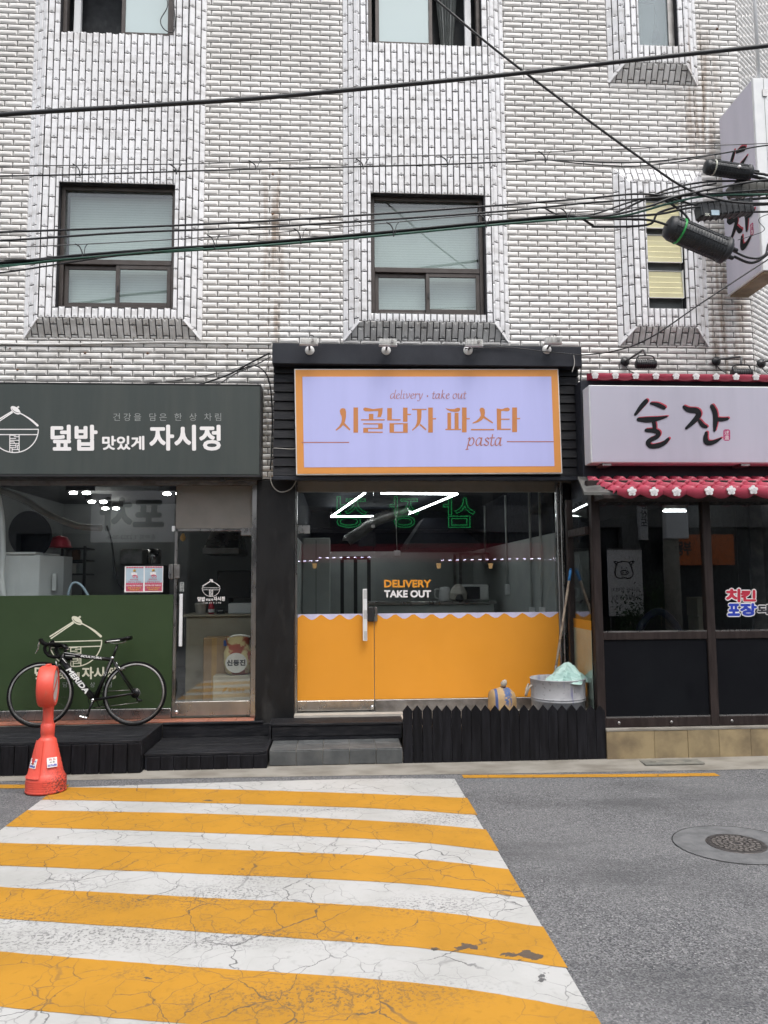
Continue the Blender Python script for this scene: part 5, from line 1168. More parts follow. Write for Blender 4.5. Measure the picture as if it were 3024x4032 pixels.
for i, (px, y0, y1, l_) in enumerate(((315, 650, 688, 'bent wire tie before the left bay at mid height'), (695, 650, 680, 'bent wire tie at the right cheek of the left bay'), (1008, 636, 662, 'bent wire tie on the plain tiles between the bays'), (1430, 630, 660, 'bent wire tie at the left cheek of the centre bay'), (1762, 618, 646, 'bent wire tie before the centre bay at mid height'), (2148, 600, 632, 'bent wire tie on the tiles right of the centre bay'), (325, 965, 1012, 'bent wire tie on the bundle before the left window'), (845, 930, 975, 'bent wire tie on the bundle right of the left bay'), (1185, 905, 955, 'bent wire tie on the bundle left of the centre bay'), (1550, 880, 925, 'bent wire tie on the bundle before the centre window'), (1915, 850, 890, 'bent wire tie on the bundle at the centre bay cheek'), (2235, 825, 868, 'bent wire tie on the bundle left of the louvre window'))):
    clipw(px, y0, y1, i, l_)
mat('closure', (.018, .021, .024), .5, c2=(.028, .031, .034), bump=.15); mat('green_band', (.03, .36, .08), .4); mat('ivory_band', (.55, .56, .48), .5)
def closure(a, b, r, label, band, name='cable_closure', ribs=18, bpos=.22):
    a, b = Vector(a), Vector(b); ax = (b-a); L = ax.length; ax.normalize(); t = thing(name, label, 'cable closure', (a+b)/2, 'cable closures hung on the cables')
    MB().lathe([(0, 0), (r*.55, .004), (r*.85, L*.03), (r*.95, L*.08), (r*.95, L*.9), (r*1.08, L*.91), (r*1.08, L*.96), (r*.9, L*.97), (r*.8, L), (0, L)], 28, a, ax).build('body', 'closure', t)
    for k in range(ribs):
        f = .10+.78*k/(ribs-1)
        if abs(f-bpos) < .02: continue
        MB().torus(a+ax*L*f, r*.955, r*.05, ax, 28, 5).build('rib', 'closure', t)
    MB().lathe([(r*.95, L*(bpos-.014)), (r*1.05, L*(bpos-.012)), (r*1.05, L*(bpos+.012)), (r*.95, L*(bpos+.014))], 28, a, ax).build('band', band, t)
    o1_ = ax.orthogonal().normalized(); o2_ = ax.cross(o1_)
    for k in range(4):
        an = k*math.pi/2+.5; p = b + (o1_*math.cos(an)+o2_*math.sin(an))*r*.45; MB().lathe([(r*.17, -.01), (r*.17, .05), (r*.12, .06), (0, .06)], 10, p, ax).build('port', 'lamp_black', t)
    for k in range(10):
        an = 2*math.pi*k/10; p0 = a+ax*L*.1+(o1_*math.cos(an)+o2_*math.sin(an))*r*.97; MB().bar(p0, p0+ax*L*.78, .008, .008, o1_).build('rail', 'closure', t)
    return t
closure(W(2622, 888, -1.95), W(2868, 992, -1.9), .115, 'large ribbed black cable closure with a green band', 'green_band')
cs = closure(W(2772, 655, -2.0), W(2958, 682, -2.0), .068, 'smaller ribbed black cable closure with an ivory band', 'ivory_band', ribs=14, bpos=.2)
p = W(2912, 655, -2.08); MB().lathe([(0, .004), (.013, .004), (.013, -.02)], 14, p, (0, -1, 0)).build('cap', 'white_ink', cs)
fcx = thing('cable_closure', 'flat black cable closure with a pale blue sticker between the ribbed ones', 'cable closure', W(2850, 840, -1.95), 'cable closures hung on the cables')
a = W(2744, 822, -1.95); b = W(2955, 800, -1.95)
MB().bar(a+Vector((0, 0, -.04)), b+Vector((0, 0, -.04)), .12, .125).build('body', 'closure', fcx, .012)
for k in range(9): q = a.lerp(b, .06+.11*k)+Vector((0, 0, -.04)); MB().bar(q-(b-a).normalized()*.006, q+(b-a).normalized()*.006, .13, .135).build('rib', 'lamp_black', fcx)
q = W(2818, 836, -2.03); MB().box(q.x-.038, q.x+.038, -2.026, -2.018, q.z-.024, q.z+.024).build('sticker', 'pale_blue', fcx)
letters('lettering', 'SK', 'ivory_band', fcx, (q.x-.095, -2.0195, q.z-.03), (.045, 0, 0), (0, 0, .025), bold=.04)
fc2 = thing('cable_closure', 'grey green cable closure half hidden behind the crossing cables', 'cable closure', W(2950, 755, -1.9), 'cable closures hung on the cables')
MB().bar(W(2868, 755, -1.85), W(3060, 738, -1.85), .11, .10).build('body', 'lead_flashing', fc2, .012)
for k in range(6): q = W(2880+30*k, 754-2.5*k, -1.85); MB().bar(q-Vector((.006, 0, 0)), q+Vector((.006, 0, 0)), .12, .11).build('rib', 'lead_flashing', fc2)
# wires around the signs
cable([(1062, 1390, -.30), (980, 1432, -.16), (900, 1475, -.1), (780, 1515, -.1), (700, 1530, -.1)], .010, 'black cable running from the beam down behind the green sign', name='service_cable', group='cables between the two signs', Y=-.1)
cable([(1066, 1405, -.30), (1000, 1440, -.16), (930, 1470, -.1), (860, 1512, -.1), (800, 1530, -.1)], .007, 'grey cable running beside the black one behind the green sign', 'cable_grey', name='service_cable', group='cables between the two signs')
cable([(940, 1458, -.1), (1000, 1440, -.12), (1040, 1462, -.12), (1062, 1510, -.12), (1072, 1620, -.10), (1070, 1760, -.10), (1064, 1850, -.10)], .008, 'black cable arching over and down the gap between the signs', name='service_cable', group='cables between the two signs')
cable([(1066, 1400, -.3), (1050, 1450, -.08), (1038, 1560, -.06), (1052, 1660, -.06), (1044, 1730, -.06), (1054, 1755, -.06)], .0042, 'pale thin wire hanging loose in the gap between the signs', 'cable_white', name='service_cable', group='cables between the two signs')
cable([(1064, 1700, -.1), (1066, 1800, -.1), (1063, 1870, -.1), (1075, 1915, -.1), (1105, 1937, -.08), (1145, 1925, -.06), (1168, 1890, -.05)], .0055, 'pale wire looping below the black fascia onto the pillar', 'cable_white', name='service_cable', group='cables between the two signs')
cable([(1078, 1764, -.268), (1110, 1766, -.272), (1150, 1768, -.272), (1168, 1764, -.27)], .0035, 'short pale wire pinned across the black boards', 'cable_white', name='service_cable', group='cables between the two signs')
cable([(2289, 1440, -.3), (2282, 1600, -.3), (2288, 1750, -.3), (2284, 1860, -.3)], .008, 'black cable running down the right end of the fascia', name='service_cable', group='cables between the two signs')
cable([(2258, 1395, -.4), (2262, 1430, -.4), (2253, 1465, -.4)], .0045, 'pale loose wire end hanging from the right of the beam', 'cable_white', name='service_cable', group='cables between the two signs')
cable([(1000, 1430, -.05), (860, 1468, -.02), (640, 1505, -.02), (470, 1512, -.02)], .0035, 'hair thin wire sagging along the tiles above the green sign', name='service_cable', group='cables between the two signs')
# ================================================================== bicycle leaning on the green window
mat('bike_black', (.004, .004, .0045), .35, c2=(.006, .006, .0065), spec=.35); mat('rubber', (.004, .004, .0045), .8, c2=(.007, .007, .007), spec=.12); mat('bike_white', (.72, .72, .70), .35)
BKY, BKS = -.20, -.018
def Bk(x, y, off=0.0):
    p = W(x/2.37, 2450+y/2.37, -.16); z = p.z+BKS; return Vector((p.x, BKY+(z-.33)*.13+off, z))
nrm = Vector((0, -1, .13)).normalized(); dwn = Vector((0, .13, 1)).normalized()
bk = thing('bicycle', 'black road bicycle with drop handlebars leaning on the green window', 'bicycle', (Bk(885, 710).x, BKY, .331))
def wheel(cx, cy, r, yaw, rear):
    c = Bk(cx, cy); c.z = .332+r*.995; ax = Vector((math.sin(yaw), -math.cos(yaw), .13)).normalized()
    w = bpy.data.objects.new('wheel', None); COL.objects.link(w); w.parent = bk; WL[w.name] = wl(bk)
    MB().torus(c, r-.012, .0125, ax, 72, 10).build('tyre', 'rubber', w)
    MB().lathe([(r-.024, -.010), (r-.024, .010), (r-.034, .0105), (r-.046, .006), (r-.048, 0), (r-.046, -.006), (r-.034, -.0105), (r-.024, -.010)], 72, c, ax).build('rim', 'bike_black', w)
    MB().lathe([(r-.0235, .0100), (r-.033, .0135), (r-.040, .0128)], 72, c, ax).build('brake_track', 'steel_dull', w); MB().lathe([(r-.0235, -.0100), (r-.033, -.0135), (r-.040, -.0128)], 72, c, ax).build('brake_track', 'steel_dull', w)
    MB().lathe([(.008, -.05), (.018, -.04), (.012, -.03), (.012, .03), (.018, .04), (.008, .05)], 16, c, ax).build('hub', 'bike_black', w)
    u = ax.orthogonal().normalized(); v = ax.cross(u); mb = MB(); n = 20
    for k in range(n):
        a = 2*math.pi*k/n; s = .035 if k % 2 else -.035; a2 = a+(.5 if (k//2) % 2 else -.5)*(1 if rear else .3)
        mb.tube([c+(u*math.cos(a2)+v*math.sin(a2))*.016+ax*s, c+(u*math.cos(a)+v*math.sin(a))*(r-.046)], .0011, 4, False)
    mb.build('spokes', 'bike_black', w, kind='stuff')
    return c
cr = wheel(1257, 652, .336, 0, True); cf = wheel(376, 678, .340, R(4), False)
fr = MB()
hA, hB = Bk(578, 285), Bk(556, 375); bb_ = Bk(885, 708); st_ = Bk(1030, 335)
MB().tube([hA+(hA-hB)*.05, hB], [.021, .024], 14).build('head_tube', 'bike_black', bk)
MB().tube([Bk(585, 285), Bk(700, 300), Bk(900, 325), st_], [.026, .024, .021, .018], 12).build('top_tube', 'bike_black', bk)
MB().tube([Bk(572, 350), Bk(700, 510), bb_], [.031, .033, .034], 14).build('down_tube', 'bike_black', bk)
MB().tube([Bk(1034, 325), bb_], [.019, .023], 12).build('seat_tube', 'bike_black', bk)
for s in (-1, 1):
    o_ = nrm*.035*s
    MB().tube([bb_+o_*.8, bb_.lerp(cr, .5)+o_*1.3, cr+o_*1.6], [.015, .013, .009], 10).build('chain_stay', 'bike_black', bk)
    MB().tube([Bk(1040, 345)+o_*.4, Bk(1100, 430)+o_*1.1, cr+o_*1.6], [.010, .009, .008], 10).build('seat_stay', 'bike_black', bk)
    MB().tube([Bk(545, 400)+o_*.3, Bk(520, 450)+o_*1.2, Bk(450, 570)+o_*1.3, cf+o_*1.4], [.022, .02, .014, .009], 10).build('fork_blade', 'bike_black', bk)
MB().tube([Bk(1036, 330), Bk(1080, 200)], .0136, 12).build('seat_post', 'bike_black', bk)
MB().lathe([(.019, -.012), (.021, -.010), (.021, .012), (.019, .013)], 14, Bk(1037, 322), (Bk(1080, 200)-Bk(1036, 330))).build('seat_clamp', 'chrome', bk)
# saddle
sp = [(965, 172, .018), (1010, 160, .026), (1080, 152, .034), (1130, 146, .058), (1180, 136, .072), (1208, 130, .055)]
vs = []; n = 10
for x, y, w in sp:
    c = Bk(x, y)
    for k in range(n): a = 2*math.pi*k/n; vs.append(c+nrm*w*math.cos(a)+dwn*(.018 if math.sin(a) > 0 else .028)*math.sin(a)*(.7+w*4))
sd_ = MB().add(vs, [(i*n+j, i*n+(j+1) % n, (i+1)*n+(j+1) % n, (i+1)*n+j) for i in range(len(sp)-1) for j in range(n)]+[tuple(range(n)), tuple(range(len(vs)-n, len(vs)))], True).build('saddle', 'bike_black', bk)
MB().tube([Bk(985, 172)+nrm*.025, Bk(1040, 166)+nrm*.033, Bk(1110, 160)+nrm*.045], .006, 6).build('side_flash', 'bike_white', sd_)
for s in (-1, 1): MB().tube(crom([Bk(1000, 172)+nrm*.02*s, Bk(1050, 188)+nrm*.022*s, Bk(1130, 180)+nrm*.022*s, Bk(1160, 160)+nrm*.02*s], 4), .0035, 6).build('saddle_rail', 'steel', bk)
# cockpit
stm = Bk(612, 235); cl_ = Bk(545, 200)
MB().tube([Bk(585, 268), stm+Vector((0, 0, .01))], .016, 10).build('steerer', 'bike_black', bk); MB().tube([stm, cl_], [.019, .018], 10).build('stem', 'bike_black', bk)
hw = .195
for s in (-1, 1):
    dx = .0 if s > 0 else -.07
    o_ = nrm*hw*s; base = cl_
    P = [cl_, cl_+nrm*.10*s, cl_+nrm*hw*.92*s+Vector((-.005, 0, 0)), cl_+o_+Vector((-.04, 0, 0)), cl_+o_+Vector((-.085+dx*.3, 0, -.01)), cl_+o_+Vector((-.095+dx*.3, 0, -.06)), cl_+o_+Vector((-.06+dx*.2, 0, -.115)), cl_+o_+Vector((.0, 0, -.135)), cl_+o_+Vector((.06, 0, -.135))]
    MB().tube(crom(P, 6), .0175, 10).build('handlebar', 'rubber', bk)
    h = cl_+o_+Vector((-.085+dx*.3, 0, 0)); MB().tube(crom([h+Vector((.02, 0, -.01)), h+Vector((-.03, 0, .012)), h+Vector((-.055, 0, .045)), h+Vector((-.06, 0, .058))], 4), [.022]*9+[.021, .020, .018, .015], 10).build('brake_hood', 'rubber', bk)
    MB().tube(crom([h+Vector((-.06, 0, .03)), h+Vector((-.075, 0, -.01)), h+Vector((-.08, 0, -.05)), h+Vector((-.105, 0, -.10))], 4), [.010]*6+[.008]*4+[.006]*3, 8).build('brake_lever', 'steel' if s > 0 else 'bike_black', bk)
    MB().tube(crom([h+Vector((0, 0, 0)), cl_.lerp(h, .5)+Vector((.02, 0, -.09)), Bk(590, 330), Bk(600, 360)], 6), .0028, 5).build('brake_cable', 'cable_black', bk)
# drivetrain seen through the frame
MB().torus(bb_-nrm*.055, .083, .0045, nrm, 48, 6).build('chainring', 'bike_black', bk)
for k in range(5): a = 2*math.pi*k/5; u = nrm.orthogonal().normalized(); v = nrm.cross(u); MB().bar(bb_-nrm*.055, bb_-nrm*.055+(u*math.cos(a)+v*math.sin(a))*.08, .012, .006, nrm).build('spider_arm', 'bike_black', bk)
pe = Bk(838, 852)
MB().tube([bb_+nrm*.055, (bb_+nrm*.06).lerp(pe+nrm*.06, .5), pe+nrm*.06], [.016, .012, .013], 10).build('crank_arm', 'bike_black', bk)
MB().tube([bb_-nrm*.07, bb_-nrm*.07+(bb_-pe)*1.0], [.015, .012], 10).build('crank_arm', 'bike_black', bk)
MB().lathe([(0, .02), (.014, .02), (.017, .0)], 14, bb_+nrm*.058, nrm).build('crank_bolt', 'chrome', bk)
p_ = pe+nrm*.11+Vector((-.015, 0, -.005)); MB().bar(p_-Vector((.04, 0, -.008)), p_+Vector((.04, 0, -.012)), .075, .016).build('pedal', 'chrome', bk, .004); MB().tube([pe+nrm*.05, pe+nrm*.15], .006, 8).build('pedal_axle', 'steel', bk)
for i in range(7): MB().torus(cr-nrm*(.028+i*.004), .05-i*.004, .0022, nrm, 30, 5).build('sprocket', 'steel_dull', bk)
MB().lathe([(.010, 0), (.05, .001), (.05, .003), (.010, .004)], 30, cr-nrm*.024, nrm).build('spoke_guard', 'bike_black', bk)
ch = MB(); cb = bb_-nrm*.05; cc = cr-nrm*.045; jock = Bk(1285, 715)-nrm*.045
ch.tube([cb+dwn*.083, cc+dwn*.036], .0035, 5); ch.tube([cb-dwn*.083, jock-dwn*.02], .0035, 5); ch.build('chain', 'steel_dull', bk, kind='stuff')
MB().tube([cc-dwn*.02, Bk(1270, 690)-nrm*.045, jock, Bk(1320, 712)-nrm*.045], [.013, .014, .012, .010], 8).build('derailleur', 'bike_black', bk); MB().torus(jock, .020, .004, nrm, 20, 5).build('jockey_wheel', 'bike_black', bk)
for a, b in (((1095, 395), (1135, 440)), ((515, 350), (530, 410))):
    MB().tube([Bk(*a)+nrm*.03, Bk(*b)+nrm*.03], .008, 8).build('brake_caliper', 'steel', bk); MB().tube([Bk(*b)+nrm*.03, Bk(b[0]+15, b[1]-25)+nrm*.02, Bk(b[0]+30, b[1]-10)], .007, 8).build('brake_shoe', 'steel_dull', bk)
MB().tube([Bk(1075, 360), Bk(1090, 395)], .0035, 6).build('barrel_adjuster', 'chrome', bk)
MB().lathe([(.018, -.002), (.02, .0), (.018, .012)], 16, stm+Vector((0, 0, -.012)), (0, 0, 1)).build('headset_spacer', 'chrome', bk)
def along(a, b, body, frac0, frac1, hgt, r, name='lettering', bold=.05, rx=0.0):
    A, Bv = Bk(*a), Bk(*b); d = (Bv-A); q = d.normalized(); up_ = nrm.cross(q); 
    if up_.z < 0: up_ = -up_
    o_ = A+d*frac0+nrm*r-up_*hgt*.5; letters(name, body, 'bike_white', bk, o_, d*(frac1-frac0), up_*hgt+q*hgt*rx, bold=bold, proud=.001)
along((572, 350), (885, 708), 'MERIDA', .20, .80, .050, .0345, bold=.07, rx=.25)
along((585, 285), (1030, 335), 'SCULTURA', .36, .80, .02, .0245, bold=.07, rx=.3)
along((1034, 325), (885, 708), '100', .34, .43, .022, .020, bold=.05)
MB().bar(Bk(575, 325)+nrm*.0265, Bk(615, 370)+nrm*.0285, .004, .02, nrm).build('frame_flash', 'bike_white', bk); MB().bar(Bk(590, 272)+nrm*.0225, Bk(740, 296)+nrm*.0215, .004, .008, nrm).build('frame_flash', 'bike_white', bk); MB().bar(Bk(600, 300)+nrm*.0225, Bk(690, 306)+nrm*.0215, .004, .012, nrm).build('frame_flash', 'bike_white', bk)

# ================================================================== red lane post
def redmat():
    m, t, p, o = newmat('post_red'); v = pos(t); sx = nd(t, 'ShaderNodeSeparateXYZ'); t.links.new(v, sx.inputs[0])
    col = mixc(t, (.70, .085, .055), (.62, .068, .045), ramp(t, noise(t, v, 5, 4), .4, .65))
    k = mth(t, 'MULTIPLY', ramp(t, noise(t, v, 60, 4, .7), .47, .55), mth(t, 'MULTIPLY', ramp(t, sx.outputs[2], .26, .10), ramp(t, sx.outputs[0], -2.58, -2.44)))
    k = mth(t, 'ADD', k, mth(t, 'MULTIPLY', ramp(t, noise(t, v, 40, 4, .7), .6, .66), ramp(t, sx.outputs[2], .10, .0, 0, .7)), clamp=True)
    col = mixc(t, col, (.42, .14, .11), ramp(t, noise(t, pos(t, (3, 3, .8)), 7, 5, .65), .56, .72, 0, .5)); col = mixc(t, col, (.05, .03, .03), k); t.links.new(col, p.inputs['Base Color']); p.inputs['Roughness'].default_value = .5; setb(t, p, noise(t, v, 120, 2), .05, .002)
redmat(); mat('reflective', (.74, .73, .72), .4)
PB = Vector((-2.586, -1.46, 0.004)); bo = thing('lane_post', 'red plastic lane post with round sign head on a weighted base', 'bollard', PB)
prof = [(0, 0), (.165, 0), (.174, .010), (.174, .022), (.170, .028), (.172, .034)]
for k in range(4): prof += [(.1715, .045+k*.016), (.1695, .049+k*.016), (.1715, .053+k*.016)]
prof += [(.170, .115), (.164, .135), (.146, .165), (.143, .168)]
r = .143; z = .168
for k in range(7): z2 = z+.041; r2 = r-.0098; prof += [(r2+.004, z2-.006), (r2, z2)]; r, z = r2, z2
prof += [(.062, z+.012), (.058, z+.018), (.0575, .50), (.060, .505), (.060, .585), (.052, .59), (.0505, .60)]
MB().lathe(prof, 48, PB, scale=(1, .92)).build('base', 'post_red', bo)
# smooth facing panel on the left front of the base
vs = []; n = 10; an0, an1 = R(205), R(268)
for i, (rr, zz) in enumerate(((.170, .14), (.150, .172), (.132, .25), (.112, .34), (.094, .42), (.084, .455))):
    for k in range(n+1): a = an0+(an1-an0)*k/n; vs.append(PB+Vector((math.cos(a)*(rr+.006), math.sin(a)*(rr+.006)*.92, zz)))
MB().add(vs, [(i*(n+1)+k, i*(n+1)+k+1, (i+1)*(n+1)+k+1, (i+1)*(n+1)+k) for i in range(5) for k in range(n)], True).build('panel', 'post_red', bo)
MB().lathe([(.050, .595), (.046, .62), (.045, .70), (.052, .76), (.055, .80)], 28, PB, scale=(1, .9)).build('neck', 'post_red', bo)
hc = PB+Vector((-.012, 0, .918)); hax = Vector((math.sin(R(101)), -math.cos(R(101)), 0))
MB().lathe([(0, -.075), (.14, -.075), (.170, -.068), (.182, -.05), (.182, .05), (.172, .062), (.172, .072), (.155, .072), (.15, .060), (0, .060)], 48, hc, hax, scale=(1, 1)).build('head', 'post_red', bo)
MB().lathe([(0, .0625), (.148, .0625)], 40, hc, hax).build('reflector', 'reflective', bo)
hu = Vector((-hax.y, hax.x, 0)); MB().bar(hc+hax*.0645+hu*.10+Vector((0, 0, .06)), hc+hax*.0645-hu*.12+Vector((0, 0, -.06)), .003, .022, Vector((0, 0, 1))).build('slash', 'post_red', bo)
MB().box(hc.x-.02, hc.x+.02, hc.y-.03, hc.y+.03, hc.z+.178, hc.z+.196).build('lug', 'post_red', bo, .006)
# stickers
def sticker(ang, zc, w, h, lines, roll):
    rr = .1425-(zc-.168)*(.0098/.041)+.006; slope = math.atan(.0098/.041); d = Vector((math.cos(ang), math.sin(ang)*.92, 0)); c = PB+d*rr+Vector((0, 0, zc)); n_ = (d*math.cos(slope)+Vector((0, 0, 1))*math.sin(slope)).normalized()
    rt = Vector((-math.sin(ang), math.cos(ang), 0)); u_ = n_.cross(rt); rt, u_ = rt*math.cos(roll)+u_*math.sin(roll), u_*math.cos(roll)-rt*math.sin(roll); c = c+n_*.008
    o_ = MB().prism([c-rt*w/2-u_*h/2, c+rt*w/2-u_*h/2, c+rt*w/2+u_*h/2, c-rt*w/2+u_*h/2], -n_*.006).build('sticker', 'white_ink', bo)
    for body, a, b, x0, x1, m in lines: letters('lettering', body, m, o_, c-rt*w/2+rt*w*x0-u_*h/2+u_*h*a, rt*w*(x1-x0), u_*h*(b-a), bold=.03, proud=.001)
sticker(R(233), .262, .085, .082, (('카드', .66, .92, .1, .6, 'red_ink'), ('★★★', .66, .8, .65, .95, 'deep_blue'), ('대출상담', .40, .52, .2, .8, 'dark_ink'), ('010-9009-2001', .08, .30, .06, .94, 'deep_blue')), 0)
sticker(R(-52), .268, .085, .082, (('카 드', .68, .92, .2, .85, 'red_ink'), ('신 용', .46, .6, .25, .75, 'dark_ink'), ('010-7916-8984', .08, .32, .06, .94, 'deep_blue')), 0)

# ================================================================== things behind the fence
def tubmat():
    m, t, p, o = newmat('tub_plastic'); v = pos(t)
    col = mixc(t, (.38, .385, .40), (.27, .275, .29), ramp(t, noise(t, v, 5, 6), .42, .62)); col = mixc(t, col, (.18, .17, .16), ramp(t, noise(t, v, 26, 5, .7), .60, .66, 0, .8))
    col = mixc(t, col, (.05, .05, .22), mth(t, 'MULTIPLY', ramp(t, noise(t, pos(t, (9, 9, 1.1)), 1.0, 4), .60, .66), .75)); t.links.new(col, p.inputs['Base Color']); p.inputs['Roughness'].default_value = .9; p.inputs['Specular IOR Level'].default_value = .15
tubmat(); mat('rope', (.40, .36, .30), .85)
tb = Vector((2.335, -.515, .373)); tub = thing('rubber_tub', 'large grey stained tub with a rope handle behind the picket fence', 'tub', tb)
MB().lathe([(0, .0), (.262, .0), (.272, .02), (.279, .205), (.284, .208), (.284, .222), (.281, .226), (.288, .425), (.292, .430), (.289, .438), (.282, .436), (.268, .05), (0, .04)], 48, tb).build('shell', 'tub_plastic', tub)
MB().lathe([(.281, .232), (.286, .235), (.286, .242), (.282, .245)], 48, tb).build('band', 'tub_plastic', tub)
MB().tube(crom([tb+Vector((-.297, -.06, .37)), tb+Vector((-.33, -.07, .34)), tb+Vector((-.355, -.05, .27)), tb+Vector((-.345, .0, .27)), tb+Vector((-.32, .05, .33)), tb+Vector((-.294, .06, .37))], 6), .012, 8).build('rope_handle', 'rope', tub)
mat('mint_sheet', (.38, .53, .49), .45, c2=(.29, .45, .41), nsc=5); ms = MB(); n, m_ = 24, 9; vs = []
random.seed(11); sc_ = tb+Vector((.08, -.02, .40))
ridg = [(random.uniform(0, 6.28), random.uniform(2, 5), random.uniform(0, 6.28)) for _ in range(5)]
for i in range(m_+1):
    t = i/m_
    for k in range(n):
        a = 2*math.pi*k/n; cr_ = sum(math.sin(a*round(f)+ph+t*3) for _, f, ph in ridg)*.012*t*2
        rr = .01+t*(.225+.02*math.cos(2*a))+cr_; zz = .20*(1-t**1.1)+random.uniform(-.011, .011)*(1 if 0 < i else 0); rr += random.uniform(-.014, .014)*t
        vs.append(sc_+Vector((.03*(1-t)+math.cos(a)*rr, math.sin(a)*rr*.95, zz+(.05*max(0, math.cos(a-2.6)))*(-t)*.4)))
ms.add(vs, [(i*n+k, i*n+(k+1) % n, (i+1)*n+(k+1) % n, (i+1)*n+k) for i in range(m_) for k in range(n)]+[tuple(range(n))])
tag(ms.build('plastic_sheet', 'mint_sheet'), 'crumpled mint green plastic sheet piled on the grey tub', 'plastic sheet')
mp = thing('mop_pole', 'weathered wooden pole with a blue grip leaning beside the orange window', 'pole', (2.3, -.35, .45))
a = W(2182, 2672, -.45); b = W(2246, 2250, -.20); a2 = a+(a-b).normalized()*.25
mat('old_wood', (.30, .24, .18), .8, c2=(.12, .08, .06), nsc=9, nlo=.45, nhi=.6); mat('blue_plastic', (.03, .22, .55), .4)
MB().tube([a2, b], .0135, 10).build('shaft', 'old_wood', mp); d = (b-a).normalized(); MB().tube([b-d*.11, b, b+d*.012], [.0155, .0165, .012], 12).build('grip', 'blue_plastic', mp); MB().torus(b+d*.022, .010, .0035, (0, 1, 0), 16, 6).build('hanging_loop', 'blue_plastic', mp); MB().lathe([(.0155, -.02), (.0155, .02)], 12, a+d*.12, d).build('joint_sleeve', 'steel_dull', mp)
# sack
def sackmat():
    m, t, p, o = newmat('sack'); v = pos(t); sx = nd(t, 'ShaderNodeSeparateXYZ'); t.links.new(v, sx.inputs[0])
    col = mixc(t, (.40, .27, .13), (.32, .21, .10), ramp(t, noise(t, v, 8, 4), .4, .65))
    for x0, w_ in ((1.585, .014), (1.675, .016)): col = mixc(t, col, (.05, .08, .20), ramp(t, mth(t, 'ABSOLUTE', mth(t, 'SUBTRACT', sx.outputs[0], x0)), w_, w_*.8))
    k = mth(t, 'MULTIPLY', ramp(t, mth(t, 'ABSOLUTE', mth(t, 'SUBTRACT', sx.outputs[0], 1.80)), .05, .03), ramp(t, noise(t, v, 30, 3), .42, .5)); col = mixc(t, col, (.06, .10, .22), mth(t, 'MULTIPLY', k, ramp(t, sx.outputs[2], .5, .56)))
    t.links.new(col, p.inputs['Base Color']); p.inputs['Roughness'].default_value = .65; setb(t, p, noise(t, pos(t, (1, 1, .5)), 22, 5), .5, .015)
sackmat(); sc0 = W(1975, 2790, -.42); sk = Vector((sc0.x, -.42, .373)); sack = thing('sack', 'tan printed sack tied at the neck behind the picket fence', 'sack', sk)
vs = []; n = 32; pr = [(.10, 0), (.135, .015), (.15, .07), (.152, .15), (.148, .22), (.135, .27), (.105, .300), (.06, .315), (.032, .325), (.026, .338)]
for i, (rr, zz) in enumerate(pr):
    for k in range(n):
        a = 2*math.pi*k/n; q = rr*(1+.05*math.sin(3*a+i*.5)+.035*math.sin(7*a+i)*(zz/.2))
        vs.append(sk+Vector((math.cos(a)*q*(1.0)+(.02 if zz > .3 else 0), math.sin(a)*q*.85, zz+.012*math.sin(2*a+1)*(1 if i > 3 else 0))))
MB().add(vs, [(i*n+k, i*n+(k+1) % n, (i+1)*n+(k+1) % n, (i+1)*n+k) for i in range(len(pr)-1) for k in range(n)]+[tuple(range(n))], True).build('body', 'sack', sack)
nk = sk+Vector((.02, 0, .335)); MB().tube([nk, nk+Vector((.005, 0, .03)), nk+Vector((.02, 0, .055)), nk+Vector((.03, 0, .075))], [.024, .034, .028, .012], 10).build('neck', 'rope', sack); MB().torus(nk+Vector((0, 0, .004)), .027, .006, (0, 0, 1), 16, 6).build('tie', 'rust', sack)
a = sk+Vector((-.06, -.1385, .09)); 
letters('lettering', 'mini', 'dark_ink', sack, (sk.x-.022, -.42-.137, .42), (.06, 0, 0), (0, 0, .03), bold=.03)

# ================================================================== rooms behind the glass
def room(x0, x1, y0, y1, z0, z1, zp, lower, upper, ceil, floor):
    Box('interior_floor', floor, None, x0, x1, y0, y1, z0-.05, z0, kind='structure'); Box('interior_ceiling', ceil, None, x0, x1, y0, y1, z1, z1+.05, kind='structure')
    for nm, b in (('interior_wall', (x0-.03, x0, y0, y1)), ('interior_wall', (x1, x1+.03, y0, y1)), ('interior_wall', (x0, x1, y1, y1+.03))):
        Box(nm, lower, None, *b, z0, zp, kind='structure'); Box(nm, upper, None, *b, zp, z1, kind='structure')
rX0, rX1 = gx0-.05, gx1+.02
room(rX0, rX1, .30, 5.7, .392, 3.16, 2.40, 'interior_grey', 'interior_black', 'interior_black', 'interior_grey')
tl_ = thing('tube_light', 'white neon tube lamp zigzagging below the dark ceiling of the orange shop', 'lamp', G(1500, 2000, 3.0))
tp = [G(1304, 2034, 3.0), G(1437, 1941, 3.0), G(1800, 1945, 3.0), G(1600, 2028, 3.0), G(1580, 2032, 3.0)]
for i, (a, b) in enumerate(((tp[0], tp[1]), (G(1500, 1942, 3.0), tp[2]), (tp[2], tp[3]), (tp[4], tp[0]))): MB().tube([a, b], .013, 8).build('tube', 'lamp_white', tl_)
for p in tp[:4]: MB().tube([p, p+Vector((0, 0, .16))], .004, 6).build('hanger', 'steel_dull', tl_)
ct = thing('counter', 'grey kitchen counter at the back of the orange shop', 'counter', (1.5, 3.2, .39)); a = W(1454, 2367, 3.0); b = W(1945, 2367, 3.0)
Box('body', 'interior_grey', ct, a.x, b.x, 3.0, 3.6, .393, 1.48, .01); Box('worktop', 'steel', ct, a.x-.03, b.x+.03, 2.96, 3.62, 1.482, 1.53, .006)
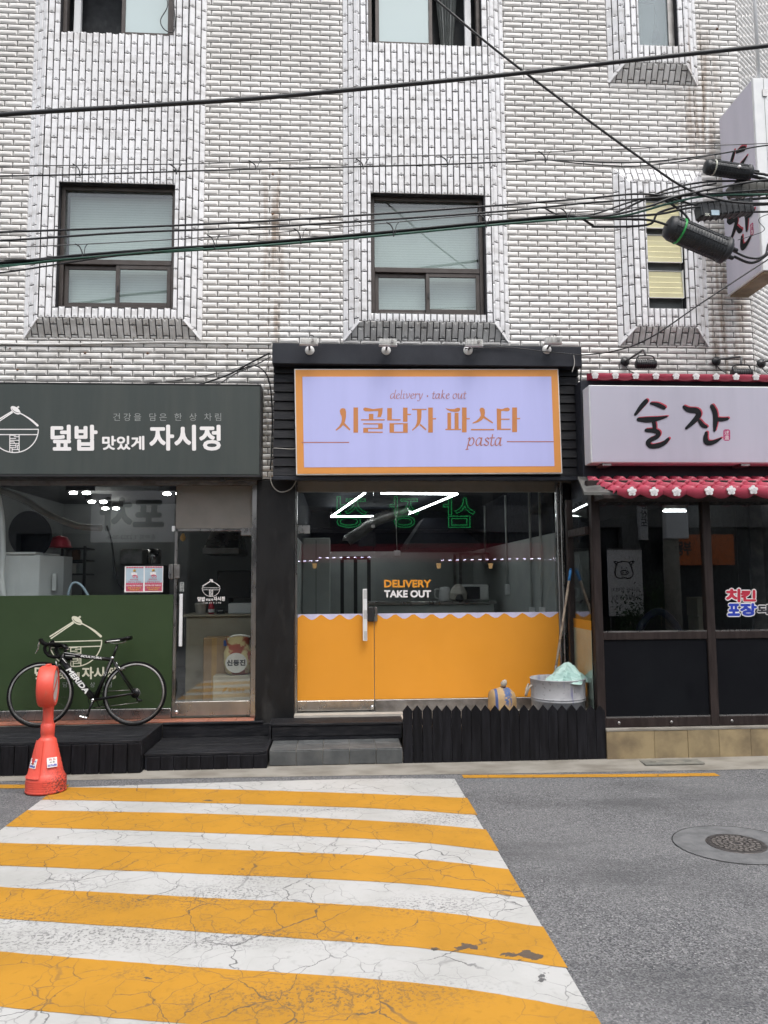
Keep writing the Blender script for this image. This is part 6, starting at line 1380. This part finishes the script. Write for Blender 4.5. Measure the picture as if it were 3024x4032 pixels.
rk = thing('shelf_rack', 'steel shelf rack in the back corner of the orange shop', 'rack', (2.0, 4.5, .39)); a = W(1797, 2180, 4.6); b = W(1955, 2180, 4.2)
for x in (a.x, b.x):
    for y in (4.2, 4.8): MB().bar((x, y, .393), (x, y, a.z), .045).build('upright', 'steel_dull', rk)
for zz in (a.z, a.z-.55, a.z-1.0): Box('shelf', 'steel_dull', rk, a.x, b.x, 4.2, 4.8, zz-.03, zz, .004)
rk2 = thing('door_frame', 'dark metal door frame standing inside the orange shop left of the lettering', 'frame', (.1, 4.4, .39)); a = W(1347, 2204, 4.4); b = W(1452, 2204, 4.4)
for x in (a.x, (a.x+b.x)/2, b.x): MB().bar((x, 4.4, .393), (x, 4.4, a.z), .06).build('upright', 'dark_trim', rk2)
Box('head', 'dark_trim', rk2, a.x, b.x, 4.37, 4.43, a.z, a.z+.06)
hd_ = thing('extractor_hood', 'steel extractor hood hanging over the kitchen counter', 'hood', (1.6, 3.6, 2.3)); a = W(1600, 2150, 3.4); b = W(1870, 2150, 3.4)
MB().add([(a.x, 3.0, 2.42), (b.x, 3.0, 2.42), (b.x, 4.4, 2.42), (a.x, 4.4, 2.42), (a.x+.3, 3.5, 2.85), (b.x-.4, 3.5, 2.85), (b.x-.4, 4.3, 2.85), (a.x+.3, 4.3, 2.85)], [(0,1,5,4),(1,2,6,5),(2,3,7,6),(3,0,4,7),(4,5,6,7)]).build('canopy', 'interior_black', hd_)
Box('rim', 'dark_trim', hd_, a.x-.01, b.x+.01, 2.98, 4.42, 2.33, 2.419, .004)
dc = thing('flexible_duct', 'silver flexible duct slanting below the dark ceiling', 'duct', W(1400, 2060, 4.0)); P = crom([W(1368, 2128, 4.0), W(1420, 2095, 4.0), W(1490, 2045, 4.0), W(1600, 2010, 4.2)], 10)
MB().tube([p for p in P for _ in (0, 1)], [.085, .10]*len(P), 14).build('pipe', 'steel_dull', dc)
for i, (px, ytop, ybot, l_) in enumerate(((1912, 1985, 2180, 'conduit pipe nearest the back on the right wall'), (1995, 1955, 2300, 'second conduit pipe from the back on the right wall'), (2090, 1948, 2390, 'third conduit pipe from the back on the right wall'), (2130, 1948, 2390, 'conduit pipe nearest the glass on the right wall'))):
    q = WX(px, 2200, rX1-.03); z0_ = WX(px, ybot, rX1-.03).z; t = thing('conduit', 'grey '+l_, 'conduit', (q.x, q.y, z0_), 'conduits on the inner right wall'); MB().tube([(q.x, q.y, z0_), (q.x, q.y, 3.12)], .016, 8).build('pipe', 'interior_grey', t); Box('socket_box', 'white_plastic', t, q.x-.03, q.x+.03, q.y-.05, q.y+.05, z0_-.16, z0_, .006)
cb_ = thing('appliance', 'white boxy kitchen appliance on the grey counter', 'appliance', (1.4, 3.3, 1.53)); a = W(1815, 2350, 3.2); Box('body', 'white_plastic', cb_, a.x, a.x+.42, 3.1, 3.45, 1.532, 1.78, .02); Box('door', 'dark_trim', cb_, a.x+.03, a.x+.28, 3.085, 3.099, 1.56, 1.75, .004)
kt = thing('kettle', 'white kettle standing beside the appliance on the counter', 'kettle', (W(1752, 2350, 3.2).x, 3.2, 1.532)); MB().lathe([(.09, 0), (.10, .02), (.085, .16), (.07, .21), (0, .22)], 20, wl(kt)).build('body', 'white_plastic', kt); q = wl(kt); MB().tube(crom([q+Vector((-.085, 0, .18)), q+Vector((-.15, 0, .17)), q+Vector((-.15, 0, .06)), q+Vector((-.095, 0, .03))], 5), .012, 8).build('handle', 'white_plastic', kt)
bgm = thing('paper_bag', 'crumpled pale bag on the counter between kettle and appliance', 'bag', (W(1805, 2350, 3.05).x, 3.05, 1.532)); q = wl(bgm); MB().lathe([(.08, 0), (.13, .03), (.14, .12), (.10, .2), (.05, .25), (0, .26)], 9, q, sm=False).build('body', 'pale_floor', bgm); MB().lathe([(.04, .0), (.07, .03), (.04, .1), (0, .11)], 8, q+Vector((.0, -.12, 0)), sm=False).build('opening', 'dark_trim', bgm)
gb = thing('grey_cabinet', 'tall grey cabinet inside the orange shop behind its door', 'cabinet', (-.3, 2.2, .39)); a = W(1172, 2118, 2.2); b = W(1299, 2118, 2.2); Box('body', 'interior_grey', gb, rX0+.01, b.x, 2.2, 2.9, .393, a.z, .008); Box('door_gap', 'dark_trim', gb, rX0+.2, rX0+.206, 2.197, 2.1995, .45, a.z-.03)
for px, l_ in ((1563, 'centre'), ): 
    q = W(px, 2168, 3.4); pdl = thing('pendant_socket', 'white pendant socket hanging from the dark ceiling', 'socket', q); MB().tube([q, Vector((q.x-.02, q.y, 3.15))], .006, 6).build('cord', 'cable_white', pdl); Box('box', 'white_plastic', pdl, q.x-.05, q.x+.05, q.y-.05, q.y+.05, q.z-.09, q.z, .01)
# left shop
mat('left_room', (.17, .18, .185), .75, c2=(.12, .13, .135), nsc=1.2)
room(-4.85, pl+.02, .30, 5.2, .36, 3.25, 2.2, 'left_room', 'left_room', 'room_dark', 'left_room')
for i, (x, y, l_) in enumerate(((316, 1941, 'ceiling spotlight pair nearest the glass in the green shop'), (386, 1976, 'second ceiling spotlight pair from the glass'), (437, 2002, 'third ceiling spotlight pair from the glass'), (486, 2027, 'farthest ceiling spotlight pair in the green shop'), (684, 1944, 'ceiling spotlight pair next to the taupe panel'))):
    q = G(x, y, 3.12); t = thing('ceiling_light', l_, 'lamp', q, 'ceiling spotlights in the green shop')
    Box('track', 'dark_trim', t, q.x-.2, q.x+.2, q.y-.02, q.y+.02, q.z+.03, 3.24); 
    for s in (-.095, .085): MB().lathe([(.022*math.sin(math.pi*j_/8), -.058*math.cos(math.pi*j_/8)) for j_ in range(9)], 12, q+Vector((s, 0, 0)), (1, 0, 0)).build('lamp', 'lamp_spot', t)
wc = thing('cabinet', 'white cabinet standing behind the left window', 'cabinet', (-3.8, .6, .36)); a = W(-150, 2185, .45); b = W(160, 2185, .45); q = W(243, 2190, .75)
Box('body', 'white_plastic', wc, -4.8, b.x, .45, 1.2, .363, a.z, .012); MB().prism([(b.x+.001, .452, .363), (b.x+.16, .75, .363), (b.x+.16, .75, a.z-.01), (b.x+.001, .452, a.z-.01)], (-.001, .3, 0)).build('side', 'white_plastic', wc)
Box('remote_holder', 'white_metal', wc, b.x+.10, b.x+.15, .55, .60, a.z-.42, a.z-.22, .006); Box('top_lip', 'white_metal', wc, -4.8, b.x-.05, .43, 1.2, a.z+.001, a.z+.03, .005)
bw = W(132, 2105, .75); pn_ = thing('black_basin', 'big black round basin standing on the white cabinet', 'basin', (bw.x, .75, a.z+.03)); MB().lathe([(0, .10), (.15, .09), (.25, -.02), (.275, -.05), (.285, -.05), (.26, .0), (.16, .12), (0, .13)], 36, (bw.x, .72, bw.z), (.25, 1, .15)).build('bowl', 'interior_black', pn_)
q = W(236, 2140, 1.0); rb = thing('red_helmet', 'red plastic helmet on the shelf beside the black basin', 'helmet', q); MB().lathe([(.13, -.04), (.12, .02), (.08, .08), (0, .10)], 20, q).build('shell', 'red_ink', rb); MB().lathe([(.13, -.045), (.155, -.05), (.13, -.035)], 20, q).build('brim', 'red_ink', rb)
sh = thing('shelf_rack', 'dark shelf with jars behind the left window', 'rack', (-3.3, 1.3, .36)); a = W(247, 2150, 1.3); b = W(316, 2258, 1.3)
for zz in (a.z-.02, (a.z+b.z)/2, b.z): Box('shelf', 'dark_trim', sh, a.x, b.x+.05, 1.3, 1.7, zz-.02, zz)
for x in (a.x, b.x+.05): MB().bar((x, 1.3, .363), (x, 1.3, a.z), .03).build('upright', 'dark_trim', sh)
random.seed(5)
for i, (f, zz, m_) in enumerate(((.15, 0, 'rust'), (.5, 0, 'pale_floor'), (.85, 0, 'grey_ink'), (.2, 1, 'taupe_panel'), (.6, 1, 'rust'))):
    q = Vector((a.x+(b.x-a.x)*f, 1.4, (b.z if zz == 0 else (a.z+b.z)/2)+.001)); j = thing('storage_jar', ['brown jar at the left of the low shelf', 'pale jar in the middle of the low shelf', 'grey jar at the right of the low shelf', 'taupe jar on the middle shelf', 'brown jar on the middle shelf'][i], 'jar', q); MB().lathe([(.05, 0), (.055, .1), (.045, .13), (0, .13)], 14, q).build('body', m_, j); MB().lathe([(.047, .13), (.047, .155), (0, .157)], 14, q).build('lid', 'dark_trim', j)
def hose(pts, r, label, m, Y): 
    return tag(MB().tube(crom([W(p[0], p[1], p[2] if len(p) > 2 else Y) for p in pts], 8), r, 10).build('hose', m), label, 'hose')
hose([(-10, 1940), (8, 2050), (12, 2200), (10, 2300), (30, 2420)], .03, 'ribbed white hose hanging at the far left window edge', 'white_plastic', .35)
hose([(0, 1930), (90, 1965), (180, 2020), (300, 2070), (400, 2080)], .04, 'pale duct hose slanting behind the left window', 'pale_floor', 1.2)
hose([(420, 2070), (440, 2140), (455, 2260), (480, 2315), (495, 2320)], .012, 'black hose hanging beside the white poster', 'cable_black', .7)
hose([(268, 2345), (280, 2305), (300, 2294), (325, 2310), (350, 2350)], .014, 'pale blue hose looping above the green film', 'pale_blue', .4)
q = W(535, 2190, 2.0); eq = thing('appliance', 'steel kitchen machine seen above the white poster', 'appliance', (q.x, 2.0, 1.5)); Box('body', 'steel_dull', eq, q.x-.22, q.x+.1, 2.0, 2.4, q.z-.12, q.z+.1, .02); MB().lathe([(.09, -.1), (.10, .0), (.08, .1), (0, .11)], 18, (q.x+.22, 2.1, q.z)).build('drum', 'steel', eq); Box('stand', 'left_room', eq, q.x-.3, q.x+.35, 1.95, 2.5, .363, q.z-.121)
cn = thing('counter', 'cream service counter behind the green shop door', 'counter', (-1.3, 1.2, .36)); a = W(733, 2420, 1.1)
Box('body', 'counter_cream', cn, a.x, pl, 1.1, 1.7, .363, a.z-.03, .01); Box('worktop', 'counter_cream', cn, a.x-.04, pl, 1.06, 1.74, a.z-.029, a.z, .008); zc_ = a.z+.001
q = W(940, 2400, 1.3); bx_ = thing('white_tray', 'white tray box on the cream counter', 'tray', (q.x, 1.3, zc_)); Box('body', 'white_plastic', bx_, q.x-.12, pl-.01, 1.2, 1.5, zc_, zc_+.13, .01)
q = W(790, 2395, 1.25); c1 = thing('food_tub', 'pale plastic tub on the cream counter', 'container', (q.x, 1.25, zc_)); MB().lathe([(.06, 0), (.075, .12), (.08, .125), (.06, .14), (0, .14)], 16, (q.x, 1.25, zc_)).build('body', 'pale_floor', c1)
q = W(832, 2395, 1.25); c1 = thing('sauce_bottle', 'red sauce bottle on the cream counter', 'bottle', (q.x, 1.25, zc_)); MB().lathe([(.035, 0), (.04, .08), (.03, .12), (.012, .15), (0, .17)], 14, (q.x, 1.25, zc_)).build('body', 'red_ink', c1); MB().lathe([(.041, .02), (.041, .06)], 14, (q.x, 1.25, zc_)).build('paper_label', 'white_ink', c1)
q = W(870, 2395, 1.25); c1 = thing('card_reader', 'small dark card reader on the cream counter', 'card reader', (q.x, 1.25, zc_)); MB().prism([(q.x-.05, 1.2, zc_), (q.x+.05, 1.2, zc_), (q.x+.05, 1.24, zc_+.06), (q.x-.05, 1.24, zc_+.06)], (0, .06, 0)).build('body', 'dark_trim', c1); Box('screen', 'grey_ink', c1, q.x-.03, q.x+.03, 1.212, 1.214, zc_+.03, zc_+.05)
q = W(920, 2250, 1.9); mo = thing('monitor', 'dark monitor standing above the cream counter', 'monitor', (q.x, 1.9, zc_)); a = W(855, 2247, 1.6); b = W(986, 2355, 1.6); Box('screen', 'dark_trim', mo, a.x, b.x, 1.6, 1.64, b.z, a.z, .008); Box('stand', 'dark_trim', mo, q.x-.03, q.x+.03, 1.645, 1.69, zc_, b.z+.1); Box('foot', 'dark_trim', mo, q.x-.12, q.x+.12, 1.58, 1.72, zc_, zc_+.015)
a = W(812, 2095, 2.4); b = W(945, 2165, 2.4); eh = thing('extractor_hood', 'steel extractor hood seen through the green shop door', 'hood', (a.x, 2.4, b.z)); MB().add([(a.x, 2.2, b.z+.02), (b.x, 2.2, b.z+.02), (b.x, 3.2, b.z+.02), (a.x, 3.2, b.z+.02), (a.x+.05, 2.6, a.z+.05), (b.x-.05, 2.6, a.z+.05), (b.x-.05, 3.2, a.z+.05), (a.x+.05, 3.2, a.z+.05)], [(0,1,5,4),(1,2,6,5),(2,3,7,6),(3,0,4,7),(4,5,6,7)]).build('canopy', 'steel', eh); Box('rim', 'steel_dull', eh, a.x-.01, b.x+.01, 2.18, 3.22, b.z-.06, b.z+.019)
q = W(720, 2110, 1.0); bl = thing('pendant_bulb', 'small hanging bulb just inside the green shop door', 'lamp', q); MB().tube([q, Vector((q.x, q.y, 3.24))], .004, 6).build('cord', 'cable_black', bl); MB().lathe([(0, -.07), (.03, -.05), (.035, -.02), (.015, .03), (0, .03)], 14, q).build('bulb', 'yellow_ink', bl)
zF = .3635
q0, q1 = W(801, 2512, .75), W(905, 2650, .75); cbx = thing('cardboard_box', 'brown cardboard box behind the green shop door', 'box', (q0.x, .75, zF)); Box('carton', 'cardboard', cbx, q0.x, q1.x+.1, .75, 1.05, zF, q0.z, .006); Box('tape', 'tan_decal', cbx, q0.x+.1, q0.x+.16, .7475, .7495, zF+.05, q0.z); Box('blue_print', 'blue_ink', cbx, q0.x+.24, q0.x+.32, .7475, .7495, q0.z-.1, q0.z-.03)
q0, q1 = W(838, 2662, .5), W(987, 2775, .5); cb2 = thing('delivery_box', 'pale delivery box with brown lettering low behind the green shop door', 'box', (q0.x, .5, zF)); Box('carton', 'counter_cream', cb2, q0.x, gl_r-.015, .5, .72, zF, q0.z, .005)
lettersW('lettering', '로켓배송', 'tan_decal', cb2, (680+1062/4.879, 2480+1120/4.879, 680+1388/4.879, 2480+1198/4.879), .4985, bold=.04)
k = Ink(onY(.4985, 680, 2480, 4.879)); k.poly([(945, 1190), (965, 1150), (1000, 1115), (1050, 1100), (1040, 1140), (1005, 1180), (985, 1195)]); k.stroke([(950, 1210), (970, 1195)], 10); k.build('rocket_mark', 'tan_decal', cb2)
q = W(937, 2600, .6); rz = q0.z+.001; rbag = thing('rice_bag', 'round printed rice bag standing on the pale delivery box', 'bag', (q.x, .62, rz)); vs = []; n = 28
for i, (rr, zz) in enumerate(((.10, 0), (.15, .03), (.17, .14), (.165, .26), (.13, .34), (.14, .40), (.15, .44))):
    for kk in range(n): a = 2*math.pi*kk/n; vs.append(Vector((q.x+math.cos(a)*rr*(1+.04*math.sin(5*a+i)), .62+math.sin(a)*rr*.55, rz+zz)))
mat('bag_print', (.60, .50, .26), .4, c2=(.34, .08, .05), nsc=5, nlo=.5, nhi=.56); mat('bag_white', (.70, .68, .62), .4)
MB().add(vs, [(i*n+kk, i*n+(kk+1) % n, (i+1)*n+(kk+1) % n, (i+1)*n+kk) for i in range(6) for kk in range(n)]+[tuple(range(n))], True).build('body', 'bag_print', rbag)
cz_ = W(930, 2610, .52).z; k = Ink(lambda x, y: (Vector((q.x-.01+x, .515, cz_+y)), FRONT)); k.disc(0, 0, .125, .115, 30); k.build('label_disc', 'bag_white', rbag)
letters('lettering', '신동진', 'dark_ink', rbag, (q.x-.115, .5135, cz_-.03), (.21, 0, 0), (0, 0, .065), bold=.06)
MB().tube(crom([Vector((q.x-.12, .58, rz+.41)), Vector((q.x-.05, .56, rz+.455)), Vector((q.x+.05, .56, rz+.46)), Vector((q.x+.14, .58, rz+.44))], 5), .012, 8).build('rolled_rim', 'bag_white', rbag)
# right shop room
mat('chair_blue', (.006, .014, .06), .5)
room(2.80, 4.78, .0, 5.0, .36, 2.9, 2.0, 'room_dark', 'room_dark', 'room_dark', 'room_dark')
Box('interior_floor', 'room_dark', None, 2.70, 5.2, EY+.1, -.001, .31, .36, kind='structure')
for i, (x0, x1, y, l_) in enumerate(((2612, 2700, 2012, 'long fluorescent lamp near the front of the right shop'), (2612, 2640, 2045, 'short fluorescent lamp at the left back of the right shop'), (2738, 2763, 2045, 'short fluorescent lamp at the right back of the right shop'))):
    a = G(x0, y, 2.75); b = G(x1, y, 2.75); t = thing('ceiling_light', l_, 'lamp', a, 'fluorescent lamps in the right shop'); MB().tube([a, Vector((b.x, a.y, a.z))], .011, 8).build('tube', 'lamp_white', t); Box('batten', 'white_metal', t, a.x, b.x, a.y-.03, a.y+.03, a.z+.03, 2.89)
q = W(2600, 2480, 1.2); chs = thing('chair', 'blue chair with a pale curved rail inside the right shop', 'chair', (q.x, 1.2, .36))
MB().tube(crom([Vector((q.x-.28, 1.25, .75)), Vector((q.x-.25, 1.25, 1.2)), Vector((q.x, 1.25, 1.42)), Vector((q.x+.25, 1.25, 1.2)), Vector((q.x+.3, 1.25, .75))], 8), .05, 10).build('backrest', 'chair_blue', chs); MB().lathe([(.28, .75), (.28, .8), (0, .81)], 20, (q.x, 1.1, 0)).build('seat', 'chair_blue', chs)
for sx_, sy_ in ((-.2, -.15), (.2, -.15), (-.2, .2), (.2, .2)): MB().tube([(q.x+sx_, 1.1+sy_, .361), (q.x+sx_*.8, 1.1+sy_*.8, .75)], .015, 8).build('leg', 'steel_dull', chs)
a = W(2752, 2400, 1.0); bxs = thing('box_stack', 'stack of pale boxes near the middle post inside the right shop', 'boxes', (a.x, 1.0, .36))
for i in range(5): Box('carton', 'counter_cream', bxs, a.x-.02+.01*(i % 2), a.x+.30, 1.0, 1.3, .362+i*.25, .362+i*.25+.245, .004)
a = W(2712, 2388, 1.4); b = W(2746, 2428, 1.4); nt_ = thing('wall_note', 'small yellow and white note inside the right shop', 'note', (a.x, 1.4, b.z)); Box('sheet', 'pale_floor', nt_, a.x, b.x, 1.398, 1.402, b.z, a.z); Box('yellow_print', 'yellow_ink', nt_, a.x+.01, b.x-.01, 1.395, 1.3975, (a.z+b.z)/2, a.z-.01)
# ================================================================== the other side of the street (seen only as reflections)
OY = -13.6
mat('opp_wall', (.16, .16, .155), .8, c2=(.12, .12, .118), nsc=1.2); mat('opp_dark', (.022, .024, .027), .35); mat('opp_cream', (.42, .40, .35), .75); mat('awning_red', (.28, .03, .04), .7); mat('opp_orange', (.60, .14, .02), .6); mat('leaf', (.035, .075, .025), .6, c2=(.05, .10, .03))
emat('neon_green', (.05, .9, .25), .42); emat('led', (.75, .72, 1.0), 9.0)
def RF(px, py, plane=GY, Yo=OY): return W(px, py, 2*plane-Yo)
def oppletters(body, m, parent, x0, x1, z0, z1, y, **kw):        # read from the shops' side: facing +Y, right hand = -X
    return letters('lettering', body, m, parent, (x1, y, z0), (x0-x1, 0, 0), (0, 0, z1-z0), **kw)
ob = thing('opposite_building', 'grey building across the street mirrored in the shop windows', 'building', (0, -14, 0))
Box('wall', 'opp_wall', ob, -16, 14, -20, -13.8, 3.3, 6.2); Box('ground_floor', 'opp_dark', ob, -16, 14, -20, -14.1, 0, 3.299)
for x in (-15.5, -9.5, -4.6, .9, 8.2, 13.4): Box('column', 'opp_wall', ob, x-.25, x+.25, -14.099, -13.75, 0.01, 3.298)
for i in range(9): 
    x = -14.5+i*3.2; w_ = Box('window', 'opp_dark', ob, x, x+1.6, -13.82, -13.79, 4.1, 5.5); Box('frame', 'upvc', w_, x-.05, x+1.65, -13.83, -13.801, 4.02, 4.09)
a, b = RF(361, 1932), RF(684, 2134); sgx = thing('opposite_sign', 'white sign of the food stall across the street mirrored in the left window', 'sign', (a.x, OY, b.z)); Box('panel', 'white_ink', sgx, a.x, b.x, OY-.15, OY, b.z, a.z)
def refl(t_, body, px0, py0, px1, py1, m, plane=GY, **kw):
    a, b = RF(px0, py0, plane), RF(px1, py1, plane); return oppletters(body, m, t_, a.x, b.x, b.z, a.z, OY+.001, **kw)
refl(sgx, '포차', 400, 1962, 640, 2085, 'dark_ink', bold=.05); refl(sgx, '송파점 T.2202-2046', 420, 2105, 612, 2124, 'dark_ink')
aw = thing('awning', 'dark red awning across the street mirrored in the orange shop window', 'awning', (0, OY, 2.4)); a, b = RF(1180, 2140), RF(2190, 2196); MB().prism([(a.x, OY+.5, b.z), (a.x, OY-.3, a.z), (a.x, OY-.3, b.z)], (b.x-a.x, 0, 0)).build('cover', 'awning_red', aw)
vl = Box('valance', 'awning_red', aw, a.x, b.x, OY+.50, OY+.52, b.z-.12, b.z-.001)
ls = thing('led_string', 'string of tiny white lights along the awning across the street', 'light string', (0, OY+.55, 2.4)); a, b = RF(1180, 2208), RF(1520, 2198)
for (x0, y0), (x1, y1), n in (((1180, 2212), (1250, 2210), 4), ((1262, 2199), (1450, 2196), 8), ((1732, 2208), (2190, 2200), 17)):
    for k in range(n):
        p = RF(x0+(x1-x0)*k/(n-1), y0+(y1-y0)*k/(n-1)); MB().box(p.x-.04, p.x+.04, OY+.56, OY+.575, p.z-.008, p.z+.008).build('led_module', 'led', ls)
MB().bar((RF(1180, 2210).x, OY+.55, RF(1180, 2210).z), (RF(2190, 2203).x, OY+.55, RF(2190, 2203).z), .012).build('strip', 'opp_dark', ls)
# green neon characters
ng = thing('neon_sign', 'green neon outline lettering across the street mirrored in the orange shop window', 'neon sign', (2, OY, 3.5))
def neon(ch, px0, py0, px1, py1):
    a, b = RF(px0, py0), RF(px1, py1); c = bpy.data.curves.new('neon', 'FONT'); c.body = ch; c.size = 1; c.fill_mode = 'NONE'; c.bevel_depth = .011; c.bevel_resolution = 1; c.resolution_u = 4
    o = bpy.data.objects.new('tmp', c); COL.objects.link(o); bpy.context.view_layer.update(); me = bpy.data.meshes.new_from_object(o.evaluated_get(bpy.context.evaluated_depsgraph_get()))
    vs = [v.co.copy() for v in me.vertices]; fs = [tuple(p.vertices) for p in me.polygons]; bpy.data.objects.remove(o); bpy.data.meshes.remove(me)
    x0 = min(v.x for v in vs); x1 = max(v.x for v in vs); y0 = min(v.y for v in vs); y1 = max(v.y for v in vs); w = b.x-a.x; h = a.z-b.z
    MB().add([Vector((b.x-(v.x-x0)/(x1-x0)*w, OY+.05+v.z, b.z+(v.y-y0)/(y1-y0)*h)) for v in vs], fs).build('neon_character', 'neon_green', ng)
for ch, x0, x1 in (('삼', 1743, 1872), ('장', 1533, 1650), ('정', 1325, 1445)): neon(ch, x0, 1955, x1, 2078)
Box('backing', 'opp_dark', ng, RF(1300, 2000).x, RF(1900, 2000).x, OY-.15, OY, RF(1400, 2085).z, RF(1400, 1950).z)
# things mirrored in the wooden shopfront
PLN = EY+.024
osx = thing('opposite_sign', 'orange shop sign across the street mirrored in the wooden shopfront', 'sign', (0, OY, 2.4)); a, b = RF(2620, 2105, PLN), RF(2894, 2224, PLN); Box('panel', 'opp_orange', osx, a.x, b.x, OY-.15, OY, b.z, a.z); refl(osx, '부동산', 2632, 2132, 2722, 2186, 'dark_ink', PLN, bold=.04)
bn = thing('banner', 'white banner with a line drawn pig mirrored in the wooden shopfront', 'banner', (0, OY, 1)); a, b = RF(2390, 2165, PLN), RF(2536, 2425, PLN); Box('cloth', 'white_ink', bn, a.x, b.x, OY-.02, OY, b.z, a.z); MB().bar((a.x, OY-.01, a.z+.01), (b.x, OY-.01, a.z+.01), .04).build('top_bar', 'steel_dull', bn)
for s in (a.x+.05, b.x-.05): MB().bar((s, OY-.03, 0), (s, OY-.03, a.z), .03).build('pole', 'steel_dull', bn)
def pigfn(x, y): p = RF(2200+x/1.843, 1850+y/1.843, PLN); return Vector((p.x, OY+.002, p.z)), Vector((0, 1, 0))
k = Ink(pigfn, .0004); k.stroke([(415, 700), (430, 675), (470, 665), (510, 675), (528, 710), (538, 755), (525, 780), (500, 788), (472, 782), (445, 788), (418, 778), (406, 750), (415, 700)], 8); k.stroke([(420, 690), (398, 665), (440, 672)], 7); k.stroke([(522, 690), (540, 665), (500, 672)], 7); k.disc(452, 710, 5); k.disc(490, 710, 5); k.stroke([(445, 745), (455, 732), (485, 732), (500, 745), (485, 760), (455, 760), (445, 745)], 7); k.disc(462, 746, 5); k.disc(483, 746, 5); k.build('pig_drawing', 'dark_ink', bn)
refl(bn, '국내산 암돼지', 2408, 2313, 2520, 2330, 'dark_ink', PLN); refl(bn, '급속냉동 삼겹살', 2408, 2343, 2522, 2360, 'dark_ink', PLN)
vsn = thing('opposite_sign', 'narrow upright sign across the street mirrored in the wooden shopfront', 'sign', (0, OY, 3)); a, b = RF(2517, 1960, PLN), RF(2553, 2125, PLN); Box('panel', 'upvc', vsn, a.x, b.x, OY-.2, OY, b.z, a.z)
for i, ch in enumerate('삼산도'): refl(vsn, ch, 2523, 1975+i*34, 2548, 2003+i*34, 'dark_ink', PLN, bold=.04)
cl = thing('utility_pole', 'pale round utility pole across the street mirrored in the wooden shopfront', 'pole', (RF(2590, 2100, PLN).x, OY+.8, 0)); q = wl(cl); MB().tube([q, q+Vector((0, 0, 8))], [.22, .17], 20).build('shaft', 'opp_cream', cl); Box('meter_box', 'upvc', cl, q.x-.3, q.x+.3, q.y+.22, q.y+.45, 2.9, 3.6, .02)
random.seed(3)
for i, (px, py, l_) in enumerate(((2460, 2440, 'dark leafy potted shrub mirrored below the pig banner'), (2580, 2350, 'taller dark leafy shrub mirrored beside the pig banner'))):
    p = RF(px, py, PLN); t = thing('potted_shrub', l_, 'shrub', (p.x, OY+.3, 0), 'potted shrubs across the street'); h = max(.9, p.z+.3); MB().lathe([(.14, 0), (.2, .35), (.17, .33), (0, .33)], 16, (p.x, OY+.3, 0)).build('pot', 'rust', t); MB().tube([(p.x, OY+.3, .3), (p.x+.03, OY+.32, h*.7)], .02, 6).build('trunk', 'old_wood', t); mb = MB()
    for _ in range(420):
        d = Vector((random.gauss(0, .22), random.gauss(0, .22), random.gauss(0, .28))); c = Vector((p.x, OY+.3, h*.75))+d; u = Vector((random.gauss(0, 1), random.gauss(0, 1), random.gauss(0, 1))).normalized()*.05; v = u.orthogonal().normalized()*.022; mb.add([c-u, c+v, c+u, c-v], [(0, 1, 2, 3)])
    mb.build('crown', 'leaf', t, fix=False, kind='stuff')
